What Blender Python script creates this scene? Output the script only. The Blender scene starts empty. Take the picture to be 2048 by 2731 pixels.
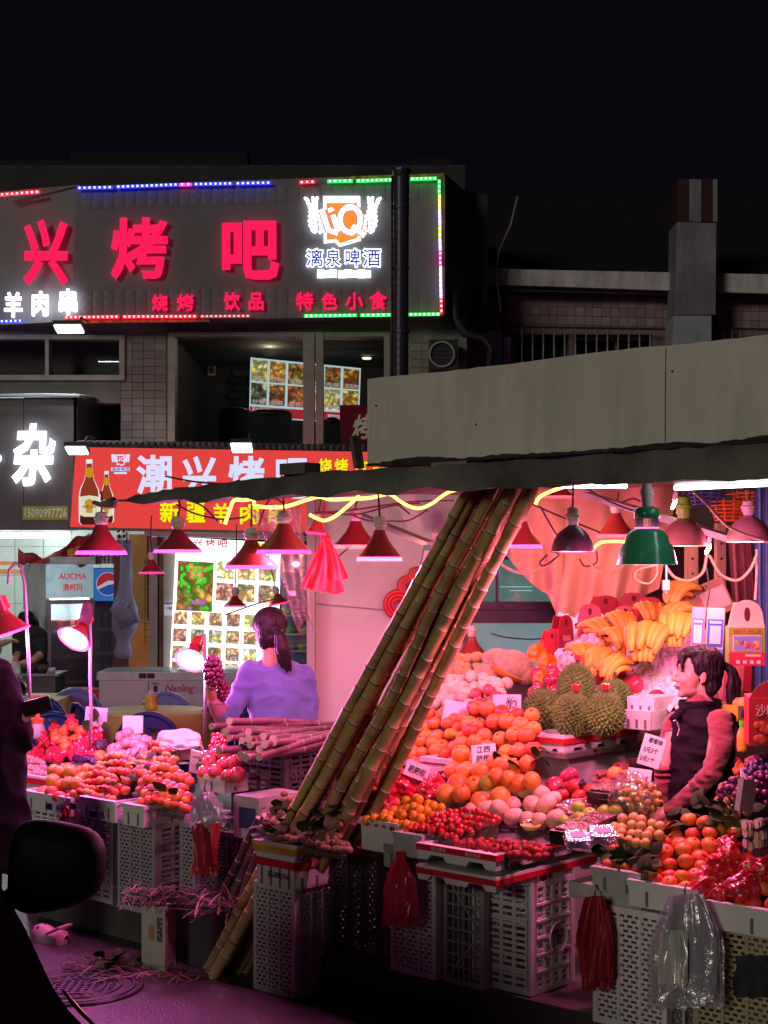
import bpy, math, random
import numpy as np
from mathutils import Vector, Matrix, noise
random.seed(7)
R = math.radians
scene = bpy.context.scene
C = scene.collection
# ---------------------------------------------------------------- camera
FPX, HOR, CAMZ = 4000.0, 1510.0, 1.95          # focal length in photo pixels, horizon row, eye height
cam_d = bpy.data.cameras.new('camera'); cam = bpy.data.objects.new('camera', cam_d); C.objects.link(cam)
cam.location = (0, 0, CAMZ); cam.rotation_euler = (R(90), 0, 0)
cam_d.sensor_fit = 'HORIZONTAL'; cam_d.sensor_width = 36.0
cam_d.lens = FPX / 2048 * 36.0
cam_d.shift_y = (HOR - 1365.5) / 2048
cam_d.clip_start = 0.05; cam_d.clip_end = 400
scene.camera = cam
scene.render.resolution_x, scene.render.resolution_y = 768, 1024
# ---------------------------------------------------------------- sky, night ambience, exposure
SUN_EL, SUN_AZ = 15.0, 211.0                    # faint glow of the town, from behind on the left
world = bpy.data.worlds.new('World'); scene.world = world; world.use_nodes = True
wn = world.node_tree; wn.nodes.clear()
w_out = wn.nodes.new('ShaderNodeOutputWorld')
w_bg = wn.nodes.new('ShaderNodeBackground'); w_bg.inputs[0].default_value = (0.0026, 0.0022, 0.0046, 1); w_bg.inputs[1].default_value = 1.0
w_sky = wn.nodes.new('ShaderNodeTexSky'); w_sky.sky_type = 'NISHITA'; w_sky.sun_disc = False
w_sky.sun_elevation = R(-12); w_sky.sun_rotation = R(SUN_AZ)
w_bg2 = wn.nodes.new('ShaderNodeBackground'); w_bg2.inputs[1].default_value = 0.012
w_add = wn.nodes.new('ShaderNodeAddShader')
wn.links.new(w_sky.outputs[0], w_bg2.inputs[0])
wn.links.new(w_bg.outputs[0], w_add.inputs[0]); wn.links.new(w_bg2.outputs[0], w_add.inputs[1])
wn.links.new(w_add.outputs[0], w_out.inputs[0])
sun_d = bpy.data.lights.new('street_glow', 'SUN'); sun_d.energy = 0.50; sun_d.angle = R(14); sun_d.color = (1.0, 0.95, 0.80)
sun = bpy.data.objects.new('street_glow', sun_d); C.objects.link(sun)
sun.rotation_euler = Vector((0.50, 0.82, -0.25)).to_track_quat('-Z', 'Y').to_euler()
vs = scene.view_settings
vs.view_transform = 'Standard'; vs.look = 'None'; vs.exposure = 0.0; vs.gamma = 1.0; vs.use_curve_mapping = False
scene.render.engine = 'CYCLES'
cy = scene.cycles
cy.use_denoising = True; cy.denoiser = 'OPENIMAGEDENOISE'
cy.max_bounces = 6; cy.diffuse_bounces = 3; cy.glossy_bounces = 3; cy.transmission_bounces = 4; cy.transparent_max_bounces = 12
cy.sample_clamp_indirect = 3.0; cy.caustics_reflective = False; cy.caustics_refractive = False
# ---------------------------------------------------------------- geometry of the view and of the stall
def W(px, py, Y):                                # photo pixel at distance Y -> world point
    return Vector(((px - 1024) / FPX * Y, Y, CAMZ + (HOR - py) / FPX * Y))
F0 = Vector((0.555, 5.9)); U = Vector((0.740, -0.673)).normalized(); V = Vector((0.673, 0.740)).normalized()
ANG = math.atan2(U.y, U.x)                       # stall front runs along U (right and nearer), V leads into the stall
def SP(px, b):                                   # where a pixel column meets the line b metres behind the stall front
    k = (px - 1024) / FPX; p = F0 + V * b
    # p + a*U : x = k*y
    a = (k * p.y - p.x) / (U.x - k * U.y)
    q = p + U * a
    return q
def ST(px, py, b):
    q = SP(px, b); return Vector((q.x, q.y, CAMZ + (HOR - py) / FPX * q.y))
def AB(a, b, z=0.0):                             # stall coordinates -> world
    q = F0 + U * a + V * b; return Vector((q.x, q.y, z))
def a_of(px, b):
    return (SP(px, b) - F0 - V * b).dot(U)
# ---------------------------------------------------------------- materials
MATS = {}
def mat(name, col=(.5, .5, .5), rough=.6, metal=0., var=.12, scale=6., bump=0., bscale=60., emit=None, es=0., rnd=0.,
        hue=0., sss=0., coat=0., dirt=0., dcol=(.05, .045, .04), dscale=3., spec=.5, trans=0., stretch=None, sheen=0.):
    if name in MATS: return MATS[name]
    m = bpy.data.materials.new(name); m.use_nodes = True; nt = m.node_tree; N = nt.nodes; L = nt.links
    p = N['Principled BSDF']
    p.inputs['Roughness'].default_value = rough; p.inputs['Metallic'].default_value = metal
    p.inputs['Specular IOR Level'].default_value = spec
    tc = N.new('ShaderNodeTexCoord'); co = tc.outputs['Object']
    if stretch:
        mp = N.new('ShaderNodeMapping'); mp.inputs['Scale'].default_value = stretch; L.new(co, mp.inputs[0]); co = mp.outputs[0]
    base = None
    rgb = N.new('ShaderNodeRGB'); rgb.outputs[0].default_value = (*col, 1); base = rgb.outputs[0]
    if var > 0:
        nz = N.new('ShaderNodeTexNoise'); nz.inputs['Scale'].default_value = scale; nz.inputs['Detail'].default_value = 5
        L.new(co, nz.inputs['Vector'])
        mr = N.new('ShaderNodeMapRange'); mr.inputs[1].default_value = .3; mr.inputs[2].default_value = .7
        mr.inputs[3].default_value = 1 - var; mr.inputs[4].default_value = 1 + var
        L.new(nz.outputs['Fac'], mr.inputs[0])
        val = mr.outputs[0]
        if rnd > 0:
            oi = N.new('ShaderNodeObjectInfo'); m2 = N.new('ShaderNodeMapRange')
            m2.inputs[3].default_value = 1 - rnd; m2.inputs[4].default_value = 1 + rnd
            L.new(oi.outputs['Random'], m2.inputs[0])
            mm = N.new('ShaderNodeMath'); mm.operation = 'MULTIPLY'; L.new(val, mm.inputs[0]); L.new(m2.outputs[0], mm.inputs[1]); val = mm.outputs[0]
        hs = N.new('ShaderNodeHueSaturation'); L.new(base, hs.inputs['Color']); L.new(val, hs.inputs['Value'])
        if hue > 0:
            oi2 = N.new('ShaderNodeObjectInfo'); m3 = N.new('ShaderNodeMapRange'); m3.inputs[3].default_value = .5 - hue; m3.inputs[4].default_value = .5 + hue
            ms = N.new('ShaderNodeMath'); ms.operation = 'MULTIPLY'; ms.inputs[1].default_value = 7.31
            fr = N.new('ShaderNodeMath'); fr.operation = 'FRACT'
            L.new(oi2.outputs['Random'], ms.inputs[0]); L.new(ms.outputs[0], fr.inputs[0]); L.new(fr.outputs[0], m3.inputs[0]); L.new(m3.outputs[0], hs.inputs['Hue'])
        base = hs.outputs[0]
    if dirt > 0:
        dn = N.new('ShaderNodeTexNoise'); dn.inputs['Scale'].default_value = dscale; dn.inputs['Detail'].default_value = 8; dn.inputs['Roughness'].default_value = .7
        L.new(co, dn.inputs['Vector'])
        dm = N.new('ShaderNodeMapRange'); dm.inputs[1].default_value = .48; dm.inputs[2].default_value = .72; dm.inputs[4].default_value = dirt
        L.new(dn.outputs['Fac'], dm.inputs[0])
        mx = N.new('ShaderNodeMix'); mx.data_type = 'RGBA'; L.new(dm.outputs[0], mx.inputs[0]); L.new(base, mx.inputs[6]); mx.inputs[7].default_value = (*dcol, 1)
        base = mx.outputs[2]
    L.new(base, p.inputs['Base Color'])
    if bump > 0:
        bn = N.new('ShaderNodeTexNoise'); bn.inputs['Scale'].default_value = bscale; bn.inputs['Detail'].default_value = 4; L.new(co, bn.inputs['Vector'])
        b = N.new('ShaderNodeBump'); b.inputs['Strength'].default_value = bump; b.inputs['Distance'].default_value = .01
        L.new(bn.outputs['Fac'], b.inputs['Height']); L.new(b.outputs[0], p.inputs['Normal'])
    if emit:
        p.inputs['Emission Color'].default_value = (*emit, 1); p.inputs['Emission Strength'].default_value = es
    if sss: p.inputs['Subsurface Weight'].default_value = sss; p.inputs['Subsurface Radius'].default_value = (.02, .008, .005)
    if coat: p.inputs['Coat Weight'].default_value = coat; p.inputs['Coat Roughness'].default_value = .15
    if trans: p.inputs['Transmission Weight'].default_value = trans
    if sheen: p.inputs['Sheen Weight'].default_value = sheen
    MATS[name] = m; return m
def glow(name, col, s):                          # something that gives off light
    if name in MATS: return MATS[name]
    m = bpy.data.materials.new(name); m.use_nodes = True; nt = m.node_tree; nt.nodes.clear()
    o = nt.nodes.new('ShaderNodeOutputMaterial'); e = nt.nodes.new('ShaderNodeEmission')
    e.inputs[0].default_value = (*col, 1); e.inputs[1].default_value = s; nt.links.new(e.outputs[0], o.inputs[0])
    MATS[name] = m; return m
def film(name, col=(1, 1, 1), gloss=.12, rough=.08, alpha=.85, body=None):   # thin clear pane or wrap
    if name in MATS: return MATS[name]
    m = bpy.data.materials.new(name); m.use_nodes = True; nt = m.node_tree; N = nt.nodes; L = nt.links; N.clear()
    o = N.new('ShaderNodeOutputMaterial'); t = N.new('ShaderNodeBsdfTransparent'); t.inputs[0].default_value = (*col, 1)
    g = N.new('ShaderNodeBsdfGlossy'); g.inputs['Roughness'].default_value = rough
    mx = N.new('ShaderNodeMixShader'); mx.inputs[0].default_value = gloss
    last = t.outputs[0]
    if body:
        d = N.new('ShaderNodeBsdfPrincipled'); d.inputs['Base Color'].default_value = (*body, 1); d.inputs['Roughness'].default_value = .35
        m1 = N.new('ShaderNodeMixShader'); m1.inputs[0].default_value = 1 - alpha; L.new(t.outputs[0], m1.inputs[1]); L.new(d.outputs[0], m1.inputs[2]); last = m1.outputs[0]
    L.new(last, mx.inputs[1]); L.new(g.outputs[0], mx.inputs[2]); L.new(mx.outputs[0], o.inputs[0])
    if bump_film := (name.startswith('wrap') or name.startswith('bag')):
        tc = N.new('ShaderNodeTexCoord'); nz = N.new('ShaderNodeTexNoise'); nz.inputs['Scale'].default_value = 22; nz.inputs['Detail'].default_value = 3
        b = N.new('ShaderNodeBump'); b.inputs['Strength'].default_value = .8; b.inputs['Distance'].default_value = .02
        L.new(tc.outputs['Object'], nz.inputs['Vector']); L.new(nz.outputs['Fac'], b.inputs['Height']); L.new(b.outputs[0], g.inputs['Normal'])
    MATS[name] = m; return m
def dish(name, c1, c2, c3, scale, es=1.0, wave=False):      # printed photograph of a dish on a lit board
    if name in MATS: return MATS[name]
    m = bpy.data.materials.new(name); m.use_nodes = True; nt = m.node_tree; N = nt.nodes; L = nt.links; N.clear()
    o = N.new('ShaderNodeOutputMaterial'); e = N.new('ShaderNodeEmission'); e.inputs[1].default_value = es
    tc = N.new('ShaderNodeTexCoord'); oi = N.new('ShaderNodeObjectInfo')
    ad = N.new('ShaderNodeVectorMath'); ad.operation = 'ADD'; sc = N.new('ShaderNodeVectorMath'); sc.operation = 'SCALE'
    sc.inputs[0].default_value = (13, 7, 9); L.new(oi.outputs['Random'], sc.inputs['Scale'])
    L.new(tc.outputs['Object'], ad.inputs[0]); L.new(sc.outputs[0], ad.inputs[1])
    dn = N.new('ShaderNodeTexNoise'); dn.inputs['Scale'].default_value = scale * .6; L.new(ad.outputs[0], dn.inputs['Vector'])
    md = N.new('ShaderNodeVectorMath'); md.operation = 'MULTIPLY_ADD'; md.inputs[1].default_value = (.18, .18, .18)
    L.new(dn.outputs['Color'], md.inputs[0]); L.new(ad.outputs[0], md.inputs[2])
    v = N.new('ShaderNodeTexVoronoi'); v.inputs['Scale'].default_value = scale; L.new(md.outputs[0], v.inputs['Vector'])
    cr = N.new('ShaderNodeValToRGB'); el = cr.color_ramp.elements
    el[0].color = (*c1, 1); el[1].color = (*c2, 1); el.new(.5).color = (*c3, 1)
    sep = N.new('ShaderNodeSeparateColor'); L.new(v.outputs['Color'], sep.inputs[0]); L.new(sep.outputs[0], cr.inputs[0])
    mu = N.new('ShaderNodeMapRange'); mu.inputs[1].default_value = 0; mu.inputs[2].default_value = .6; mu.inputs[3].default_value = 1.25; mu.inputs[4].default_value = .25
    L.new(v.outputs['Distance'], mu.inputs[0])
    hs = N.new('ShaderNodeHueSaturation'); L.new(cr.outputs[0], hs.inputs['Color']); L.new(mu.outputs[0], hs.inputs['Value'])
    L.new(hs.outputs[0], e.inputs[0]); L.new(e.outputs[0], o.inputs[0])
    MATS[name] = m; return m
# ---------------------------------------------------------------- mesh building
class MB:
    def __init__(s): s.v = []; s.f = []; s.m = []
    def add(s, verts, faces, mi=0):
        n = len(s.v); s.v.extend([tuple(x) for x in verts]); s.f.extend([tuple(i + n for i in f) for f in faces]); s.m.extend([mi] * len(faces)); return s
    def box(s, c, d, mi=0, rot=None):            # centre, full sizes
        x, y, z = d[0] / 2, d[1] / 2, d[2] / 2
        vs_ = [Vector((i, j, k)) for k in (-z, z) for j in (-y, y) for i in (-x, x)]
        if rot is not None: vs_ = [rot @ q for q in vs_]
        c = Vector(c)
        return s.add([q + c for q in vs_], [(0, 2, 3, 1), (4, 5, 7, 6), (0, 1, 5, 4), (2, 6, 7, 3), (0, 4, 6, 2), (1, 3, 7, 5)], mi)
    def bb(s, x0, x1, y0, y1, z0, z1, mi=0):
        return s.box(((x0 + x1) / 2, (y0 + y1) / 2, (z0 + z1) / 2), (abs(x1 - x0), abs(y1 - y0), abs(z1 - z0)), mi)
    def bar(s, p, q, w, h=None, mi=0):           # square bar between two points
        p, q = Vector(p), Vector(q); d = q - p
        rot = d.to_track_quat('Z', 'Y').to_matrix()
        return s.box((p + q) / 2, (w, h or w, d.length), mi, rot)
    def tube(s, pts, r, n=8, mi=0, caps=True, mis=None):
        pts = [Vector(p) for p in pts]; k = len(pts); rs = r if isinstance(r, (list, tuple)) else [r] * k
        T = [(pts[min(i + 1, k - 1)] - pts[max(i - 1, 0)]).normalized() for i in range(k)]
        ref = Vector((0, 0, 1)) if abs(T[0].z) < .9 else Vector((1, 0, 0))
        nx = (ref - T[0] * ref.dot(T[0])).normalized(); vs_ = []
        for i in range(k):
            nx = (nx - T[i] * nx.dot(T[i])).normalized(); ny = T[i].cross(nx)
            for j in range(n):
                a = 2 * math.pi * j / n; vs_.append(pts[i] + (nx * math.cos(a) + ny * math.sin(a)) * rs[i])
        fs = []; ms = []
        for i in range(k - 1):
            for j in range(n):
                fs.append((i * n + j, i * n + (j + 1) % n, (i + 1) * n + (j + 1) % n, (i + 1) * n + j)); ms.append(mis[i] if mis else mi)
        if caps:
            fs.append(tuple(range(n - 1, -1, -1))); fs.append(tuple(range((k - 1) * n, k * n))); ms += [mi, mi] if not mis else [mis[0], mis[-1]]
        n0 = len(s.v); s.v.extend([tuple(x) for x in vs_]); s.f.extend([tuple(i + n0 for i in f) for f in fs]); s.m.extend(ms); return s
    def lathe(s, prof, n=24, c=(0, 0, 0), mi=0, rot=None, wob=None, mis=None):
        c = Vector(c); vs_ = []
        for i, (r, z) in enumerate(prof):
            for j in range(n):
                a = 2 * math.pi * j / n; rr = r * (wob(i, j) if wob else 1)
                q = Vector((rr * math.cos(a), rr * math.sin(a), z)); vs_.append((rot @ q if rot is not None else q) + c)
        fs = []; ms = []
        for i in range(len(prof) - 1):
            for j in range(n):
                fs.append((i * n + j, i * n + (j + 1) % n, (i + 1) * n + (j + 1) % n, (i + 1) * n + j)); ms.append(mis[i] if mis else mi)
        n0 = len(s.v); s.v.extend([tuple(x) for x in vs_]); s.f.extend([tuple(i + n0 for i in f) for f in fs]); s.m.extend(ms); return s
    def ball(s, c, r, nu=16, nv=10, mi=0, rot=None, deform=None):
        r = (r, r, r) if not isinstance(r, (tuple, list)) else r; c = Vector(c); vs_ = []
        def pt(th, ph):
            q = Vector((math.sin(ph) * math.cos(th), math.sin(ph) * math.sin(th), math.cos(ph)))
            if deform: q = deform(q)
            q = Vector((q.x * r[0], q.y * r[1], q.z * r[2]))
            return (rot @ q if rot is not None else q) + c
        vs_.append(pt(0, 0))
        for i in range(1, nv):
            for j in range(nu): vs_.append(pt(2 * math.pi * j / nu, math.pi * i / nv))
        vs_.append(pt(0, math.pi)); fs = []
        for j in range(nu): fs.append((0, 1 + j, 1 + (j + 1) % nu))
        for i in range(nv - 2):
            for j in range(nu):
                a = 1 + i * nu; fs.append((a + j, a + nu + j, a + nu + (j + 1) % nu, a + (j + 1) % nu))
        e = len(vs_) - 1; a = 1 + (nv - 2) * nu
        for j in range(nu): fs.append((a + j, e, a + (j + 1) % nu))
        return s.add(vs_, fs, mi)
    def prism(s, poly, o, ex, ey, t, mi=0):       # 2D polygon in the plane (ex, ey) at o, pushed along t
        o, ex, ey, t = Vector(o), Vector(ex), Vector(ey), Vector(t); n = len(poly)
        a = [o + ex * p[0] + ey * p[1] for p in poly]; b = [q + t for q in a]
        fs = [tuple(range(n - 1, -1, -1)), tuple(range(n, 2 * n))] + [(i, (i + 1) % n, n + (i + 1) % n, n + i) for i in range(n)]
        return s.add(a + b, fs, mi)
    def sheet(s, grid, mi=0):                     # rows of points
        h, w = len(grid), len(grid[0])
        return s.add([q for row in grid for q in row], [(i * w + j, i * w + j + 1, (i + 1) * w + j + 1, (i + 1) * w + j) for i in range(h - 1) for j in range(w - 1)], mi)
    def mesh(s, name, mats, smooth=False):
        me = bpy.data.meshes.new(name); me.from_pydata(s.v, [], s.f)
        for x in (mats if isinstance(mats, (list, tuple)) else [mats]): me.materials.append(x)
        if any(s.m): me.polygons.foreach_set('material_index', s.m)
        if smooth: me.polygons.foreach_set('use_smooth', [True] * len(s.f))
        import bmesh
        bm = bmesh.new(); bm.from_mesh(me); bmesh.ops.recalc_face_normals(bm, faces=bm.faces); bm.to_mesh(me); bm.free()
        if smooth == 'auto':
            try: me.set_sharp_from_angle(angle=R(40))
            except Exception: pass
        me.update(); return me
def link(name, me, parent=None, loc=None, rot=None, scl=None):
    o = bpy.data.objects.new(name, me); C.objects.link(o)
    if parent is not None: o.parent = parent
    if loc is not None: o.location = loc
    if rot is not None: o.rotation_euler = rot
    if scl is not None: o.scale = (scl, scl, scl) if isinstance(scl, (int, float)) else scl
    return o
def tag(o, label, cat, group=None):
    o['label'] = label; o['category'] = cat
    if group: o['group'] = group
    return o
def thing(name, label, cat, loc=(0, 0, 0), rotz=0., group=None, rot=None):
    o = bpy.data.objects.new(name, None); C.objects.link(o); o.location = loc
    o.rotation_euler = rot if rot is not None else (0, 0, rotz); o.empty_display_size = .1
    return tag(o, label, cat, group)
def struct(name, me, parent=None):
    o = link(name, me, parent); o['kind'] = 'structure'; return o
def copy_tree(o, parent=None, label=None, loc=None, rot=None):
    c = o.copy(); C.objects.link(c); c.parent = parent
    if label: c['label'] = label
    if loc is not None: c.location = loc
    if rot is not None: c.rotation_euler = rot
    for ch in list(KIDS.get(o.name, [])):
        copy_tree(ch, c)
    return c
KIDS = {}
_link = link
def link(name, me, parent=None, loc=None, rot=None, scl=None):
    o = _link(name, me, parent, loc, rot, scl)
    if parent is not None: KIDS.setdefault(parent.name, []).append(o)
    return o
def under(child, part):                           # make a part a sub-part of an unrotated part
    child.parent = part; child.location = child.location - part.location; return child
def solid(mb, voxel, mats, name, smooth_it=6):     # fuse overlapping pieces into one continuous skin
    me = mb.mesh(name + '_raw', mats, True)
    o = bpy.data.objects.new(name + '_raw', me); C.objects.link(o)
    md = o.modifiers.new('r', 'REMESH'); md.mode = 'VOXEL'; md.voxel_size = voxel; md.use_smooth_shade = True
    if smooth_it:
        sm = o.modifiers.new('s', 'SMOOTH'); sm.factor = .5; sm.iterations = smooth_it
    dg = bpy.context.evaluated_depsgraph_get(); out = bpy.data.meshes.new_from_object(o.evaluated_get(dg))
    out.name = name; bpy.data.objects.remove(o); bpy.data.meshes.remove(me)
    out.materials.clear()
    for x in (mats if isinstance(mats, (list, tuple)) else [mats]): out.materials.append(x)
    return out
def crease(me, amp, fr):                           # folds, rucks or hair grooves pushed into a fused skin
    ns = [v.normal.copy() for v in me.vertices]
    for v, n in zip(me.vertices, ns):
        q = Vector((v.co.x * fr[0], v.co.y * fr[1], v.co.z * fr[2])); v.co += n * amp * (1 - 2 * abs(noise.noise(q)) + .4 * noise.noise(q * 2.7) - .6)
    me.update(); return me
GL = {}
def glyph_mesh(ch, depth, off, material, shear=0., fit=None):
    key = (ch, depth, off, material.name, shear, fit)
    if key in GL: return GL[key]
    c = bpy.data.curves.new('g', 'FONT'); c.body = ch; c.size = 1; c.extrude = .05; c.resolution_u = 2
    if off > 0: c.bevel_depth = off; c.bevel_resolution = 0
    elif off < 0: c.offset = off
    c.shear = shear
    o = bpy.data.objects.new('g', c); me = bpy.data.meshes.new_from_object(o); bpy.data.objects.remove(o); bpy.data.curves.remove(c)
    n = len(me.vertices); co = np.empty(n * 3); me.vertices.foreach_get('co', co); co = co.reshape(-1, 3)
    lo, hi = co[:, :2].min(0), co[:, :2].max(0)
    co[:, :2] -= (lo + hi) / 2; ext = hi - lo
    if fit: co[:, 0] *= fit[0] / max(ext[0], 1e-6); co[:, 1] *= fit[1] / max(ext[1], 1e-6)
    else: co[:, :2] /= max(ext[1], 1e-6)
    co[:, 2] *= depth / max(np.ptp(co[:, 2]), 1e-6)
    out = np.stack([co[:, 0], -co[:, 2], co[:, 1]], 1)      # stands in X-Z, faces -Y
    me.vertices.foreach_set('co', out.reshape(-1)); me.materials.clear(); me.materials.append(material); me.update()
    GL[key] = me; return me
def word(txt, w, h, depth, off, material, parent, loc, rot=(0, 0, 0), name='lettering', shear=0.):
    return link(name, glyph_mesh(txt, depth, off, material, shear, (w, h)), parent, loc, rot)
def word_px(txt, x0, y0, x1, y1, Y, depth, off, material, parent, name='letter', shear=0., tilt=0.):
    c = W((x0 + x1) / 2, (y0 + y1) / 2, Y); s = Y / FPX
    return word(txt, (x1 - x0) * s, (y1 - y0) * s, depth, off, material, parent, c - Vector(parent.location if parent else (0, 0, 0)), (0, tilt, 0), name, shear)
def px_quad(pts, Y, t, mi=0, mb=None):            # polygon given in photo pixels on a frontal plane at Y, t metres thick backwards
    mb = mb or MB(); q = [W(x, y, Y) for x, y in pts]; n = len(q); b = [p + Vector((0, t, 0)) for p in q]
    return mb.add(q + b, [tuple(range(n)), tuple(range(2 * n - 1, n - 1, -1))] + [(i, (i + 1) % n, n + (i + 1) % n, n + i) for i in range(n)], mi)
def px_box(x0, y0, x1, y1, Y, t, mi=0, mb=None): return px_quad([(x0, y0), (x0, y1), (x1, y1), (x1, y0)], Y, t, mi, mb)
def point_light(name, parent, loc, power, col, r=.03, spot=None, rot=None, blend=.6):
    d = bpy.data.lights.new(name, 'SPOT' if spot else 'POINT'); d.energy = power; d.color = col; d.shadow_soft_size = r
    if spot: d.spot_size = R(spot); d.spot_blend = blend
    o = bpy.data.objects.new(name, d); C.objects.link(o); o.parent = parent; o.location = loc
    if rot is not None: o.rotation_euler = rot
    return o
# ================================================================ ground, platform, street
def wpart(name, me, parent):                      # mesh modelled in world coordinates under an unrotated thing
    return link(name, me, parent, -Vector(parent.location))
m_road = mat('wet_asphalt', (.055, .048, .055), .38, var=.45, scale=1.6, bump=.5, bscale=90, dirt=.5, dcol=(.02, .018, .02), dscale=.8)
m_conc = mat('old_concrete', (.07, .06, .058), .8, var=.3, scale=3, bump=.5, bscale=40, dirt=.7, dcol=(.03, .025, .025), dscale=2.2)
m_slabtop = mat('pavement_top', (.12, .10, .10), .6, var=.35, scale=3, bump=.4, bscale=50, dirt=.6, dcol=(.03, .025, .03), dscale=1.5)
g = MB(); g.add([(-120, -30, 0), (120, -30, 0), (120, 220, 0), (-120, 220, 0)], [(0, 1, 2, 3)])
struct('ground', g.mesh('ground', m_road))
g = MB()
pl = [AB(-3.6, .17), AB(2.6, .17), AB(2.6, 3.9), AB(-3.6, 3.9)]
n = 24
front = []
rng = random.Random(3)
for i in range(n + 1):
    a = -3.6 + 6.2 * i / n; front.append((a, .17 + rng.uniform(-.012, .012)))
top = [AB(a, b, .19 + rng.uniform(-.006, .006)) for a, b in front]; bot = [AB(a, b - .02, -.02) for a, b in front]
bk = [AB(a, 3.9, .195) for a, b in front]
g.sheet([bot, top]); g.sheet([top, bk], 1)
struct('pavement', g.mesh('pavement', [m_conc, m_slabtop]))
# manhole cover set in the road
mh = W(205, 2634, 1.95 * FPX / (2634 - HOR)); mh.z = 0
m_iron = mat('cast_iron', (.07, .06, .07), .42, .7, var=.3, scale=20)
t = thing('manhole_cover', 'round cast iron manhole cover with raised rings set in the wet road', 'manhole cover', mh)
mb = MB(); mb.lathe([(0.0, .006), (.30, .006), (.30, -.01)], 40); link('cover_plate', mb.mesh('cover_plate', m_iron), t)
for rr in (.30, .265, .2, .13):
    mb = MB(); mb.lathe([(rr - .012, .006), (rr - .008, .013), (rr + .004, .013), (rr + .008, .006)], 40); link('ring', mb.mesh('ring', m_iron), t)
mb = MB()
for i in range(14):
    for j in range(14):
        x, y = (i - 6.5) * .036, (j - 6.5) * .036
        if x * x + y * y < .19 ** 2: mb.box((x, y, .009), (.02, .012, .006))
o = link('tread_stud', mb.mesh('tread_stud', m_iron), t); o['kind'] = 'stuff'
# ================================================================ restaurant with the big signs
m_wall = mat('grimy_tile_wall', (.20, .19, .175), .7, var=.25, scale=1.5, bump=.25, bscale=30, dirt=.6, dcol=(.05, .045, .04), dscale=1.2)
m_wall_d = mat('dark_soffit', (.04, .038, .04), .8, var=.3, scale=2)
m_frame = mat('window_aluminium', (.30, .29, .26), .45, .3, var=.15)
m_black = mat('black_paint', (.012, .012, .014), .6, var=.2)
m_room = mat('dim_room_wall', (.10, .085, .065), .9, var=.2, scale=1)
m_glass = film('window_glass', (.86, .88, .9), .09, .03)
YB = 17.4
B = thing('restaurant_building', 'two storey restaurant building with a windowed upper floor above the red signboard', 'building', (W(600, 0, YB).x, YB, 0))
mb = MB()
for r in [(-120, 838, 1245, 893), (-120, 1012, 330, 1075), (322, 893, 462, 1230), (1028, 893, 1245, 1230), (462, 1192, 1028, 1230), (322, 1230, 1245, 1330)]:
    px_box(*r, YB, .25, 0, mb)
wpart('upper_wall', mb.mesh('upper_wall', m_wall), B)
mb = MB(); px_box(-120, 440, 1240, 842, YB + .3, .3, 0, mb); wpart('parapet_wall', mb.mesh('parapet_wall', m_wall_d), B)
mb = MB(); px_quad([(1180, 500), (1180, 830), (1300, 815), (1300, 520)], YB + .6, 4, 0, mb); wpart('side_wall', mb.mesh('side_wall', m_wall_d), B)
# wall tiles between the windows (each one set proud of the joint)
tm = MB(); tm.box((0, 0, 0), (.125, .012, .085)); tile_me = tm.mesh('wall_tile', mat('wall_tile', (.23, .22, .2), .5, var=.2, rnd=.2, dirt=.5, dscale=4))
for i in range(4):
    for j in range(14):
        p = W(338, 905 + j * 21, YB) + Vector((i * .131, -.006, 0)); link('tile', tile_me, B, p - B.location)
for i in range(5):
    for j in range(12):
        p = W(1110, 905 + j * 21.5, YB) + Vector((i * .131, -.006, 0)); link('tile', tile_me, B, p - B.location)
# wide window with two panes
win = link('window', px_box(452, 885, 1036, 897, YB - .05, .3, 0, px_box(452, 1188, 1036, 1200, YB - .05, .3)).mesh('window_rail', m_frame), B, -B.location)
for r in [(448, 885, 466, 1200), (808, 885, 838, 1200), (842, 885, 862, 1200), (1024, 885, 1040, 1200)]:
    wpart('window_post', px_box(*r, YB - .07, .25).mesh('window_post', m_frame), B)
for r in [(467, 898, 807, 1188), (863, 898, 1023, 1188)]:
    wpart('pane', px_box(*r, YB + .05, .006).mesh('pane', m_glass), B)
# left window
for r in [(-120, 893, 332, 905), (-120, 1000, 332, 1014), (318, 905, 332, 1000), (120, 905, 130, 1000)]:
    wpart('window_post', px_box(*r, YB - .05, .2).mesh('window_post', m_frame), B)
wpart('pane', px_box(-120, 906, 317, 999, YB + .04, .006).mesh('pane', m_glass), B)
wpart('blind', px_box(-120, 900, 318, 1008, YB + .5, .02).mesh('blind', mat('dusty_blind', (.19, .18, .16), .8, var=.2, stretch=(1, 1, 9))), B)
# room behind the wide window
mb = MB(); px_box(430, 870, 1240, 1260, 21.2, .1, 0, mb); px_box(430, 850, 1240, 893, 18.2, 3, 0, mb); px_box(425, 870, 440, 1260, 17.7, 3.6, 0, mb); px_box(430, 1200, 1240, 1230, 17.7, 3.6, 0, mb)
wpart('room_wall', mb.mesh('room_wall', m_room), B)
mbk = MB(); mbk.box((0, 0, 0), (.24, .03, .085)); brk = mbk.mesh('brick', mat('room_brick', (.06, .045, .04), .8, rnd=.4))
for i in range(2):
    for j in range(9):
        link('brick', brk, B, W(632 + i * 52 + (j % 2) * 12, 975 + j * 20, 21.1) - B.location)
m_dl = glow('downlight', (1, .85, .6), 2.0)
for (x, y) in [(630, 922), (805, 940), (978, 958), (1000, 900)]:
    mb = MB(); p = W(x, y, 20.0); mb.lathe([(0, 0), (.055, 0), (.065, .02)], 16, p); wpart('downlight', mb.mesh('downlight', m_dl), B)
point_light('room_lamp', B, W(720, 930, 19.2) - B.location, 9, (1, .8, .55), .1)
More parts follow.
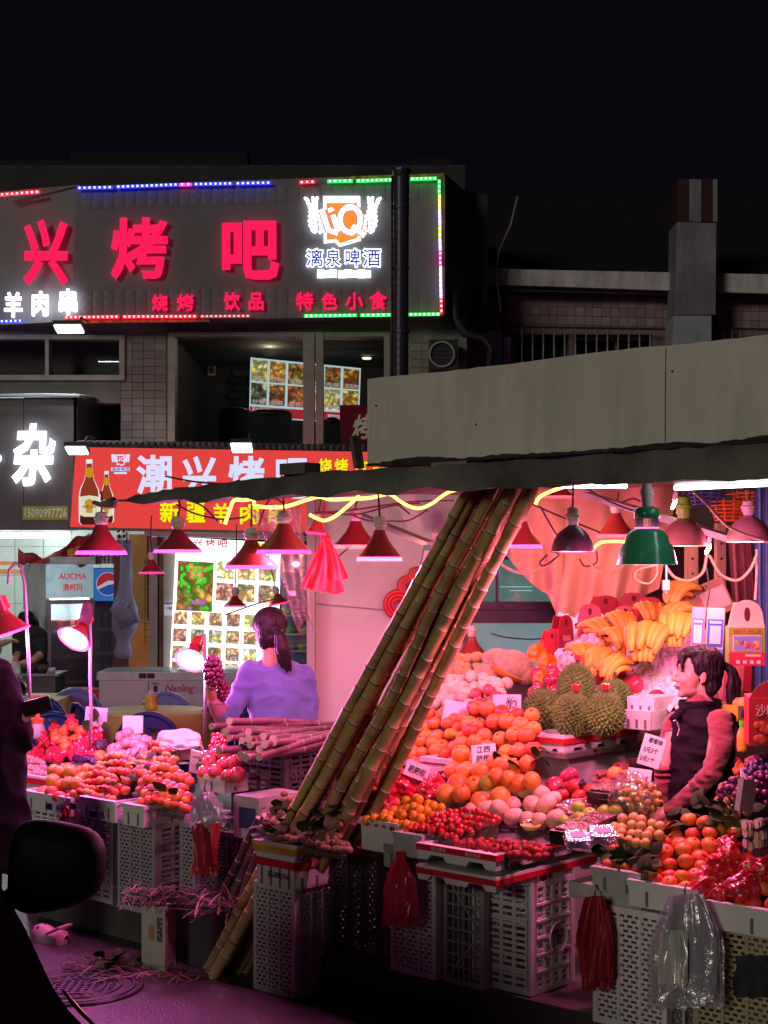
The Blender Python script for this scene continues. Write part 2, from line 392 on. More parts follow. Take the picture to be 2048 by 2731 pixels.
# poster, picture, sofas in the room
t = thing('wall_poster', 'yellow beer poster with a dark bottle hanging on the upstairs room wall', 'poster', W(500, 1055, 20.9))
wpart('paper', px_box(473, 993, 528, 1058, 20.95, .004).mesh('paper', mat('poster_yellow', (.55, .38, .06), .7, var=.2)), t)
wpart('printed_band', px_box(476, 992, 505, 1002, 20.94, .004).mesh('printed_band', mat('poster_red', (.45, .08, .08), .7)), t)
mb = MB(); mb.lathe([(0, 0), (.07, 0), (.075, .03), (.075, .35), (.03, .5), (.027, .66), (0, .66)], 16, W(487, 1092, 20.8)); wpart('bottle_print', mb.mesh('bottle_print', mat('bottle_dark', (.05, .02, .01), .3)), t)
t = thing('picture_frame', 'small white framed picture on the upstairs room wall', 'picture', W(564, 1000, 21.0))
wpart('frame', px_box(554, 968, 574, 1001, 21.05, .03).mesh('frame', mat('pale_frame', (.7, .66, .6), .6)), t)
wpart('print', px_box(558, 974, 570, 995, 21.03, .02).mesh('print', mat('brown_print', (.12, .07, .05), .7)), t)
m_sofa = mat('black_leather', (.012, .012, .016), .45, var=.3)
for i, (x0, y0, x1, y1, Y, lab) in enumerate([(585, 1098, 668, 1192, 18.6, 'black high backed sofa seat beside the upstairs window left of the menu'), (665, 1103, 778, 1192, 18.3, 'wide black sofa back standing in front of the lit upstairs menu'), (862, 1125, 908, 1192, 18.4, 'narrow black sofa back beside the red upstairs panel')]):
    t = thing('sofa', lab, 'sofa', W((x0 + x1) / 2, y1, Y)); c = W((x0 + x1) / 2, (y0 + y1) / 2, Y); s = Y / FPX
    mb = MB(); mb.box(c, ((x1 - x0) * s, .16, (y1 - y0) * s)); wpart('backrest', mb.mesh('backrest', m_sofa), t)
    mb = MB(); mb.ball(W((x0 + x1) / 2, y0, Y), ((x1 - x0) * s / 2, .1, .06), 16, 8); wpart('headroll', mb.mesh('headroll', m_sofa, True), t)
# lit upstairs menu board
t = thing('menu_lightbox', 'lit menu board of twelve dish pictures with red band behind the upstairs window', 'menu board', W(815, 1125, 19.4))
YM = 19.4
def mq(u, v):                                     # board coordinates 0..1 -> photo pixels
    tl, tr, br, bl = (668, 953), (962, 982), (957, 1130), (664, 1112)
    return tuple(tl[i] * (1 - u) * (1 - v) + tr[i] * u * (1 - v) + br[i] * u * v + bl[i] * (1 - u) * v for i in (0, 1))
wpart('backing', px_quad([mq(0, 0), mq(0, 1), mq(1, 1), mq(1, 0)], YM, .05).mesh('backing', glow('menu_white_dim', (.66, .86, .86), .95)), t)
dish_cols = [((.75, .55, .06), (.8, .78, .5), (.4, .35, .1)), ((.6, .2, .02), (.85, .55, .1), (.3, .16, .05)), ((.16, .045, .02), (.35, .12, .05), (.25, .3, .05)), ((.28, .05, .02), (.5, .16, .06), (.12, .02, .01)), ((.05, .12, .02), (.4, .3, .05), (.3, .06, .02)), ((.35, .12, .02), (.6, .28, .05), (.1, .04, .02)), ((.1, .1, .06), (.4, .38, .2), (.04, .05, .03)), ((.3, .1, .03), (.55, .25, .08), (.1, .05, .03)), ((.45, .12, .04), (.7, .3, .1), (.2, .05, .02)), ((.5, .45, .1), (.7, .66, .35), (.15, .12, .03))]
for r in range(2):
    for c in range(6):
        u0, u1 = (c + .07) / 6, (c + .93) / 6; v0, v1 = .03 + r * .39, .03 + r * .39 + .36
        k = dish_cols[(r * 6 + c) % 10]
        wpart('dish_picture', px_quad([mq(u0, v0), mq(u0, v1), mq(u1, v1), mq(u1, v0)], YM - .01, .005).mesh('dish_picture', dish('dish_up_%d' % ((r * 6 + c) % 10), *k, 14, 2.2)), t)
        cx, cyy = mq((c + .5) / 6, v1 - .05)
        word_px(['烤茄子', '炒粉', '豆腐', '多春鱼', '肉串', '五花肉', '炒螺', '韭菜', '生蚝', '排骨', '鸡翅', '玉米'][r * 6 + c], cx - 17, cyy - 6, cx + 17, cyy + 6, YM - .014, .001, .02, glow('menu_caption', (.9, .7, .66), .6), t, 'caption', 0, .09)
wpart('red_band', px_quad([mq(0.005, .82), mq(0.005, .985), mq(.995, .985), mq(.995, .82)], YM - .012, .005).mesh('red_band', glow('menu_red', (.62, .035, .045), .8)), t)
word_px('香水湾烧烤大排档', 672, 1086, 745, 1102, YM - .02, .001, .01, glow('menu_caption2', (.95, .9, .9), .6), t, 'caption', 0, .09)
word_px('24小时营业', 878, 1108, 905, 1117, YM - .024, .001, .01, glow('menu_red', (1, 0, 0), 1), t, 'caption', 0, .07)
wpart('caption_pill', px_quad([(874, 1105), (874, 1118), (909, 1121), (909, 1108)], YM - .018, .004).mesh('caption_pill', glow('menu_caption2', (1, 1, 1), 1)), t)
t = thing('wall_banner', 'dark red banner with a pale calligraphic character in the upstairs window corner', 'banner', W(950, 1190, 18.9))
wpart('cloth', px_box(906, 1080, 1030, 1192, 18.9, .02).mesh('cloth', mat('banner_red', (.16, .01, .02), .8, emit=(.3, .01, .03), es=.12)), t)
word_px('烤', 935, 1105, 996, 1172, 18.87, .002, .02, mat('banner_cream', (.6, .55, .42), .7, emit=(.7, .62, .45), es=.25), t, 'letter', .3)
# ---------------------------------------------------------------- big upper signboard
m_face = mat('sign_face', (.21, .20, .22), .55, var=.16, scale=1.1, bump=.25, bscale=5, dirt=.35, dcol=(.06, .055, .06), dscale=.9)
m_red = glow('red_letter', (1.0, .012, .085), 1.15)
m_white = glow('white_letter', (.86, .92, 1.0), 4.5)
m_ledw = {'r': glow('led_red', (1, .02, .05), 2.2), 'b': glow('led_blue', (.03, .03, 1), 2.4), 'm': glow('led_magenta', (1, .05, .6), 1.8), 'g': glow('led_green', (.02, 1, .12), 1.7), 'y': glow('led_yellow', (.8, .9, .1), 1.6), 'v': glow('led_violet', (.75, .5, 1), 1.8), 'd': glow('led_dim_red', (.8, .1, .12), .6), 'w': glow('led_pale', (.9, .8, .9), 1.6)}
YS = 17.0
S = thing('rooftop_sign', 'large dark grey upper storey signboard with glowing red letters and LED border', 'signboard', W(700, 845, YS))
wpart('face_panel', px_quad([(205, 497), (190, 856), (1186, 843), (1186, 462)], YS, .25).mesh('face_panel', m_face), S)
mb = MB(); q = [W(205, 497, YS), W(190, 856, YS), W(-90, 872, YS + .3), W(-90, 525, YS + .3)]
mb.add(q + [p + Vector((0, .25, 0)) for p in q], [(0, 1, 2, 3), (4, 5, 6, 7), (0, 1, 5, 4), (1, 2, 6, 5), (2, 3, 7, 6), (3, 0, 4, 7)]); wpart('face_panel', mb.mesh('face_panel', m_face), S)
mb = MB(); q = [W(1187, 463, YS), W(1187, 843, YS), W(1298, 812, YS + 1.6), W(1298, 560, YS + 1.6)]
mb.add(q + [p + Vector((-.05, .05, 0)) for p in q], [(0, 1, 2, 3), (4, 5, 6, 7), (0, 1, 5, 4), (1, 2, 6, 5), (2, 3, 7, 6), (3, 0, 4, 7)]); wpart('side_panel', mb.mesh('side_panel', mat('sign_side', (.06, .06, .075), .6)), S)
m_orn = mat('torn_print', (.5, .2, .06), .6, var=.6, scale=14, dirt=.8, dcol=(.05, .04, .04), dscale=9)
wpart('frame_edge', px_quad([(935, 470), (925, 480), (1184, 471), (1184, 462)], YS - .03, .02).mesh('frame_edge', m_orn), S)
wpart('frame_edge', px_quad([(1176, 472), (1172, 842), (1186, 842), (1187, 470)], YS - .03, .02).mesh('frame_edge', mat('frame_edge', (.2, .11, .09), .6, var=.5, scale=9)), S)
wpart('frame_edge', px_quad([(0, 512), (0, 517), (212, 496), (212, 493)], YS - .03, .02).mesh('frame_edge', mat('frame_wood', (.4, .3, .25), .6)), S)
wpart('frame_edge', px_quad([(175, 850), (176, 862), (560, 858), (558, 848)], YS - .02, .015).mesh('frame_edge', m_orn), S)
# subtle quilted relief squares on the face
mb = MB()
for i in range(32):
    for j in (0, 1, 11, 12, 13):
        p = W(232 + i * 29, 520 + j * 24 - i * .8 * (1 if j < 3 else .3), YS - .004)
        mb.add([p + Vector(c) for c in ((-.055, 0, -.055), (.055, 0, -.055), (.055, 0, .055), (-.055, 0, .055), (0, -.005, 0))], [(0, 1, 4), (1, 2, 4), (2, 3, 4), (3, 0, 4)])
o = wpart('face_relief', mb.mesh('face_relief', m_face), S); o['kind'] = 'stuff'
for ch, x0, y0, x1, y1, d, off in [('兴', 63, 586, 181, 760, .08, .03), ('烤', 296, 581, 446, 745, .08, .024), ('吧', 593, 590, 744, 745, .08, .03)]:
    word_px(ch, x0, y0, x1, y1, YS - .06, d, off, m_red, S)
for ch, x0, y0, x1, y1 in [('烧', 405, 786, 447, 830), ('烤', 472, 785, 516, 830), ('饮', 597, 780, 640, 828), ('品', 663, 781, 703, 827), ('特', 790, 780, 835, 827), ('色', 857, 781, 900, 826), ('小', 921, 781, 969, 826), ('食', 985, 778, 1031, 826)]:
    word_px(ch, x0, y0, x1, y1, YS - .05, .05, .022, m_red, S)
for ch, x0, y0, x1, y1 in [('羊', 12, 779, 59, 847), ('肉', 86, 777, 129, 843), ('串', 158, 771, 205, 840)]:
    word_px(ch, x0, y0, x1, y1, YS - .05, .05, .025, m_white, S)
def led(parent, pts, key, Y=YS - .07):
    (x0, y0), (x1, y1) = pts; p, q = W(x0, y0, Y), W(x1, y1, Y); mb = MB(); mb.bar(p, q, .028, .03)
    st = wpart('led_strip', mb.mesh('led_strip', m_ledw[key]), parent)
    mb = MB(); n = max(2, int((q - p).length / .05))
    for i in range(n): mb.box(p.lerp(q, (i + .5) / n) + Vector((0, -.017, 0)), (.022, .006, .022))
    o = wpart('led_bead', mb.mesh('led_bead', glow('bead_' + key, tuple(min(1, c * .6 + .4) for c in {'r': (1, 0, .1), 'b': (.1, .2, 1), 'm': (1, 0, .6), 'g': (.1, 1, .2), 'y': (1, 1, .1), 'v': (.8, .6, 1), 'd': (.8, .2, .2), 'w': (1, 1, 1)}[key]), 1.2 if key == 'd' else 2.6)), parent); o['kind'] = 'stuff'; under(o, st)
for pts, k in [(((0, 520), (106, 512)), 'r'), (((206, 502), (300, 500)), 'b'), (((310, 499), (475, 493)), 'b'), (((478, 493), (511, 492)), 'm'), (((517, 492), (620, 490)), 'b'), (((628, 490), (722, 488)), 'b'), (((798, 487), (840, 485)), 'r'), (((873, 484), (940, 483)), 'g'), (((950, 483), (1047, 480)), 'g'), (((1094, 478), (1165, 476)), 'g'),
               (((1171, 480), (1171, 517)), 'g'), (((1172, 519), (1172, 556)), 'y'), (((1172, 558), (1173, 600)), 'v'), (((1173, 602), (1173, 634)), 'y'), (((1173, 636), (1174, 668)), 'v'), (((1174, 670), (1174, 708)), 'm'), (((1175, 710), (1175, 740)), 'w'), (((1175, 742), (1176, 795)), 'v'), (((1176, 797), (1177, 836)), 'r'),
               (((172, 847), (317, 845)), 'r'), (((327, 845), (525, 844)), 'r'), (((534, 844), (667, 843)), 'd'), (((811, 843), (951, 841)), 'g'), (((961, 841), (1043, 840)), 'g'), (((1090, 839), (1173, 838)), 'g'), (((-60, 859), (60, 856)), 'b')]:
    led(S, pts, k)
# beer logo with glass, barley and script
m_logo = glow('logo_white', (.9, .95, 1.0), 2.6); m_beer = glow('logo_orange', (1, .22, .03), 1.3); m_lb = glow('logo_blue', (.02, .03, .6), .8)
LG = thing('beer_logo', 'glowing white beer emblem with an orange glass and barley ears on the grey signboard', 'sign', W(915, 742, YS - .1))
gl = [(862, 523), (864, 648), (893, 644), (905, 657), (962, 640), (960, 523)]
wpart('glass_outline', px_quad(gl, YS - .05, .03).mesh('glass_outline', m_logo), LG)
wpart('beer', px_quad([(870, 541), (871, 640), (895, 637), (907, 649), (954, 634), (953, 541)], YS - .06, .01).mesh('beer', m_beer), LG)
for w_, d_, m_ in ((11, .09, mat('logo_edge', (.35, .1, .12), .5, emit=(.7, .25, .2), es=.8)), (8, .11, m_logo)):
    for pts in ([(858, 560), (876, 614), (900, 622)], [(888, 575), (902, 616)], [(881, 556), (884, 563)], [(934 + 27 * math.sin(a), 586 - 34 * math.cos(a)) for a in np.linspace(0, 6.2832, 25)], [(940, 604), (972, 628)]):
        mb = MB(); mb.tube([W(x, y, YS - d_) for x, y in pts], w_ / FPX * YS, 8); wpart('letter', mb.mesh('letter', m_, True), LG)
rng = random.Random(5)
for side, cx in ((-1, 838), (1, 990)):
    mb = MB()
    for k in range(8):
        for s2 in (-1, 1):
            x = cx + side * (k * 2.2 - 8) + s2 * (10 + 4 * math.sin(k)); y = 616 - k * 12
            p = W(x, y, YS - .06); mb.ball(p, (.021, .02, .040), 8, 6, rot=Matrix.Rotation(s2 * .7 + side * .2, 3, 'Y'))
    mb.bar(W(cx - side * 6, 618, YS - .06), W(cx + side * 4, 525, YS - .06), .03)
    wpart('barley_ear', mb.mesh('barley_ear', m_logo), LG)
for ch, x0, y0, x1, y1 in [('漓', 817, 665, 860, 710), ('泉', 869, 665, 908, 710), ('啤', 921, 665, 960, 710), ('酒', 968, 665, 1014, 710)]:
    word_px(ch, x0 - 3, y0 - 4, x1 + 3, y1 + 4, YS - .04, .03, .055, m_logo, LG, 'letter_outline')
    word_px(ch, x0, y0, x1, y1, YS - .085, .02, .008, m_lb, LG, 'letter')
mb = MB()
for i, (x0, x1) in enumerate([(846, 862), (861, 880), (878, 897), (902, 920), (918, 938), (936, 956), (954, 972), (970, 988)]):
    px_box(x0, 719 + (i % 2) * 2, x1 + 1, 741 - (i % 3), YS - .045 - i * .001, .02, 0, mb)
wpart('subtitle_bar', mb.mesh('subtitle_bar', m_logo), LG)
# ---------------------------------------------------------------- downpipe in front of the sign
t = thing('downpipe', 'thick dark corrugated downpipe running past the big signboard', 'pipe', W(1066, 1010, 15.5))
m_pipe = mat('pipe_plastic', (.035, .035, .055), .4, var=.3, scale=2)
mb = MB(); p0, p1 = W(1066, 1300, 15.5), W(1070, 470, 15.5); n = 120
mb.tube([p0.lerp(p1, i / n) for i in range(n + 1)], [.082 + .004 * (i % 3 == 0) for i in range(n + 1)], 16); wpart('pipe_body', mb.mesh('pipe_body', m_pipe, True), t)
mb = MB(); mb.tube([W(1044, 1300, 15.45), W(1046, 470, 15.45)], .012, 8); wpart('pipe_cable', mb.mesh('pipe_cable', mat('cable_black', (.015, .015, .018), .5), True), t)
for y in (560, 720, 890):
    mb = MB(); mb.lathe([(.085, 0), (.093, .005), (.093, .035), (.085, .04)], 16, W(1068, y, 15.5)); wpart('clamp', mb.mesh('clamp', m_pipe), t)
mb = MB(); mb.lathe([(.082, 0), (.1, .05), (.1, .07)], 12, p1); wpart('funnel', mb.mesh('funnel', m_pipe), t)
# ---------------------------------------------------------------- red signboard above the door
m_rsign = glow('sign_red', (.80, .060, .055), .95)
YR = 16.0
RS = thing('red_signboard', 'long backlit red restaurant signboard with white and yellow characters and beer bottles', 'signboard', W(600, 1412, YR))
rp = [(201, 1192), (186, 1405), (1120, 1425), (1120, 1207)]
wpart('light_panel', px_quad(rp, YR, .12).mesh('light_panel', m_rsign), RS)
m_sedge = mat('sign_edge_metal', (.10, .09, .09), .5, .4, var=.3)
for pts in ([(199, 1186), (199, 1192), (1120, 1207), (1120, 1201)], [(184, 1405), (184, 1412), (1120, 1432), (1120, 1425)], [(197, 1190), (183, 1410), (186, 1408), (201, 1192)]):
    wpart('frame_edge', px_quad(pts, YR - .02, .16).mesh('frame_edge', m_sedge), RS)
m_lav = glow('letter_lavender', (.72, .74, .98), 1.0); m_yel = glow('letter_yellow', (.93, .95, .0), 1.0)
for ch, x0, y0, x1, y1 in [('潮', 363, 1213, 458, 1320), ('兴', 485, 1216, 578, 1325), ('烤', 608, 1216, 705, 1325), ('吧', 736, 1222, 822, 1330)]:
    word_px(ch, x0, y0, x1, y1, YR - .006, .004, .03, m_lav, RS)
for ch, x0, y0, x1, y1 in [('烧', 849, 1223, 885, 1264), ('烤', 892, 1223, 928, 1265), ('饮', 942, 1225, 985, 1268), ('品', 995, 1228, 1035, 1268), ('新', 426, 1337, 477, 1394), ('疆', 497, 1338, 547, 1394), ('羊', 567, 1342, 611, 1396), ('肉', 640, 1345, 690, 1398), ('串', 716, 1346, 758, 1400)]:
    word_px(ch, x0, y0, x1, y1, YR - .006, .004, .022, m_yel, RS)
m_bt = glow('bottle_amber', (.33, .045, .02), .8); m_bd = glow('bottle_base', (.06, .015, .01), .8); m_bl = glow('bottle_label', (.85, .85, .62), .8); m_bo = glow('bottle_halo', (.85, .88, .92), .9); m_go = glow('bottle_gold', (.62, .3, .02), .9); m_bb = glow('label_ink', (.12, .08, .1), .8)
def sign_bottle(cx, top, bot, hw):
    h = bot - top
    def prof(k): return [(cx - k * .26, top), (cx - k * .3, top + h * .1), (cx - k * .45, top + h * .3), (cx - k * .9, top + h * .46), (cx - k, top + h * .56), (cx - k, bot - h * .04), (cx - k * .8, bot), (cx + k * .8, bot), (cx + k, bot - h * .04), (cx + k, top + h * .56), (cx + k * .9, top + h * .46), (cx + k * .45, top + h * .3), (cx + k * .3, top + h * .1), (cx + k * .26, top)]
    wpart('bottle_halo', px_quad(prof(hw + 3), YR - .003, .002).mesh('bottle_halo', m_bo), RS)
    bp = wpart('bottle_print', px_quad(prof(hw), YR - .006, .002).mesh('bottle_print', m_bt), RS)
    Rs = lambda n_, q_, m_: under(wpart(n_, q_.mesh(n_, m_), RS), bp)
    Rs('bottle_foot', px_quad([(cx - hw, bot - h * .12), (cx - hw, bot - h * .04), (cx - hw * .8, bot), (cx + hw * .8, bot), (cx + hw, bot - h * .04), (cx + hw, bot - h * .12)], YR - .009, .002), m_bd)
    Rs('bottle_label', px_quad([(cx - hw, top + h * .57), (cx - hw, top + h * .85), (cx - hw * .5, top + h * .88), (cx + hw * .5, top + h * .88), (cx + hw, top + h * .85), (cx + hw, top + h * .57), (cx, top + h * .55)], YR - .010, .002), m_bl)
    Rs('neck_label', px_quad([(cx - hw * .36, top + h * .12), (cx - hw * .5, top + h * .25), (cx, top + h * .28), (cx + hw * .5, top + h * .25), (cx + hw * .36, top + h * .12)], YR - .010, .002), m_go)
    Rs('cap', px_box(cx - hw * .34, top - 1, cx + hw * .34, top + h * .06, YR - .012, .002), m_bo)
    Rs('label_badge', px_quad([(cx - hw * .5, top + h * .64), (cx - hw * .3, top + h * .82), (cx + hw * .3, top + h * .82), (cx + hw * .5, top + h * .64), (cx, top + h * .6)], YR - .013, .002), m_go)
    word_px('漓泉1998', cx - hw * .75, top + h * .70, cx + hw * .75, top + h * .75, YR - .018, .001, .005, m_bb, RS, 'lettering')
sign_bottle(238, 1226, 1399, 25); sign_bottle(284, 1257, 1394, 17)
wpart('small_glass', px_quad([(310, 1212), (311, 1241), (318, 1239), (324, 1243), (333, 1238), (332, 1212)], YR - .005, .002).mesh('small_glass', m_lav), RS)
wpart('small_beer', px_quad([(313, 1216), (314, 1237), (319, 1236), (324, 1240), (330, 1236), (329, 1216)], YR - .008, .002).mesh('small_beer', m_rsign), RS)
word_px('LiQ', 309, 1218, 335, 1232, YR - .012, .001, .03, m_lav, RS, 'lettering')
for cx, sd in ((304, -1), (339, 1)):
    mb = MB()
    for k in range(5):
        for s2 in (-1, 1): mb.ball(W(cx + s2 * 3 + sd * k * .4, 1230 - k * 4, YR - .008), (.013, .003, .012), 6, 4)
    wpart('small_barley', mb.mesh('small_barley', m_lav), RS)
wpart('small_plate', px_box(296, 1246, 346, 1256, YR - .005, .002).mesh('small_plate', m_lav), RS)
word_px('漓泉啤酒', 297, 1246, 345, 1256, YR - .011, .001, .01, m_lb, RS, 'lettering')
wpart('small_plate', px_box(304, 1259, 338, 1264, YR - .005, .002).mesh('small_plate', m_lav), RS)
# corrugated tile edge above the red sign
t = thing('tile_eave', 'row of dark curved roof tiles along the top of the red signboard', 'eave', W(600, 1186, YR))
tmb = MB(); tmb.tube([(0, 0, 0), (0, .5, .05)], .034, 10)
tme = tmb.mesh('roof_tile', mat('roof_tile', (.09, .07, .065), .7, var=.3, rnd=.3), True)
for i in range(50):
    p = W(205 + i * 17, 1184 + i * .25, YR - .1); link('tile', tme, t, p - t.location)
# ================================================================ left neighbour shop: dark signboard, tiled room, fridges
m_bsign = mat('dark_sign_panel', (.11, .10, .105), .45, var=.15, scale=2)
m_flood = glow('flood_white', (.88, .98, 1.0), 14.0)
m_tube = glow('tube_white', (.86, .97, 1.0), 9.0)
t = thing('shop_sign', 'dark box signboard with one white brush character above the tiled shop', 'signboard', W(80, 1415, 16.5))
wpart('face_panel', px_box(-160, 1062, 62, 1414, 16.5, .04).mesh('face_panel', m_bsign), t)
wpart('face_panel', px_box(64, 1060, 205, 1414, 16.5, .04).mesh('face_panel', m_bsign), t)
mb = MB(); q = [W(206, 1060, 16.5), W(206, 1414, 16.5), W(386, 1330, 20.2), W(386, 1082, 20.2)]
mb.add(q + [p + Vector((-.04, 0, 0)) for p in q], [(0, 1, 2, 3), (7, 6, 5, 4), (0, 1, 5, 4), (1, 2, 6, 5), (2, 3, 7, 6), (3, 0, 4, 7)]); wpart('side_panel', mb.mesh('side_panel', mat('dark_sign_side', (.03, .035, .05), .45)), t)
mb = MB(); mb.add([W(-160, 1058, 16.45), W(208, 1056, 16.45), W(388, 1080, 20.2), W(100, 1075, 20.2)], [(0, 1, 2, 3)]); mb.tube([W(-160, 1057, 16.42), W(120, 1053, 16.42), W(209, 1055, 16.42), W(270, 1064, 18), W(388, 1079, 20.2)], .018, 6)
wpart('top_flashing', mb.mesh('top_flashing', mat('flashing', (.5, .52, .52), .4, .5)), t)
word_px('杂', 32, 1130, 148, 1296, 16.44, .05, .032, m_white, t, 'letter', .12)
mb = MB(); mb.ball(W(-3, 1222, 16.44), (.03, .02, .04), 8, 6); wpart('letter', mb.mesh('letter_stroke', m_white), t)
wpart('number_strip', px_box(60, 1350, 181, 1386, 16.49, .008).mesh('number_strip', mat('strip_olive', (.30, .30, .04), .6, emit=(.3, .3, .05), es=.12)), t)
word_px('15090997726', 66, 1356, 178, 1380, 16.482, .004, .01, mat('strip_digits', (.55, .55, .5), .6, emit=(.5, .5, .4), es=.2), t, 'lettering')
# floodlights on arms
def floodlight(x0, x1, y, Y, label, powr, tilt, hood=True):
    c = W((x0 + x1) / 2, y, Y); w = (x1 - x0) / FPX * Y
    t = thing('floodlight', label, 'floodlight', c, group=None)
    rot = Matrix.Rotation(tilt, 3, 'X')
    mb = MB(); mb.box((0, 0, 0), (w * .96, .2, .012), 0, rot); link('lamp_glass', mb.mesh('lamp_glass', m_flood), t)
    mb = MB(); mb.box(rot @ Vector((0, 0, .03)), (w * 1.08, .24, .045), 0, rot); link('housing', mb.mesh('housing', mat('flood_housing', (.06, .06, .065), .5, .3)), t)
    mb = MB(); mb.tube([(w * .3, .05, .05), (w * .3, .2, .16), (w * .3, .6, .18)], .012, 6); link('arm', mb.mesh('arm', m_black), t)
    point_light('flood_beam', t, rot @ Vector((0, 0, -.05)), powr, (.85, .97, 1.0), .1, 168, (tilt, 0, 0))
floodlight(148, 220, 878, 16.2, 'bright white floodlight over the small left window under the big signboard', 70, R(-14))
floodlight(178, 232, 1202, 15.6, 'thin white floodlight at the upper left corner of the red signboard', 14, R(-16))
floodlight(617, 672, 1195, 15.6, 'white floodlight on the roof edge above the middle of the red signboard', 14, R(-20))
# tube light over the tiled shop
t = thing('tube_light', 'long white fluorescent tube above the tiled shop entrance', 'tube light', W(80, 1440, 16.6))
mb = MB(); mb.tube([W(-160, 1428, 16.6), W(184, 1428, 16.6)], .028, 12); wpart('tube', mb.mesh('tube', m_tube, True), t)
wpart('fitting', px_box(-160, 1408, 190, 1416, 16.62, .08).mesh('fitting', mat('white_fitting', (.7, .72, .72), .5)), t)
point_light('tube_glow', t, W(10, 1440, 18.9) - t.location, 80, (.82, 1.0, .97), .2)
# tiled room
m_tile = mat('pale_wall_tile', (.62, .68, .64), .3, var=.06, rnd=.06)
T = thing('tiled_wall', 'pale green white tiled back wall with orange stripes behind the fridges', 'wall', W(150, 1900, 20.6))
mb = MB(); px_box(-170, 1395, 480, 1960, 20.64, .1, 0, mb); wpart('grout', mb.mesh('grout', mat('grout', (.33, .36, .34), .8)), T)
tm = MB(); tm.box((0, 0, 0), (.385, .02, .385)); tile2 = tm.mesh('tile', m_tile)
for i in range(8):
    for j in range(6): link('tile', tile2, T, W(-150, 1420, 20.62) + Vector((i * .392, 0, -j * .392)) - T.location)
m_or = mat('stripe_orange', (.72, .22, .08), .4)
for y0, y1 in ((1497, 1507), (1518, 1530)): wpart('stripe', px_box(-170, y0, 70, y1, 20.6, .006).mesh('stripe', m_or), T)
# ---------------------------------------------------------------- drinks fridge
m_fr = mat('fridge_white', (.60, .64, .66), .35, var=.06); m_frm = mat('fridge_trim', (.48, .5, .52), .35, .4)
def fridge(px, Y, rotz, w, d, h, label, header, body, kind):
    base = W(px, HOR, Y); base.z = 0
    t = thing('drinks_fridge', label, 'fridge', base, rotz)
    mb = MB(); th = .05
    mb.bb(-w / 2, -w / 2 + th, 0, d, .1, h); mb.bb(w / 2 - th, w / 2, 0, d, .1, h); mb.bb(-w / 2 + th, w / 2 - th, d - th, d, .1, h); mb.bb(-w / 2 + th, w / 2 - th, 0, d - th, .1, .3); mb.bb(-w / 2 + th, w / 2 - th, 0, d - th, h - .06, h); mb.bb(-w / 2 + .03, w / 2 - .03, .03, d - .03, 0, .1)
    link('cabinet', mb.mesh('cabinet', body), t)
    mb = MB(); mb.sheet([[(-w / 2 + .01 + (w - .02) * i / 8, -.012 - .05 * math.sin(math.pi * i / 8), z) for i in range(9)] for z in (h - .4, h - .02)])
    mb.bb(-w / 2 + .005, w / 2 - .005, -.01, .02, h - .41, h - .01)
    hd = link('header_panel', mb.mesh('header_panel', header, 'auto'), t)
    mb = MB()
    for x0, x1, z0, z1 in ((-w / 2, -w / 2 + .05, .32, h - .43), (w / 2 - .05, w / 2, .32, h - .43), (-w / 2 + .05, w / 2 - .05, .32, .38), (-w / 2 + .05, w / 2 - .05, h - .48, h - .43)): mb.bb(x0, x1, -.04, -.005, z0, z1)
    dr = link('door_frame', mb.mesh('door_frame', m_frm if kind == 'a' else body), t)
    mb = MB(); mb.bb(-w / 2 + .05, w / 2 - .05, -.025, -.02, .38, h - .48); link('door_glass', mb.mesh('door_glass', film('fridge_glass', (.8, .86, .88), .1, .05, .78, (.35, .42, .45))), dr)
    mb = MB(); mb.bar((w / 2 - .06, -.06, .8), (w / 2 - .06, -.06, 1.3), .02); link('handle', mb.mesh('handle', m_frm), dr)
    for z in (.55, .85, 1.15): 
        mb = MB(); mb.bb(-w / 2 + .055, w / 2 - .055, .04, d - .07, z, z + .012); mb.bb(-w / 2 + .055, w / 2 - .055, .02, .035, z, z + .035); link('shelf', mb.mesh('shelf', mat('fridge_shelf', (.7, .72, .72), .4)), t)
    if kind == 'a': point_light('cabinet_light', t, (0, .25, h - .55), 16, (.9, .97, 1), .08)
    return t
m_head = mat('fridge_header', (.45, .68, .78), .3, var=.35, scale=7, emit=(.5, .78, .86), es=.35)
fa = fridge(186, 17.9, R(38), .62, .62, 1.98, 'tall white glass door drinks fridge with pale blue header beside the tiled wall', m_head, m_fr, 'a')
word('AUCMA', .36, .075, .004, .012, mat('header_red', (.55, .03, .04), .5, emit=(.7, .04, .05), es=.4), fa, (0, -.075, 1.83), name='lettering')
word('澳柯玛', .26, .09, .004, .01, MATS['header_red'], fa, (0, -.075, 1.70), name='lettering')
mb = MB(); 
for i in range(3): mb.bb(-.2 + i * .16, -.1 + i * .16, .1, .4, 1.16, 1.3)
link('stock', mb.mesh('stock', mat('red_stock', (.4, .03, .04), .5)), fa).parent = fa
mb = MB()
for i in range(3): mb.bb(-.22 + i * .15, -.12 + i * .15, .1, .45, .56, .72)
link('stock', mb.mesh('stock2', MATS['red_stock']), fa)
fb = fridge(283, 18.6, R(14), .6, .6, 1.93, 'dark blue glass door fridge with round red white and blue emblem beside hanging cloth', mat('fridge_blue_header', (.02, .18, .55), .3, var=.3, scale=6, emit=(.03, .25, .7), es=.4), mat('fridge_navy', (.012, .018, .045), .4), 'b')
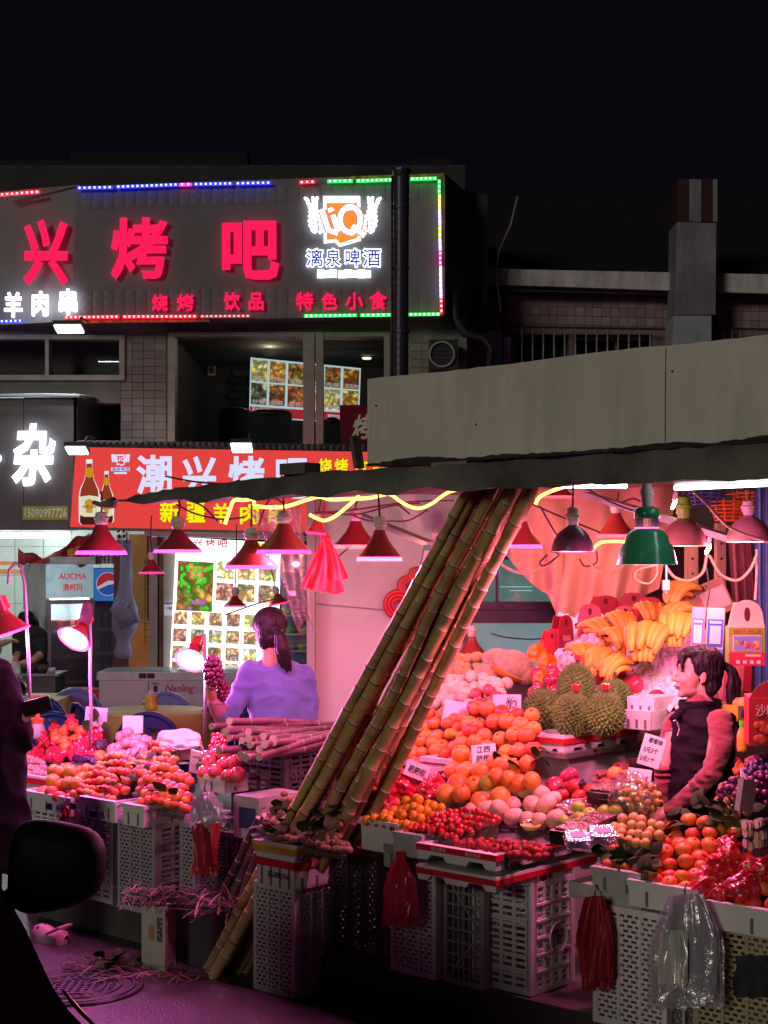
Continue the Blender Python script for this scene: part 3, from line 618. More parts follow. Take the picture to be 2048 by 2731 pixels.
for nm, pts, c in (('emblem_disc', [(math.cos(a), math.sin(a)) for a in np.linspace(0, 2 * math.pi, 32, endpoint=False)], (.85, .85, .88)),
                   ('emblem_red', [(math.cos(a), math.sin(a)) for a in np.linspace(.12, math.pi + .28, 20)] + [(-.5, .02), (0, .3), (.5, .3)], (.62, .03, .04)),
                   ('emblem_blue', [(math.cos(a), math.sin(a)) for a in np.linspace(math.pi + .5, 2 * math.pi - .12, 20)] + [(.5, 0), (0, -.08), (-.5, -.32)], (.02, .12, .55))):
    mb = MB(); k = .145 if nm == 'emblem_disc' else .138; mb.prism([(x * k, y * k) for x, y in pts], (.02, -.068 - (.004 if nm != 'emblem_disc' else 0), 1.73), (1, 0, 0), (0, 0, 1), (0, .003, 0))
    link(nm, mb.mesh(nm, mat(nm, c, .4, emit=c, es=.35, var=0)), fb)
mb = MB()
for z in (.57, .87, 1.17):
    for i in range(5): mb.lathe([(.03, 0), (.032, .12), (.012, .17), (.012, .21), (0, .21)], 8, (-.2 + i * .1, .15, z))
link('bottle', mb.mesh('bottle', mat('fridge_bottles', (.3, .35, .3), .2, var=.3)), fb)['kind'] = 'stuff'
# boxes and cloth on top of the fridge
t = thing('carton', 'pale carton printed with green leaves lying on top of the white fridge', 'carton', W(200, 1506, 17.9))
mb = MB(); mb.box(W(200, 1495, 17.9), (.54, .3, .09)); wpart('box_body', mb.mesh('box_body', mat('leafy_carton', (.6, .72, .64), .6, var=.35, scale=9, dirt=.4, dcol=(.1, .4, .3), dscale=10)), t)
t = thing('egg_tray', 'stack of pale green plastic cup trays on top of the dark blue fridge', 'tray', W(268, 1504, 18.2))
for i in range(5):
    mb = MB()
    for j in range(9): mb.lathe([(.02, 0), (.028, .03)], 8, (-.2 + j * .05, 0, i * .032))
    mb.box((0, 0, i * .032 + .03), (.48, .2, .004)); link('tray_layer', mb.mesh('tray_layer', mat('tray_green', (.55, .7, .6), .5)), t)
m_rcloth = mat('red_cloth', (.50, .07, .07), .8, var=.2, bump=.3, bscale=12)
t = thing('folded_banner', 'faded red cloth banner with yellow print heaped on top of the fridges', 'banner', W(150, 1510, 18.0))
mb = MB(); gr = []
for i in range(9):
    row = []
    for j in range(25):
        x = 48 + j * 8; top = 1462 + 22 * math.cos((x - 115) / 40) * (1 if x < 165 else .3) - (max(0, x - 150) * .42)
        f = i / 8; row.append(W(x, top + 6 * math.sin(j * .9 + i) + f * (1508 - top), 17.95 - .1 * math.sin(f * 3 + j * .5)))
    gr.append(row)
mb.sheet(gr); wpart('cloth', mb.mesh('cloth', m_rcloth, True), t)
word_px('柴牛', 178, 1458, 225, 1482, 17.78, .002, .02, mat('banner_gold', (.6, .38, .04), .7, emit=(.6, .4, .05), es=.1), t, 'lettering', 0, -.35)
# door jamb, pillar, hanging cloth
m_jamb = mat('door_jamb_wall', (.34, .31, .27), .7, var=.25, dirt=.5, dcol=(.18, .1, .06), dscale=3)
D = thing('door_pillar', 'worn wall pillar painted ochre and orange between the fridge and the menu board', 'pillar', W(365, 1900, 17.2))
wpart('pillar_body', px_box(343, 1425, 392, 1960, 17.2, .35).mesh('pillar_body', mat('ochre_wall', (.36, .23, .07), .7, var=.2, dirt=.3)), D)
wpart('lower_panel', px_box(347, 1655, 398, 1960, 17.16, .03).mesh('lower_panel', mat('orange_panel', (.60, .25, .06), .6)), D)
wpart('maroon_panel', px_box(303, 1440, 350, 1960, 17.25, .03).mesh('maroon_panel', mat('maroon_panel', (.12, .012, .03), .6)), D)
wpart('jamb', px_box(398, 1432, 420, 1960, 16.7, .4).mesh('jamb', m_frame), D)
wpart('jamb', px_box(424, 1432, 436, 1960, 16.6, .3).mesh('jamb', mat('brown_jamb', (.2, .1, .06), .7)), D)
wpart('jamb', px_box(436, 1432, 468, 1960, 16.4, .3).mesh('jamb', m_jamb), D)
pl_ = thing('name_plate', 'small white and blue household notice stuck on the door jamb', 'notice', W(450, 1641, 16.3))
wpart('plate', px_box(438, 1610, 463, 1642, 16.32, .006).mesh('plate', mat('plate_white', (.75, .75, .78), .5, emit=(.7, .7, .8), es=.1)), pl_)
wpart('plate_edge', px_box(438, 1608, 463, 1612, 16.315, .006).mesh('plate_edge', mat('plate_blue', (.05, .1, .5), .5)), pl_)
word_px('十户联防', 440, 1617, 461, 1627, 16.31, .002, .01, MATS['plate_blue'], pl_, 'lettering')
m_bag = mat('grey_blue_cloth', (.19, .20, .30), .85, var=.15, bump=.3, bscale=14)
t = thing('hanging_cloth', 'knotted grey blue cloth bundle hanging from the door head beside the dark fridge', 'cloth', W(336, 1756, 15.9))
mb = MB()
prof = [(1442, 14), (1480, 15), (1530, 16), (1575, 18), (1597, 24), (1620, 33), (1655, 34), (1685, 30), (1700, 18), (1715, 17), (1735, 22), (1750, 22), (1757, 8)]
gr = []
for y, hw in prof:
    c = W(338 - (y - 1440) * .03, y, 15.9); r = hw / FPX * 15.9
    gr.append([c + Vector((r * math.cos(a) * (1 + .13 * math.sin(5 * a + y * .05)), r * .7 * math.sin(a) * (1 + .2 * math.sin(4 * a + y * .08)), 0)) for a in np.linspace(0, 2 * math.pi, 25)])
mb.sheet(gr); wpart('bundle', mb.mesh('bundle', m_bag, True), t)
for k in range(7):
    mb = MB(); a = -2.6 + k * .35
    mb.tube([W(338 + 15 * math.cos(a * 1.1 + k), 1600, 15.7), W(333 + 34 * math.cos(a), 1625 + 6 * k, 15.66), W(335 + 26 * math.cos(a + .7), 1680 - 4 * k, 15.66)], [.03, .045, .02], 8); wpart('fold', mb.mesh('fold', m_bag, True), t)
mb = MB(); mb.tube([W(338, 1442, 15.9), W(338, 1418, 15.9)], .01, 5); wpart('cord', mb.mesh('cord', m_black), t)
t = thing('panda_plush', 'small black and white plush head hanging above the cloth bundle', 'plush toy', W(322, 1440, 15.8))
mb = MB(); mb.ball(W(323, 1430, 15.8), (.055, .05, .05), 14, 10); wpart('head', mb.mesh('head', mat('plush_white', (.6, .6, .6), .9), True), t)
for x in (318, 331):
    mb = MB(); mb.ball(W(x, 1430, 15.745), (.018, .01, .02), 8, 6); wpart('eye_patch', mb.mesh('eye_patch', m_black), t)
    mb = MB(); mb.ball(W(x - 2, 1418, 15.8), (.02, .02, .02), 8, 6); wpart('ear', mb.mesh('ear', m_black), t)
# wire rack behind jamb
mb = MB()
for j in range(12): mb.bar(W(385, 1500 + j * 18, 17.0), W(402, 1500 + j * 18, 17.0), .008)
mb.bar(W(387, 1490, 17.0), W(387, 1720, 17.0), .008); mb.bar(W(400, 1490, 17.0), W(400, 1720, 17.0), .008)
t = tag(link('wire_rack', mb.mesh('wire_rack', mat('rack_wire', (.05, .05, .05), .4, .6))), 'narrow dark wire rack fixed beside the ochre pillar', 'rack')
# ---------------------------------------------------------------- lit menu board by the door
YN = 16.3
t = thing('menu_board', 'tall glowing white menu board covered in dish photographs beside the restaurant door', 'menu board', W(600, 1800, YN))
def nq(u, v):
    tl, tr, br, bl = (470, 1432), (748, 1448), (740, 1812), (452, 1800)
    return tuple(tl[i] * (1 - u) * (1 - v) + tr[i] * u * (1 - v) + br[i] * u * v + bl[i] * (1 - u) * v for i in (0, 1))
def nquad(u0, v0, u1, v1, d): return px_quad([nq(u0, v0), nq(u0, v1), nq(u1, v1), nq(u1, v0)], YN - d, .004)
wpart('light_panel', px_quad([nq(0, 0), nq(0, 1), nq(1, 1), nq(1, 0)], YN, .06).mesh('light_panel', glow('menu_white', (.95, .98, 1), 2.1)), t)
m_cap = glow('caption_grey', (.55, .5, .55), 1.0)
nd = [dish('dish_dn_%d' % i, *tuple(tuple(min(1, c * 2.1 + .16) for c in k) for k in dish_cols[i]), 18, 2.0) for i in range(10)]
wpart('dish_photo', nquad(.03, .17, .37, .53, .006).mesh('dish_photo', dish('dish_hero', (.05, .7, .05), (.85, .45, .1), (.4, .15, .05), 11, 1.5)), t)
mb = MB()
rng = random.Random(9)
for i in range(26):
    u, v = rng.uniform(.05, .34), rng.uniform(.2, .38); x, y = nq(u, v); px_quad([(x, y), (x + rng.uniform(-3, 3), y + 9), (x + 7, y + rng.uniform(4, 10)), (x + 6, y)], YN - .01, .002, 0, mb)
wpart('herb_print', mb.mesh('herb_print', glow('herb_green', (.04, .75, .05), 1.1)), t)['kind'] = 'stuff'
mb = MB()
for i in range(5):
    u, v = rng.uniform(.1, .3), rng.uniform(.42, .5); x, y = nq(u, v); px_quad([(x, y), (x - 2, y + 10), (x + 8, y + 12), (x + 10, y + 3)], YN - .01, .002, 0, mb)
wpart('onion_print', mb.mesh('onion_print', glow('onion_purple', (.5, .14, .6), 1.0)), t)
k = 0
for r, (v0, v1) in enumerate([(.155, .285), (.315, .445)]):
    for c in range(3):
        u0 = .40 + c * .2; wpart('dish_photo', nquad(u0, v0, u0 + .165, v1, .006).mesh('dish_photo', nd[k % 10]), t); k += 1
        x, y = nq(u0 + .08, v1 + .017); word_px(['羊肉串', '烤鸡翅', '五花肉', '牛板筋', '香肠串', '金针菇'][r * 3 + c], x - 15, y - 4, x + 15, y + 4, YN - .008, .002, .01, m_cap, t, 'caption')
for r, v0 in enumerate((.535, .66, .785, .90)):
    for c in range(5 if r < 3 else 6):
        u0 = .015 + c * .165; wpart('dish_photo', nquad(u0, v0, u0 + .125, v0 + .095, .006).mesh('dish_photo', nd[(k * 3) % 10]), t); k += 1
        x, y = nq(u0 + .06, v0 + .11); word_px('烤肉串', x - 9, y - 2.5, x + 9, y + 2.5, YN - .008, .002, .0, m_cap, t, 'caption')
for i, ch in enumerate('兴烤吧'): word_px(ch, 515 + i * 33, 1436 + i * 1.6, 541 + i * 33, 1456 + i * 1.6, YN - .008, .002, .03, glow('menu_head', (.62, .12, .16), .9), t, 'letter')
wpart('badge', nquad(.66, .01, .92, .085, .006).mesh('badge', glow('badge_red', (.85, .03, .03), 1)), t)
word_px('热卖', 668, 1444, 705, 1460, YN - .012, .002, .03, m_yel, t, 'letter')
wpart('green_print', nquad(.45, .97, 1.0, 1.04, .008).mesh('green_print', glow('menu_green', (.2, .5, .2), .8)), t)
point_light('board_glow', t, W(600, 1620, YN - .35) - t.location, 16, (.95, .97, 1), .4)
wpart('shade_frame', px_quad([(385, 1416), (385, 1428), (840, 1442), (840, 1430)], YN - .05, .3).mesh('shade_frame', mat('white_rail', (.45, .45, .45), .6, dirt=.5)), t)
# refrigerated glass display right of the board
t = thing('display_cabinet', 'glass fronted food display cabinet in dim light to the right of the lit menu board', 'display cabinet', W(785, 1860, 16.4))
wpart('cabinet_back', px_box(750, 1455, 850, 1900, 16.6, .1).mesh('cabinet_back', mat('cabinet_dark', (.10, .12, .15), .5)), t)
for y in (1520, 1600, 1640, 1690, 1735, 1790): wpart('shelf', px_box(752, y, 848, y + 4, 16.42, .18).mesh('shelf', mat('cabinet_shelf', (.4, .43, .46), .4)), t)
for i, (x, y, c) in enumerate([(772, 1625, (.4, .3, .15)), (805, 1630, (.35, .3, .2)), (775, 1676, (.1, .3, .08)), (815, 1680, (.5, .4, .08)), (770, 1725, (.2, .4, .25)), (812, 1722, (.3, .35, .1)), (780, 1775, (.5, .35, .15)), (820, 1778, (.4, .3, .2))]):
    mb = MB(); mb.lathe([(.05, 0), (.085, .05), (.08, .06), (0, .075)], 14, W(x, y + 12, 16.5)); wpart('food_bowl', mb.mesh('food_bowl', mat('food_%d' % i, c, .6, var=.5, scale=30)), t)
wpart('glass', px_box(750, 1455, 850, 1800, 16.38, .006).mesh('glass', m_glass), t)
wpart('base_panel', px_box(750, 1800, 850, 1960, 16.4, .2).mesh('base_panel', mat('cabinet_base', (.25, .3, .28), .5)), t)
# ---------------------------------------------------------------- dim neighbour building on the right
YD = 19.0
m_maroon = mat('maroon_tile', (.26, .17, .18), .75, var=.25, dirt=.5, dcol=(.05, .03, .035), dscale=1.5)
m_ledge = mat('stained_ledge', (.62, .60, .60), .7, var=.2, dirt=.7, dcol=(.09, .07, .075), dscale=2.5, stretch=(1, 1, .25))
N_ = thing('tiled_building', 'dim maroon tiled building with barred windows behind the white awning panel', 'building', W(1700, 1000, YD))
mb = MB(); 
for r in [(1215, 770, 2120, 872), (1215, 872, 1300, 1200), (1345, 872, 1372, 1010), (1518, 890, 1535, 1010), (1740, 872, 2120, 1010), (1372, 872, 1740, 892)]: px_box(*r, YD, .3, 0, mb)
wpart('wall', mb.mesh('wall', m_maroon), N_)
tm = MB(); tm.box((0, 0, 0), (.105, .012, .105)); tme2 = tm.mesh('tile', mat('maroon_tile_piece', (.34, .22, .23), .6, var=.15, rnd=.22, dirt=.4, dscale=3))
for i in range(38):
    for j in range(4): 
        x = 1335 + i * 23.4
        if x < 2060: link('tile', tme2, N_, W(x, 778 + j * 24 + i * .6, YD - .006) - N_.location)
mb = MB(); px_quad([(1258, 716), (1258, 757), (2120, 785), (2120, 733)], YD - .4, .7, 0, mb); wpart('ledge', mb.mesh('ledge', m_ledge), N_)
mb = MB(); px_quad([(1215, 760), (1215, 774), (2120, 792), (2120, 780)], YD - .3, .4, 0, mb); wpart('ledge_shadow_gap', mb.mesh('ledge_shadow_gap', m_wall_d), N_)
wpart('window_void', px_box(1365, 885, 1745, 1040, YD + .35, .05).mesh('window_void', mat('dark_glass', (.01, .012, .015), .2)), N_)
for r in [(1368, 882, 1374, 1020), (1515, 890, 1522, 1010), (1532, 898, 1740, 908), (1640, 898, 1645, 1010), (1372, 882, 1520, 890)]: wpart('window_frame', px_box(*r, YD + .25, .06).mesh('window_frame', m_frame), N_)
m_bar = mat('steel_bar', (.42, .40, .42), .45, .5)
for i in range(13):
    mb = MB(); x = 1392 + i * 28.5; mb.tube([W(x, 870, YD - .25), W(x, 1015, YD - .25)], .011, 6); wpart('window_bar', mb.mesh('window_bar', m_bar, True), N_)
for i in range(9):
    mb = MB(); x = 1930 + i * 22; mb.tube([W(x, 875, YD - .25), W(x, 960, YD - .25)], .009, 6); wpart('window_bar', mb.mesh('window_bar', m_bar, True), N_)
for pts in [[(1335, 868), (1335, 872), (1800, 880), (1800, 876)], [(1905, 872), (1905, 876), (2120, 882), (2120, 878)]]: wpart('bar_rail', px_quad(pts, YD - .27, .05).mesh('bar_rail', m_black), N_)
for x in (1343, 1795, 1907): wpart('frame_post', px_box(x - 3, 770, x + 3, 990, YD - .28, .05).mesh('frame_post', m_black), N_)
wpart('downpipe', px_box(1345, 900, 1362, 1010, YD - .3, .1).mesh('downpipe', mat('pale_pipe', (.25, .25, .28), .6)), N_)
t = thing('chimney_column', 'square stained concrete chimney column with a red banded top rising above the maroon building', 'column', W(1855, 920, 18.2))
m_col = mat('column_concrete', (.24, .245, .28), .75, var=.2, dirt=.6, dcol=(.07, .065, .06), dscale=2, stretch=(1, 1, .3))
wpart('shaft', px_quad([(1805, 592), (1800, 840), (1908, 838), (1910, 595)], 18.2, .5).mesh('shaft', m_col), t)
wpart('foot_block', px_quad([(1797, 842), (1792, 922), (1897, 908), (1897, 842)], 18.1, .5).mesh('foot_block', mat('foot_pale', (.36, .38, .44), .6, dirt=.4)), t)
for i, (x0, x1, c) in enumerate([(1806, 1836, 'r'), (1838, 1870, 'g'), (1872, 1900, 'r'), (1901, 1913, 'g')]):
    wpart('top_band', px_quad([(x0, 478), (x0, 590), (x1, 592), (x1, 478)], 18.2 + .01 * i, .45).mesh('top_band', mat('band_red', (.05, .008, .01), .7, dirt=.4) if c == 'r' else m_col), t)
t = thing('roof_slope', 'dark maroon roof slope behind the ledge of the tiled building', 'roof', W(1700, 720, 21))
mb = MB(); mb.add([W(1240, 712, 19.4), W(2150, 735, 19.4), W(2150, 520, 24), W(1290, 520, 24)], [(0, 1, 2, 3)]); wpart('roof_sheet', mb.mesh('roof_sheet', mat('roof_maroon', (.012, .007, .010), .9)), t)
# loose cables hanging off the ledge, corrugated hose, AC unit, light on the roof
m_wire = mat('pale_wire', (.35, .32, .36), .6)
for pts, lab in [([(1283, 545), (1275, 600), (1245, 690), (1220, 760)], 'thin pale cable drooping from the signboard corner to the wall'), ([(1380, 525), (1362, 600), (1330, 670), (1323, 718), (1325, 750), (1336, 830)], 'thin pale cable hanging in a curve over the maroon building ledge')]:
    mb = MB(); q = [W(x, y, 18.3) for x, y in pts]; mb.tube(q, .012, 6); tag(link('cable', mb.mesh('cable', m_wire, True)), lab, 'cable')
mb = MB(); q = [W(x, y, 17.2) for x, y in [(1208, 780), (1214, 850), (1240, 890), (1290, 900), (1310, 930), (1306, 985)]]; mb.tube(q, .05, 10); tag(link('hose', mb.mesh('hose', m_pipe, True)), 'thick dark drain hose bending down the wall beside the awning', 'hose')
t = thing('air_conditioner', 'dark air conditioner unit mounted on the wall right of the downpipe', 'air conditioner', W(1183, 985, 17.0))
wpart('case', px_box(1145, 905, 1222, 985, 17.0, .3).mesh('case', mat('ac_dark', (.03, .03, .032), .6)), t)
mb = MB(); mb.lathe([(.14, 0), (.15, .02), (.13, .02)], 24, rot=Matrix.Rotation(R(90), 3, 'X'), c=W(1178, 945, 16.98)); wpart('fan_ring', mb.mesh('fan_ring', m_bar), t)
for j in range(6): wpart('slat', px_box(1148, 910 + j * 12, 1220, 912 + j * 12, 16.99, .01).mesh('slat', m_black), t)
# far dark roofs against the sky
t = thing('far_building', 'barely visible dark building block against the night sky behind the big signboard', 'building', W(500, 560, 34))
for r in [(-100, 428, 190, 560), (188, 405, 660, 560), (1100, 420, 1200, 560)]:
    wpart('block', px_box(*r, 34, 4).mesh('block', mat('far_wall', (.012, .012, .018), .9)), t)
# ================================================================ fruit stall: awning, walls, lamps
m_sheet = mat('awning_sheet', (.72, .68, .57), .6, var=.08, scale=1.2, bump=.08, bscale=5, dirt=.42, dcol=(.2, .18, .14), dscale=2.6, stretch=(1, 1, .22))
m_moss = mat('dark_grime', (.035, .03, .025), .9, var=.5, scale=9, bump=.6, bscale=40)
m_slab = mat('awning_edge', (.15, .135, .12), .8, var=.5, scale=3, bump=.6, bscale=22, dirt=.5, dcol=(.015, .012, .012), dscale=4)
AW = thing('stall_awning', 'fruit stall awning with a pale metal fascia and a grimy dark edge', 'awning', AB(.3, .5, 0))
def wp(name, mb, m, parent, smooth=False): return wpart(name, mb.mesh(name, m, smooth), parent)
rng = random.Random(11)
aL = a_of(982, 0)
seams = [aL, a_of(1776, 0), 2.6]
for k in range(2):
    a0, a1 = seams[k] + .002, seams[k + 1] - .002; n = 40; gr = []
    for z in np.linspace(0, 1, 8):
        row = []
        for i in range(n + 1):
            a = a0 + (a1 - a0) * i / n; zz = 2.383 + z * (.372 + .003 * math.sin(a * 5) + (rng.uniform(-.0015, .0015) if z == 1 else 0))
            row.append(AB(a, .004 * math.sin(a * 6 + z * 2) + .002 * math.sin(a * 17 + z * 3), zz))
        gr.append(row)
    mb = MB(); mb.sheet(gr); mb.sheet([[p + Vector((V.x, V.y, 0)) * .02 for p in r] for r in gr]); wp('fascia_sheet', mb, m_sheet, AW, True)
mb = MB(); mb.prism([(0, 0), (.02, 0), (.02, .372), (0, .372)], AB(aL - .005, 0, 2.383), (U.x, U.y, 0), (0, 0, 1), (V.x * .4, V.y * .4, 0)); wp('fascia_return', mb, m_sheet, AW)
for a in (aL + .05, aL + .6, seams[1] + .03):
    mb = MB(); p = AB(a, -.006, 2.70 - rng.uniform(0, .2)); mb.ball(p, .004, 8, 6); wp('rivet', mb, m_moss, AW)
# grime line under the fascia
mb = MB(); gr = []
for i in range(141):
    a = aL + (2.6 - aL) * i / 140; h = .002 + .018 * abs(math.sin(i * .137) * math.sin(i * .051 + 1)) ** 2 + rng.uniform(0, .006); gr.append((AB(a, -.012, 2.378), AB(a, -.012, 2.385 + h)))
mb.sheet([[g_[0] for g_ in gr], [g_[1] for g_ in gr]]); wp('grime_edge', mb, m_moss, AW)
# dark slab edge along the whole front
a0 = a_of(318, 0); n = 90; top = []; bot = []; bkk = []
for i in range(n + 1):
    f = i / n; a = a0 + (2.6 - a0) * f; nz = rng.uniform(-.006, .006)
    tz = 2.300 + .062 * min(1, f * 4) + .022 * max(0, f * 2 - 1) + nz - (.02 if f < .03 else 0)
    bz = 2.268 - .024 * f + .012 * math.sin(i * .9) * (1 if f < .45 else .3) + rng.uniform(-.006, .004)
    top.append(AB(a, -.05 + .02 * math.sin(i * .4), tz)); bot.append(AB(a, -.07, bz)); bkk.append((AB(a, .75, 2.36), AB(a, .75, 2.33)))
mb = MB(); mb.sheet([bot, top, [x[0] for x in bkk]]); mb.sheet([[x[1] for x in bkk], bot]); wp('slab_edge', mb, m_slab, AW, True)
mb = MB(); mb.tube([AB(a0 + .02, -.05, 2.272), AB(a0 - .06, -.07, 2.262), AB(a0 - .13, -.06, 2.275), AB(a0 - .16, -.03, 2.28)], [.03, .014, .012, .008], 8); wp('broken_tip', mb, m_slab, AW, True)
mb = MB(); mb.box(AB(a_of(800, -.02), -.02, 2.385), (.16, .1, .05), rot=Matrix.Rotation(ANG, 3, 'Z')); wp('loose_block', mb, m_slab, AW)
mb = MB(); mb.bar(AB(a_of(958, .05), .05, 2.38), AB(a_of(945, .05), .05, 2.52), .05, .02); wp('stub_post', mb, m_slab, AW)
# roof sheet and inner beams
mb = MB(); mb.add([AB(aL + .1, .2, 2.74), AB(2.7, .2, 2.76), AB(2.7, 5.2, 2.9), AB(aL + .1, 5.2, 2.75)], [(0, 1, 2, 3)]); mb.add([AB(a0, .7, 2.365), AB(aL + .1, .7, 2.365), AB(aL + .1, 3.4, 2.46), AB(a0, 3.4, 2.42)], [(0, 1, 2, 3)]); wp('roof_sheet', mb, mat('roof_underside', (.45, .38, .3), .8, var=.2), AW)
m_beam = mat('white_steel_beam', (.50, .48, .46), .5, var=.15, dirt=.4, dscale=5)
for p, q, w in [(W(1560, 1318, 8.3), W(1960, 1440, 7.2), .06), (W(960, 1375, 9.6), W(1150, 1452, 9.0), .07), (W(1150, 1428, 9.0), W(1245, 1430, 9.0), .03)]:
    mb = MB(); mb.bar(p, q, w, .03); wp('beam', mb, m_beam, AW)
# ---------------------------------------------------------------- back walls of the stall
m_pw = mat('stall_plaster', (.66, .62, .56), .75, var=.08, scale=1.5, bump=.08, bscale=20, dirt=.25, dcol=(.4, .35, .3), dscale=2)
SW = thing('stall_wall', 'pale painted back wall of the fruit stall glowing pink under the lamps', 'wall', W(960, 1950, 10.4))
mb = MB(); px_quad([(838, 1280), (838, 2040), (1245, 2040), (1245, 1280)], 10.4, .12, 0, mb); wp('wall_panel', mb, m_pw, SW)
mb = MB(); px_box(818, 1280, 839, 2040, 10.25, .3, 0, mb); wp('corner_post', mb, mat('corner_post', (.42, .36, .33), .7), SW)
mb = MB(); px_quad([(1048, 1315), (1095, 1430), (1128, 1418), (1100, 1300)], 10.0, .02, 0, mb); wp('tilted_board', mb, m_pw, SW)
mb = MB(); mb.bar(W(842, 1610, 10.38), W(1040, 1628, 10.38), .006); wp('panel_joint', mb, mat('joint_line', (.35, .28, .26), .8), SW)
mb = MB()
for r in [(1245, 1280, 1500, 1480), (1500, 1280, 2140, 2040), (1245, 1810, 1500, 2040)]: px_box(*r, 10.4, .1, 0, mb)
wp('rear_wall', mb, mat('rear_wall_dark', (.10, .07, .06), .8, var=.3), SW)
m_win = mat('window_steel_dark', (.03, .025, .03), .45, var=.2)
for r in [(1238, 1478, 1500, 1492), (1238, 1605, 1500, 1626), (1238, 1628, 1500, 1652), (1238, 1652, 1500, 1662), (1322, 1480, 1329, 1606), (1236, 1478, 1247, 1830), (1238, 1800, 1500, 1815)]: wp('window_frame', px_box(*r, 10.3, .1), m_win, SW)
wp('window_room', px_box(1240, 1490, 1500, 1606, 10.9, .02), mat('teal_room', (.22, .36, .33), .6, var=.25, scale=2, emit=(.22, .42, .38), es=.45), SW)
wp('window_room', px_box(1240, 1660, 1500, 1805, 10.9, .02), mat('teal_print', (.45, .6, .58), .6, var=.5, scale=5, emit=(.45, .68, .68), es=.5, dirt=.5, dcol=(.25, .4, .5), dscale=3), SW)
wp('pane', px_box(1248, 1492, 1500, 1606, 10.36, .005), m_glass, SW); wp('pane', px_box(1248, 1662, 1500, 1800, 10.36, .005), m_glass, SW)
for j in range(2): wp('window_reflection_tube', px_box(1335 + j * 25, 1564 + j * 10, 1420, 1566 + j * 10, 10.85, .01), glow('reflected_tube', (.6, .85, .85), 1.0), SW)
# plastic film hanging by the corner post
t = thing('plastic_film', 'crumpled translucent plastic film hanging at the corner of the stall wall', 'plastic film', W(770, 1520, 9.0))
mb = MB(); gr = []
for j in range(14):
    f = j / 13; y = 1350 + f * 320; row = []
    for i in range(12):
        g_ = i / 11; x = (655 + 140 * f ** .8) * (1 - g_) + (800 + 35 * f) * g_; row.append(W(x, y + 16 * math.sin(g_ * 5 + f * 2), 9.2 + .06 * math.sin(i * 2.1 + j * .9)))
    gr.append(row)
mb.sheet(gr); wp('film_sheet', mb, film('wrap_film', (.9, .85, .85), .12, .15, .6, (.5, .35, .35)), t, True)
# ---------------------------------------------------------------- peach curtain
m_cur = mat('peach_curtain', (.62, .36, .26), .85, var=.1, bump=.15, bscale=30, sheen=.3)
t = thing('curtain', 'gathered peach coloured cloth curtain hanging behind the bananas', 'curtain', W(1560, 1660, 9.3))
mb = MB(); gr = []
for j in range(26):
    f = j / 25; row = []
    for i in range(60):
        g_ = i / 59; x = 1300 + g_ * 510
        ytop = 1285; 
        # lower hem: swag on the left, gathered knot near 1490, falling folds to the right
        hem = 1478 + 110 * math.sin(min(1, g_ / .36) * math.pi / 2) if g_ < .36 else 1700 - 130 * max(0, (g_ - .42) / .58) * 1.0
        if .30 < g_ < .42: hem = 1588 + (1700 - 1588) * (g_ - .30) / .12
        y = ytop + (hem - ytop) * f
        x2 = x + (1492 - x) * .25 * f * (1 if g_ < .42 else .15) - (40 * f if g_ > .42 else 0)
        row.append(W(x2, y, 9.3 + .045 * math.sin(g_ * 46 + f * 2.2) * f + .03 * math.sin(g_ * 20 - f * 5)))
    gr.append(row)
mb.sheet(gr); wp('cloth', mb, m_cur, t, True)
mb = MB(); mb.tube([W(1290, 1292, 9.3), W(1820, 1292, 9.3)], .012, 8); wp('rod', mb, m_black, t)
# posts, blue sheet and shelves at the right rear
m_wood = mat('pale_timber', (.42, .32, .20), .7, var=.3, scale=3, stretch=(6, 6, .6))
for x0, x1, Y, lab in [(1832, 1862, 8.9, 'pale timber post with screw holes behind the brown dome lamp'), (1912, 1936, 8.8, 'narrow timber post standing in the dark stall corner')]:
    t = thing('timber_post', lab, 'post', W(x0, 2000, Y)); wp('post', px_box(x0, 1395, x1, 2050, Y, .08), m_wood, t)
    for j in range(6):
        mb = MB(); mb.ball(W((x0 + x1) / 2, 1450 + j * 40, Y), (.008, .004, .008), 6, 4); wp('screw_hole', mb, m_black, t)
t = thing('blue_sheet', 'blue corrugated plastic sheet hanging at the right end of the stall', 'sheet', W(2035, 1900, 7.6))
mb = MB(); mb.sheet([[W(2012 + i * 4, y, 7.6 + .03 * math.sin(i * 1.3)) for i in range(22)] for y in (1290, 1500, 1700, 1900)]); wp('sheet', mb, mat('blue_plastic', (.06, .14, .30), .5, var=.2), t, True)
t = thing('rose_cloth', 'dusty rose cloth strip hanging beside the blue sheet', 'cloth', W(1965, 1600, 8.5))
mb = MB(); mb.sheet([[W(1940 + i * 6 + (j * 1.5), 1420 + j * 24, 8.5 + .04 * math.sin(i * 1.7)) for i in range(11)] for j in range(9)]); wp('cloth', mb, mat('rose_cloth', (.32, .13, .12), .85, var=.2), t, True)
m_bask = mat('orange_basket', (.75, .22, .05), .5, var=.2, rnd=.2)
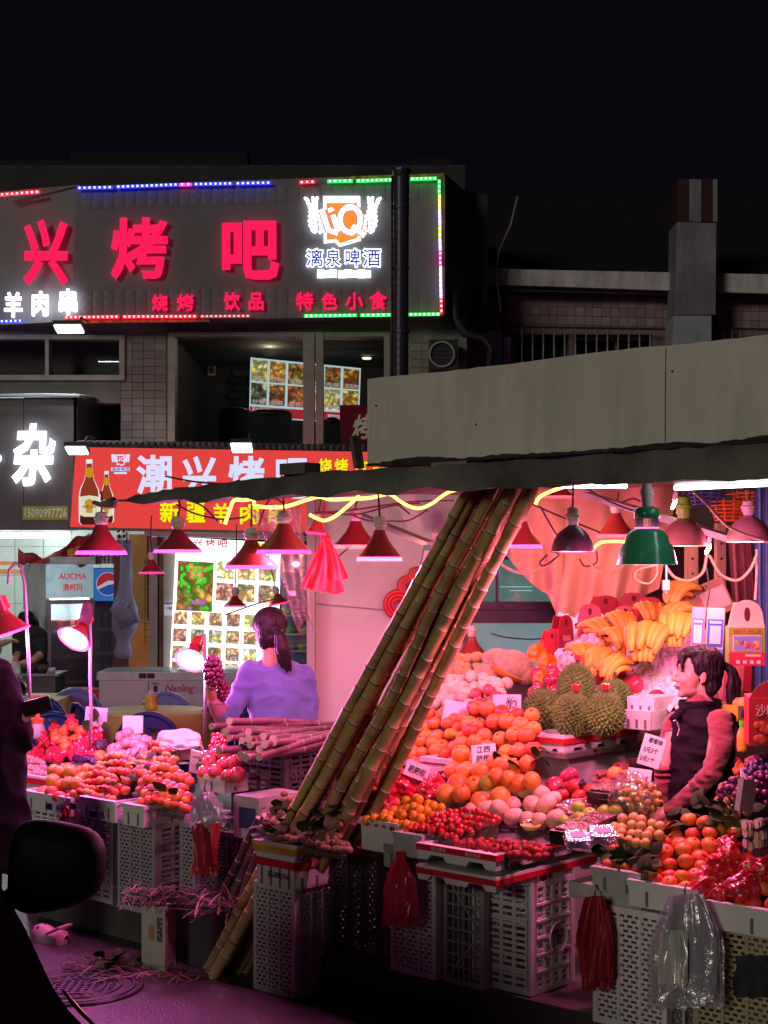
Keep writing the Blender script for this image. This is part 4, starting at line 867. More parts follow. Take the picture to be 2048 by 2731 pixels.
for i, (x, y, c, lab) in enumerate([(1945, 1372, (.75, .2, .04), 'orange woven plastic basket hanging under the tube light with pearl beads'), (2005, 1350, (.7, .28, .08), 'small orange basket hanging against the blue sheet'), (1885, 1330, (.08, .12, .35), 'blue plastic basket hanging behind the orange one')]):
    t = thing('hanging_basket', lab, 'basket', W(x, y + 20, 8.2)); m_ = mat('basket_%d' % i, c, .5, var=.2)
    for k in range(6):
        mb = MB(); r = .075 + k * .006; mb.lathe([(r, 0), (r + .006, .006), (r, .012)], 20, W(x, y + 18, 8.2) + Vector((0, 0, k * .02))); wp('weave_ring', mb, m_, t)
    for k in range(12):
        an = k / 12 * 2 * math.pi; mb = MB(); mb.bar(W(x, y + 18, 8.2) + Vector((.078 * math.cos(an), .078 * math.sin(an), 0)), W(x, y + 18, 8.2) + Vector((.11 * math.cos(an), .11 * math.sin(an), .12)), .008, .003); wp('stake', mb, m_, t)
    mb = MB(); mb.tube([W(x, y - 30, 8.2) + Vector((.1 * math.cos(a), 0, .1 * math.sin(a) - .05)) for a in np.linspace(0, math.pi, 12)], .006, 6); wp('handle', mb, m_, t)
# ---------------------------------------------------------------- produce lamps
def translucent(name, col):
    if name in MATS: return MATS[name]
    m = bpy.data.materials.new(name); m.use_nodes = True; nt = m.node_tree; N = nt.nodes; L = nt.links; N.clear()
    o = N.new('ShaderNodeOutputMaterial'); d = N.new('ShaderNodeBsdfDiffuse'); tr = N.new('ShaderNodeBsdfTranslucent'); mx = N.new('ShaderNodeMixShader'); mx.inputs[0].default_value = .6
    d.inputs[0].default_value = (*col, 1); tr.inputs[0].default_value = (*col, 1)
    L.new(d.outputs[0], mx.inputs[1]); L.new(tr.outputs[0], mx.inputs[2]); L.new(mx.outputs[0], o.inputs[0]); MATS[name] = m; return m
m_shade = mat('red_lamp_shade', (.34, .035, .035), .35, var=.15, rnd=.15, dirt=.4, dcol=(.12, .05, .04), dscale=12)
m_rim = translucent('lamp_rim_pink', (1.0, .07, .16))
m_sock = mat('white_socket', (.66, .64, .58), .45, var=.1); m_cord = mat('lamp_cord', (.10, .03, .03), .6)
m_bulb_p = glow('bulb_pink', (1, .42, .62), 7.0); m_bulb_m = glow('bulb_magenta', (1, .55, .9), 12.0); m_bulb_w = glow('bulb_warm', (1, .88, .6), 9.0)
PINK, MAG, WARM, CORAL = (1.0, .17, .46), (1.0, .15, .64), (1.0, .72, .5), (1.0, .19, .40)
SPOTC = (1.0, .20, .80); POW = 3.4
def cone_lamp(px, rim, wpx, top, Y, label, light=PINK, power=6., col=None, sock_px=35, lean=None, bulb=None, cord_to=None, kind='cone', lit=True, sock_m=None):
    r = wpx / 2 / FPX * Y; h = (rim - top) / FPX * Y; base = W(px, rim, Y); sh = sock_px / FPX * Y
    t = thing('produce_lamp', label, 'lamp', base, rot=lean if lean else (0, 0, 0))
    ms = col or m_shade
    if kind == 'cone':
        prof = [(r * .955, h * .13), (r * .80, h * .27), (r * .60, h * .46), (r * .42, h * .66), (r * .29, h * .85), (r * .23, h)]
        rimp = [(r, 0), (r * 1.0, h * .02), (r * .955, h * .13)]
    else:
        prof = [(r, 0), (r * .98, h * .12), (r * .88, h * .40), (r * .68, h * .66), (r * .42, h * .84), (r * .25, h * .92), (r * .2, h)]; rimp = None
    mb = MB(); mb.lathe(prof, 32); mb.lathe([(a * .985, b - .002) for a, b in prof], 32); shd = link('lamp_shade', mb.mesh('lamp_shade', ms, True), t)
    if rimp:
        mb = MB(); mb.lathe(rimp, 48, wob=lambda i, j: 1 + (.012 if i == 0 and j % 2 else 0)); link('rim_band', mb.mesh('rim_band', m_rim, True), shd)
    mb = MB(); sr = min(r * .26, .03); mb.lathe([(sr * .9, h - .004), (sr * .95, h + sh * .1), (sr * 1.15, h + sh * .2), (sr * 1.15, h + sh * .42), (sr * 1.35, h + sh * .46), (sr * 1.35, h + sh * .56), (sr * 1.1, h + sh * .62), (sr * .95, h + sh * .92), (sr * .5, h + sh), (0, h + sh)], 18)
    link('socket', mb.mesh('socket', sock_m or m_sock, 'auto'), t)
    mb = MB(); mb.lathe([(0, h * .10), (r * .5, h * .10), (r * .62, h * .16), (r * .3, h * .5), (0, h * .5)], 20)
    link('bulb', mb.mesh('bulb', bulb or m_bulb_p), t)
    if cord_to is not False:
        top_z = (cord_to or 2.34) - base.z; mb = MB(); k = random.Random(px)
        mb.tube([(0, 0, h + sh), (k.uniform(-.01, .01), 0, h + sh + (top_z - h - sh) * .4), (k.uniform(-.02, .02), .02, max(top_z, h + sh + .05))], .005, 5); link('cord', mb.mesh('cord', m_cord), t)
    if lit: point_light('lamp_glow', t, (0, 0, -.015), power * POW, light, .05)
    return t
G = None
cone_lamp(270, 1479, 136, 1400, 7.8, 'dark red cone lamp hanging in front of the bottle print of the red sign', MAG, 9)
cone_lamp(475, 1474, 130, 1412, 7.4, 'dark red cone lamp hanging beside the top of the lit menu board', MAG, 9)
cone_lamp(670, 1517, 142, 1440, 7.1, 'dusty red cone lamp with a cream socket in front of the lit menu board', PINK, 8)
cone_lamp(757, 1477, 148, 1396, 7.05, 'brownish red cone lamp gleaming under the rope light, above the ponytailed woman in blue', PINK, 6)
cone_lamp(948, 1463, 126, 1390, 8.9, 'orange red cone lamp close to the pale stall wall', (1, .48, .25), 6)
cone_lamp(1012, 1496, 122, 1412, 6.75, 'red cone lamp with slotted vents and a white socket in front of the pale wall', PINK, 16)
cone_lamp(404, 1530, 66, 1492, 11.5, 'small red cone lamp hanging before the door jamb', MAG, 1.2, sock_px=20)
cone_lamp(627, 1618, 62, 1588, 12.5, 'small dark red cone lamp hanging upright before the menu board pictures', PINK, .8, sock_px=22, cord_to=2.3)
cone_lamp(744, 1612, 56, 1582, 12.5, 'small dark red cone lamp tilted in front of the menu board, beside the glass cabinet', PINK, .8, sock_px=18, lean=(0, R(-12), 0), cord_to=2.3)
cone_lamp(1258, 1750, 80, 1696, 9.4, 'dark red cone lamp hanging low in front of the teal window', PINK, 3, sock_px=28, cord_to=2.2)
cone_lamp(1395, 1462, 104, 1390, 8.2, 'bright red cone lamp half hidden behind the sugarcane tops', CORAL, 7)
cone_lamp(1643, 1434, 108, 1368, 8.7, 'red cone lamp in front of the peach curtain behind the green lamp', (1, .34, .22), 4)
cone_lamp(1490, 1328, 88, 1290, 8.6, 'small red cone lamp high up under the awning near the rope light', (1, .4, .2), 2, sock_px=12)
m_purple = mat('purple_dome', (.07, .025, .06), .3, var=.1); m_brown = mat('brown_dome', (.24, .12, .09), .35, var=.15); m_pinkd = mat('dusty_pink_dome', (.45, .24, .24), .5, var=.12, dirt=.4, dcol=(.3, .25, .2))
cone_lamp(1527, 1470, 116, 1398, 6.2, 'dark purple dome lamp with a white socket glowing magenta underneath', (1, .17, .48), 16, m_purple, 46, kind='dome')
cone_lamp(1822, 1455, 128, 1380, 6.75, 'brown dome lamp with a lime green socket and a bright warm bulb', WARM, 3, m_brown, 58, kind='dome', bulb=m_bulb_w, sock_m=mat('lime_socket', (.18, .5, .03), .4))
cone_lamp(1997, 1444, 122, 1372, 6.8, 'dusty pink dome lamp with a white socket near the blue sheet', CORAL, 12, m_pinkd, 38, kind='dome')
# green industrial lamp with a finned neck
t = thing('bay_lamp', 'large green industrial lamp with a finned neck and a bell shaped shade', 'lamp', W(1725, 1506, 5.95)); s = 5.95 / FPX
m_green = mat('green_enamel', (.02, .26, .12), .25, var=.12, coat=.3)
mb = MB(); mb.lathe([(82 * s, 0), (80 * s, 4 * s), (74 * s, 30 * s), (68 * s, 50 * s), (60 * s, 58 * s), (56 * s, 76 * s), (44 * s, 90 * s), (32 * s, 96 * s)], 36); mb.lathe([(80 * s, 0), (72 * s, 30 * s), (58 * s, 56 * s), (54 * s, 74 * s), (30 * s, 94 * s)], 36); link('lamp_shade', mb.mesh('lamp_shade', m_green, True), t)
mb = MB(); mb.lathe([(32 * s, 124 * s), (34 * s, 128 * s), (34 * s, 144 * s), (28 * s, 152 * s), (12 * s, 156 * s)], 28); link('cap', mb.mesh('cap', m_green, 'auto'), t)
for k in range(20):
    an = k / 20 * 2 * math.pi; mb = MB(); mb.box(Vector((27 * s * math.cos(an), 27 * s * math.sin(an), 111 * s)), (10 * s, 1.6 * s, 28 * s), rot=Matrix.Rotation(an, 3, 'Z')); link('cooling_fin', mb.mesh('cooling_fin', mat('fin_alu', (.5, .5, .5), .35, .7)), t)
mb = MB(); mb.lathe([(33 * s, 97 * s), (33 * s, 99 * s), (0, 99 * s)], 28); link('glow_ring', mb.mesh('glow_ring', glow('neck_magenta', (1, .2, .7), 2.5)), t)
mb = MB(); mb.lathe([(12 * s, 154 * s), (16 * s, 166 * s), (16 * s, 186 * s), (19 * s, 188 * s), (19 * s, 196 * s), (15 * s, 204 * s), (12 * s, 216 * s)], 20); link('socket', mb.mesh('socket', m_sock, 'auto'), t)
mb = MB(); mb.lathe([(0, 30 * s), (60 * s, 30 * s), (40 * s, 60 * s)], 24); link('bulb', mb.mesh('bulb', m_bulb_p), t)
point_light('lamp_glow', t, (0, 0, -.02), 70, (1, .20, .42), .07)
# tilted lamps on poles at the left, discs facing the street
def spot_lamp(px, py, rx, Y, dirv, label, col, power, pole_px, pole_to, neck=None, bulb=None):
    c = W(px, py, Y); r = rx / FPX * Y; rot = Vector(dirv).to_track_quat('-Z', 'Y').to_matrix()
    t = thing('pole_lamp', label, 'lamp', c); h = r * 1.15
    prof = [(r * .93, h * .10), (r * .75, h * .3), (r * .5, h * .6), (r * .3, h * .85), (r * .26, h)]
    mb = MB(); mb.lathe(prof, 32, rot=rot); mb.lathe([(a * .98, b - .003) for a, b in prof], 32, rot=rot); link('lamp_shade', mb.mesh('lamp_shade', m_shade, True), t)
    mb = MB(); mb.lathe([(r, 0), (r * .93, h * .10)], 48, rot=rot, wob=lambda i, j: 1 + (.012 if i == 0 and j % 2 else 0)); link('rim_band', mb.mesh('rim_band', m_rim, True), t)
    mb = MB(); mb.lathe([(0, h * .06), (r * .82, h * .09), (r * .8, h * .12), (0, h * .2)], 28, rot=rot); link('bulb', mb.mesh('bulb', bulb or m_bulb_m), t)
    mb = MB(); mb.lathe([(r * .3, h), (r * .42, h * 1.02), (r * .36, h * 1.6), (0, h * 1.6)], 18, rot=rot); link('socket', mb.mesh('socket', m_shade, 'auto'), t)
    mb = MB(); mb.tube([W(x, y, Y + .02) - c for x, y in pole_px], .009, 8); link('pole', mb.mesh('pole', mat('pole_pinkish', (.3, .22, .26), .5), True), t)
    d = Vector(dirv).normalized(); point_light('lamp_glow', t, d * .05, power, col, .07)
    return t
spot_lamp(196, 1706, 46, 8.5, (-.35, -.62, -.70), 'red pole lamp with its dazzling white face turned to the street, wrapped in dark cloth', SPOTC, 55, [(239, 1640), (242, 1720), (240, 1800), (243, 1900), (240, 1990)], 0)
mb = MB(); mb.tube([W(228, 1660, 8.5), W(230, 1640, 8.5), W(233, 1615, 8.5), W(232, 1602, 8.5)], [.03, .035, .03, .012], 10); tag(link('wrapped_rag', mb.mesh('wrapped_rag', mat('rag_dark', (.08, .03, .05), .8, var=.5, scale=20), True)), 'dark rag wrapped round the socket of the dazzling pole lamp', 'rag')
spot_lamp(508, 1762, 43, 8.3, (-.18, -.70, -.68), 'red pole lamp with a glowing white face beside the raised grape bunch', SPOTC, 55, [(545, 1690), (548, 1800), (546, 1960)], 0)
spot_lamp(28, 1688, 55, 8.4, (.30, .1, -.95), 'dark red pole lamp at the stall end tilted down on a curved rod', SPOTC, 28, [(22, 1558), (25, 1520), (40, 1502), (56, 1508), (66, 1560), (70, 1640), (76, 1750), (80, 1860)], 0, bulb=m_bulb_p)
# ---------------------------------------------------------------- rope lights, tubes, bulbs
m_rope = glow('rope_light_warm', (1, .52, .09), 5)
def rope(pts, Y, label, r=.008):
    q = [W(x, y, Y) for x, y in pts]
    cu = []
    for i in range(len(q) - 1):
        p0, p1, p2, p3 = q[max(i - 1, 0)], q[i], q[i + 1], q[min(i + 2, len(q) - 1)]
        for k in range(6):
            u = k / 6; cu.append(.5 * ((2 * p1) + (-p0 + p2) * u + (2 * p0 - 5 * p1 + 4 * p2 - p3) * u * u + (-p0 + 3 * p1 - 3 * p2 + p3) * u ** 3))
    cu.append(q[-1]); mb = MB(); mb.tube(cu, r, 8); return tag(link('rope_light', mb.mesh('rope_light', m_rope, True)), label, 'rope light')
rope([(600, 1398), (612, 1362), (624, 1335), (648, 1334), (676, 1332), (680, 1348), (720, 1353), (765, 1350), (810, 1336), (850, 1325), (880, 1332), (925, 1331), (985, 1328), (1030, 1318), (1045, 1320)], 7.1, 'warm glowing rope light looped along the awning edge above the menu board')
rope([(1045, 1320), (1075, 1342), (1112, 1356), (1148, 1345), (1190, 1316), (1222, 1307), (1262, 1312), (1310, 1322)], 7.0, 'warm rope light sagging from the awning edge towards the sugarcane tops', .007)
rope([(825, 1372), (848, 1384), (868, 1388), (895, 1376), (925, 1352), (958, 1322)], 7.6, 'short warm rope light curving up beside the pale wall')
rope([(1428, 1345), (1440, 1325), (1475, 1308), (1520, 1294)], 7.0, 'warm rope light coil beside the upper ends of the sugarcane')
rope([(1583, 1462), (1602, 1447), (1635, 1444), (1668, 1445)], 8.4, 'short warm rope light running behind the green lamp')
for i, (x, y, Y) in enumerate([(1798, 1345, 7.6), (1888, 1465, 7.4)]):
    t = thing('bare_bulb', ['small bare bulb shining beside the lime green lamp socket', 'small bare bulb shining at the rim of the brown dome lamp'][i], 'bulb', W(x, y, Y))
    mb = MB(); mb.ball((0, 0, 0), (.010, .010, .03), 10, 8, rot=Matrix.Rotation(.5, 3, 'Y')); link('glass', mb.mesh('glass', glow('bare_bulb', (1, .8, .4), 40)), t)
    mb = MB(); mb.tube([(0, 0, .02), (.01, 0, .06)], .012, 8); link('cap', mb.mesh('cap', m_sock), t)
m_tube2 = glow('tube_cold', (.85, .9, 1), 10)
for (x0, y0, x1, y1, Y0, Y1, lab) in [(1498, 1295, 1668, 1296, 6.6, 6.2, 'white fluorescent tube under the awning above the purple dome lamp'), (1802, 1301, 2080, 1288, 5.9, 5.3, 'long white fluorescent tube under the right end of the awning')]:
    t = thing('tube_light', lab, 'tube light', W(x0, y0, Y0)); mb = MB(); mb.tube([W(x0, y0, Y0), W(x1, y1, Y1)], .0105, 10); wp('tube', mb, m_tube2, t, True)
    mb = MB(); mb.bar(W(x0, y0 - 9, Y0 + .02), W(x1, y1 - 9, Y1 + .02), .02); wp('fitting', mb, MATS['white_fitting'], t)
# ---------------------------------------------------------------- tangled wires
m_wires = [mat('wire_%d' % i, c, .6) for i, c in enumerate([(.12, .03, .02), (.03, .02, .02), (.45, .36, .2), (.5, .45, .38)])]
def wire(pts, Y, k, r, label, dy=0.):
    q = [W(x, y, Y + dy * i) for i, (x, y) in enumerate(pts)]; cu = []
    for i in range(len(q) - 1):
        p0, p1, p2, p3 = q[max(i - 1, 0)], q[i], q[i + 1], q[min(i + 2, len(q) - 1)]
        for j in range(5):
            u = j / 5; cu.append(.5 * ((2 * p1) + (-p0 + p2) * u + (2 * p0 - 5 * p1 + 4 * p2 - p3) * u * u + (-p0 + 3 * p1 - 3 * p2 + p3) * u ** 3))
    cu.append(q[-1]); mb = MB(); mb.tube(cu, r, 5, caps=False); return tag(link('wire', mb.mesh('wire', m_wires[k], True)), label, 'wire', None if 'tangled' not in label else 'tangled wires under the awning')
TW = 'thin dark wire among the tangled wires strung under the awning'
for pts, k in [([(840, 1368), (930, 1362), (1010, 1350), (1100, 1338), (1210, 1335)], 0), ([(850, 1366), (950, 1372), (1040, 1350), (1120, 1342)], 0), ([(930, 1370), (980, 1388), (1040, 1390), (1090, 1388), (1140, 1360)], 0), ([(1060, 1345), (1085, 1365), (1092, 1372)], 1), ([(470, 1345), (520, 1370), (590, 1385), (650, 1380)], 1), ([(500, 1335), (540, 1350), (580, 1390)], 1), ([(1420, 1345), (1500, 1380), (1600, 1420)], 1), ([(1440, 1350), (1480, 1420), (1500, 1440)], 1), ([(1560, 1300), (1620, 1335), (1700, 1365), (1760, 1370)], 1), ([(1460, 1480), (1440, 1500), (1452, 1508), (1490, 1480), (1470, 1470)], 1), ([(1590, 1470), (1590, 1500), (1560, 1510), (1545, 1490)], 0), ([(1660, 1340), (1690, 1330), (1720, 1345), (1760, 1360)], 1), ([(690, 1400), (720, 1330), (760, 1345)], 1), ([(930, 1460), (900, 1490), (890, 1530)], 1), ([(440, 1270), (520, 1285), (600, 1290), (640, 1280)], 1), ([(600, 1640), (680, 1612), (740, 1596)], 1), ([(1310, 1690), (1350, 1700), (1420, 1705), (1480, 1698)], 1), ([(1740, 1395), (1800, 1375), (1890, 1355)], 1)]:
    wire(pts, 7.8 if pts[0][1] < 1600 else 9.8, k, .005, TW)
wire([(1330, 1500), (1360, 1520), (1400, 1530), (1450, 1515), (1480, 1488)], 7.9, 2, .008, 'cream cable sagging between the sugarcane and the purple dome lamp')
wire([(1555, 1480), (1580, 1510), (1630, 1532), (1665, 1505)], 7.7, 2, .008, 'cream cable sagging between the purple dome lamp and the green lamp')
wire([(1748, 1508), (1700, 1520), (1695, 1545), (1730, 1556), (1752, 1530), (1750, 1505)], 7.2, 2, .006, 'cream cable loop dangling below the green lamp')
wire([(1775, 1510), (1800, 1540), (1840, 1548), (1875, 1525), (1888, 1480), (1920, 1530), (1965, 1548), (2000, 1520), (2018, 1480)], 7.3, 2, .008, 'long cream cable swagged under the brown and pink dome lamps')
wire([(1840, 1300), (1890, 1350), (1950, 1410), (2048, 1445)], 6.2, 2, .007, 'yellowish cable running down to the right in front of the pink dome lamp')
wire([(2018, 1465), (2018, 1530), (2014, 1600)], 7.4, 3, .008, 'white power lead hanging down beside the blue sheet')
t = thing('plug_adapter', 'white plug adapter dangling on a lead below the green lamp', 'plug', W(1777, 1575, 7.2))
wp('body', px_box(1768, 1547, 1786, 1574, 7.2, .03), m_sock, t); wp('prong', px_box(1774, 1574, 1780, 1582, 7.21, .02), m_bar, t)
mb = MB(); mb.tube([W(1777, 1508, 7.2), W(1777, 1547, 7.2)], .005, 6); wp('lead', mb, m_sock, t)
# red bags and wall ornaments
m_rb = mat('bright_red_bag', (.68, .03, .04), .35, var=.12, bump=.25, bscale=14)
t = thing('carrier_bags', 'big bunch of bright red carrier bags hanging before the pale wall', 'bag', W(870, 1590, 7.9)); rg = random.Random(31)
for L in range(6):
    mb = MB(); gr = []; xl, xr = 808 + L * 14 + rg.uniform(-6, 6), 850 + L * 17 + rg.uniform(-6, 10); yb = 1588 - 6 * abs(L - 3) + rg.uniform(-8, 4) - (22 if L == 5 else 0)
    for j in range(12):
        f = j / 11; e = f ** .8; gr.append([W((868 + (g_ - .5) * 16) * (1 - e) + (xl + (xr - xl) * g_) * e, 1440 + (yb - 1440) * f + 4 * math.sin(g_ * 6 + L), 7.9 - .02 * L + .014 * math.sin(g_ * 7 + L * 2 + f * 3) + .03 * f * math.sin(L * 2.3)) for g_ in np.linspace(0, 1, 10)])
    mb.sheet(gr); wp('bag_layer', mb, m_rb, t, True)
mb = MB(); mb.ball(W(868, 1440, 7.9), (.03, .025, .035), 12, 8); mb.tube([W(868, 1440, 7.9), W(860, 1400, 7.9), W(866, 1340, 7.9)], .006, 6); wp('knot', mb, m_rb, t, True)
cone_lamp(842, 1425, 54, 1378, 7.7, 'small orange red lamp shade above the bunch of red carrier bags', PINK, .5, sock_px=8, lean=(0, R(6), 0))
for k, (x, y, r) in enumerate([(1062, 1612, 35), (1087, 1562, 22), (1112, 1535, 18)]):
    t = thing('wall_ornament', ['large round red coil ornament on the pale wall', 'middle red coil ornament on the pale wall', 'small red coil ornament half behind the canes'][k], 'ornament', W(x, y, 10.3))
    for q in range(3): mb = MB(); rr = r / FPX * 10.3 * (1 - q * .28); mb.tube([W(x, y, 10.32) + Vector((rr * math.cos(a), 0, rr * math.sin(a))) for a in np.linspace(0, 6.2832, 25)], .018 - q * .003, 8); wp('coil', mb, m_rb, t, True)
t = thing('green_card', 'white card with a green border hanging beside the sugarcane tops', 'card', W(1140, 1528, 8.6))
wp('card', px_quad([(1130, 1452), (1116, 1524), (1150, 1530), (1164, 1456)], 8.6, .006), mat('card_green', (.05, .35, .12), .5), t); wp('paper', px_quad([(1132, 1468), (1122, 1516), (1148, 1520), (1158, 1470)], 8.595, .004), mat('card_cream', (.6, .55, .42), .6), t)
# ================================================================ stall goods
m_foam = mat('foam_white', (.70, .69, .66), .75, var=.07, scale=5, bump=.25, bscale=160, dirt=.45, dcol=(.32, .29, .25), dscale=5)
m_foam_d = mat('foam_soiled', (.45, .44, .41), .8, var=.15, scale=5, bump=.25, bscale=160, dirt=.7, dcol=(.16, .14, .12), dscale=4)
m_foam_n = mat('foam_notch', (.16, .15, .15), .9)
m_tape = mat('red_tape', (.60, .02, .035), .3, var=.1)
m_cr_w = mat('crate_white', (.72, .70, .69), .5, var=.08, dirt=.3, dcol=(.25, .22, .2), dscale=4)
m_cr_g = mat('crate_grey', (.34, .31, .34), .55, var=.12, dirt=.4, dcol=(.1, .09, .09), dscale=4)
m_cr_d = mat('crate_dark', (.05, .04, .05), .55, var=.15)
m_cr_y = mat('crate_cream', (.42, .36, .20), .55, var=.12, dirt=.4, dcol=(.2, .16, .1), dscale=4)
m_blk_text = mat('marker_ink', (.02, .018, .02), .7, var=0)
PAN = {}
def panel(w, h, style, m):
    key = (round(w, 3), round(h, 3), style, m.name)
    if key in PAN: return PAN[key]
    mb = MB(); f = .022; t = .016
    mb.bb(-w / 2, -w / 2 + f, 0, t, 0, h); mb.bb(w / 2 - f, w / 2, 0, t, 0, h); mb.bb(-w / 2 + f, w / 2 - f, 0, t, 0, f); mb.bb(-w / 2 + f, w / 2 - f, 0, t, h - f, h)
    iw, ih = w - 2 * f, h - 2 * f
    if style == 'grid':
        nv, nh = max(3, round(iw / .032)), max(4, round(ih / .05))
        for i in range(1, nv): mb.bb(-iw / 2 + iw * i / nv - .0035, -iw / 2 + iw * i / nv + .0035, .003, .009, f, h - f)
        for j in range(1, nh): mb.bb(-iw / 2, iw / 2, .002, .010, f + ih * j / nh - .004, f + ih * j / nh + .004)
        mb.bar((-iw / 2, .006, f), (iw / 2, .006, h * .5), .007); mb.bar((iw / 2, .006, h * .5), (-iw / 2, .006, h - f), .007)
    elif style == 'brick':
        nh = round(ih / .019); nc = max(4, round(iw / .034)); cw = iw / nc
        for j in range(nh + 1): mb.bb(-iw / 2, iw / 2, .003, .009, f + ih * j / nh - .0042, f + ih * j / nh + .0042)
        for j in range(nh):
            for i in range(nc + 1):
                x = -iw / 2 + (i + (.5 if j % 2 else 0)) * cw
                if x < iw / 2: mb.bb(x - .006, min(x + .006, iw / 2), .0035, .0085, f + ih * j / nh + .004, f + ih * (j + 1) / nh - .004)
        for i in (1, 2): mb.bb(-iw / 2 + iw * i / 3 - .006, -iw / 2 + iw * i / 3 + .006, -.002, .014, f, h - f)
    elif style == 'slots':
        nh = round(ih / .026)
        for i in range(5): mb.bb(-iw / 2 + iw * i / 4 - .009, -iw / 2 + iw * i / 4 + .009, 0, .012, f, h - f)
        for j in range(nh + 1): mb.bb(-iw / 2, iw / 2, .003, .009, f + ih * j / nh - .006, f + ih * j / nh + .006)
        for j in (1, 2, 3, 4, 5): mb.bb(-iw / 2, iw / 2, -.006, .004, f + ih * j / 6 - .005, f + ih * j / 6 + .005)
    elif style == 'open':
        pass
    PAN[key] = mb.mesh('side_panel', m); return PAN[key]
def crate(px, b, z, w, d, h, m, label, sf='brick', sr='brick', cat='crate', tilt=0., group='plastic crates stood on end under the fruit trays'):
    q = SP(px, b); t = thing('plastic_crate', label, cat, (q.x, q.y, z), ANG + tilt, group)
    link('side_panel', panel(w, h, sf, m), t, (-w / 2, 0, 0)); link('side_panel', panel(w, h, 'brick', m), t, (-w / 2, d - .016, 0))
    link('side_panel', panel(d - .034, h, sr, m), t, (-.016 + .016, d / 2, 0), (0, 0, R(90))); link('side_panel', panel(d - .034, h, 'brick', m), t, (-w + .016, d / 2, 0), (0, 0, R(90)))
    for zz in (.004, h - .016):
        mb = MB(); mb.bb(-w + .03, -.03, .02, d - .02, zz, zz + .012); link('end_panel', mb.mesh('end_panel', m), t)
    return t
def foam(px, py, b, du, dv, h, label, m=None, legs=False, ribs=0, open_top=True, tape=None, tapes=None, cat='tray', rim=.02, group=None, name='foam_tray'):
    q = ST(px, py, b); t = thing(name, label, cat, (q.x, q.y, q.z - h), ANG, group); m = m or m_foam; w = .022; T = .012
    def wall(L):
        if legs: 
            n = max(2, round(L / .2)); pts = [(0, h), (0, 0)]
            for i in range(n):
                x0 = L * (i + .25) / n; x1 = L * (i + .75) / n; pts += [(x0, 0), (x0 + .018, .022), (x1 - .018, .022), (x1, 0)]
            return pts + [(L, 0), (L, h)]
        return [(0, h), (0.004, 0), (L - .004, 0), (L, h)]
    mb = MB()
    mb.prism(wall(du), (-du, 0, 0), (1, 0, 0), (0, 0, 1), (0, w, 0)); mb.prism(wall(du), (-du, dv - w, 0), (1, 0, 0), (0, 0, 1), (0, w, 0))
    mb.prism(wall(dv - 2 * w), (-w, w, 0), (0, 1, 0), (0, 0, 1), (w, 0, 0)); mb.prism(wall(dv - 2 * w), (-du, w, 0), (0, 1, 0), (0, 0, 1), (w, 0, 0))
    mb.bb(-du + w, -w, w, dv - w, .024, .036)
    if not open_top: mb.bb(-du + .001, -.001, .001, dv - .001, h - .004, h + .012)
    else: mb.bb(-du - .005, .005, -.006, .012, h - .022, h - .001); mb.bb(-.013, .006, .012, dv + .004, h - .021, h); mb.bb(-du - .006, -du + .012, .012, dv, h - .021, h)
    link('tray_body', mb.mesh('tray_body', m), t)
    for i in range(ribs):
        mb = MB(); x = -du * (i + .6) / (ribs + .2); mb.bb(x - .006, x + .006, -.0025, .004, 0.005, h * .62); link('notch', mb.mesh('notch', m_foam_n), t)
    for i in range(max(0, ribs - 1)):
        mb = MB(); y = dv * (i + .5) / max(1, ribs - 1); mb.bb(-.004, .0025, y - .007, y + .007, 0.004, h * .35); link('notch', mb.mesh('notch', m_foam_n), t)
    if tape:
        z0, z1 = tape; mb = MB(); mb.bb(-du - .003, .0035, -.0085, -.006, z0 * h, z1 * h); mb.bb(.006, .0085, -.0085, dv + .002, z0 * h, z1 * h); link('tape_band', mb.mesh('tape_band', m_tape), t)
    return t
def lab_on(t, txt, w, h, x, z, face='f', m=None, depth=.002, off=.008, name='lettering', out=.011):
    if face == 'f': return word(txt, w, h, depth, off, m or m_blk_text, t, (x, -out, z), name=name)
    return word(txt, w, h, depth, off, m or m_blk_text, t, (out, x, z), (0, 0, R(90)), name=name)
# ---------------------------------------------------------------- fruit prototypes
def fruit_mesh(name, m, squash=(1, 1, 1), dimple=.0, nu=18, nv=12, calyx=None, lump=0., seed=0, point=0., seg=0):
    rg = random.Random(seed); ph = [rg.uniform(0, 6.28) for _ in range(4)]
    def df(q):
        th = math.atan2(q.y, q.x); k = 1 + lump * (math.sin(2 * th + ph[0]) * .5 + math.sin(3 * q.z + ph[1]) * .5)
        if seg: k *= 1 - .05 * abs(math.sin(th * seg / 2)) ** .6 * (1 - abs(q.z))
        zz = q.z
        if dimple: 
            rad = math.hypot(q.x, q.y); zz = q.z - (dimple * math.exp(-(rad / .28) ** 2) * (1 if q.z > 0 else -.5))
        if point and q.z < 0: zz *= 1 + point * abs(q.z) ** 3
        return Vector((q.x * k, q.y * k, zz))
    mb = MB(); mb.ball((0, 0, 0), squash, nu, nv, 0, None, df); mats = [m]
    if calyx:
        mats.append(calyx); z0 = squash[2] * (1 - dimple) + .01
        n = 5; pts = []
        for i in range(2 * n): 
            a = math.pi * i / n; r = .22 if i % 2 == 0 else .08; pts.append((r * math.cos(a), r * math.sin(a)))
        mb.prism(pts, (0, 0, z0), (1, 0, 0), (0, 1, 0), (0, 0, .03), 1)
    return mb.mesh(name, mats, True)
m_leaf = mat('leaf_green', (.03, .06, .015), .7, spec=.15, var=.3, rnd=.4); m_stem = mat('stem_brown', (.10, .06, .03), .8)
F = {}
F['orange'] = fruit_mesh('orange', mat('orange_peel', (.80, .20, .04), .42, var=.12, bump=.12, bscale=9, rnd=.1, hue=.012), (1, 1, .96), .06, calyx=m_leaf)
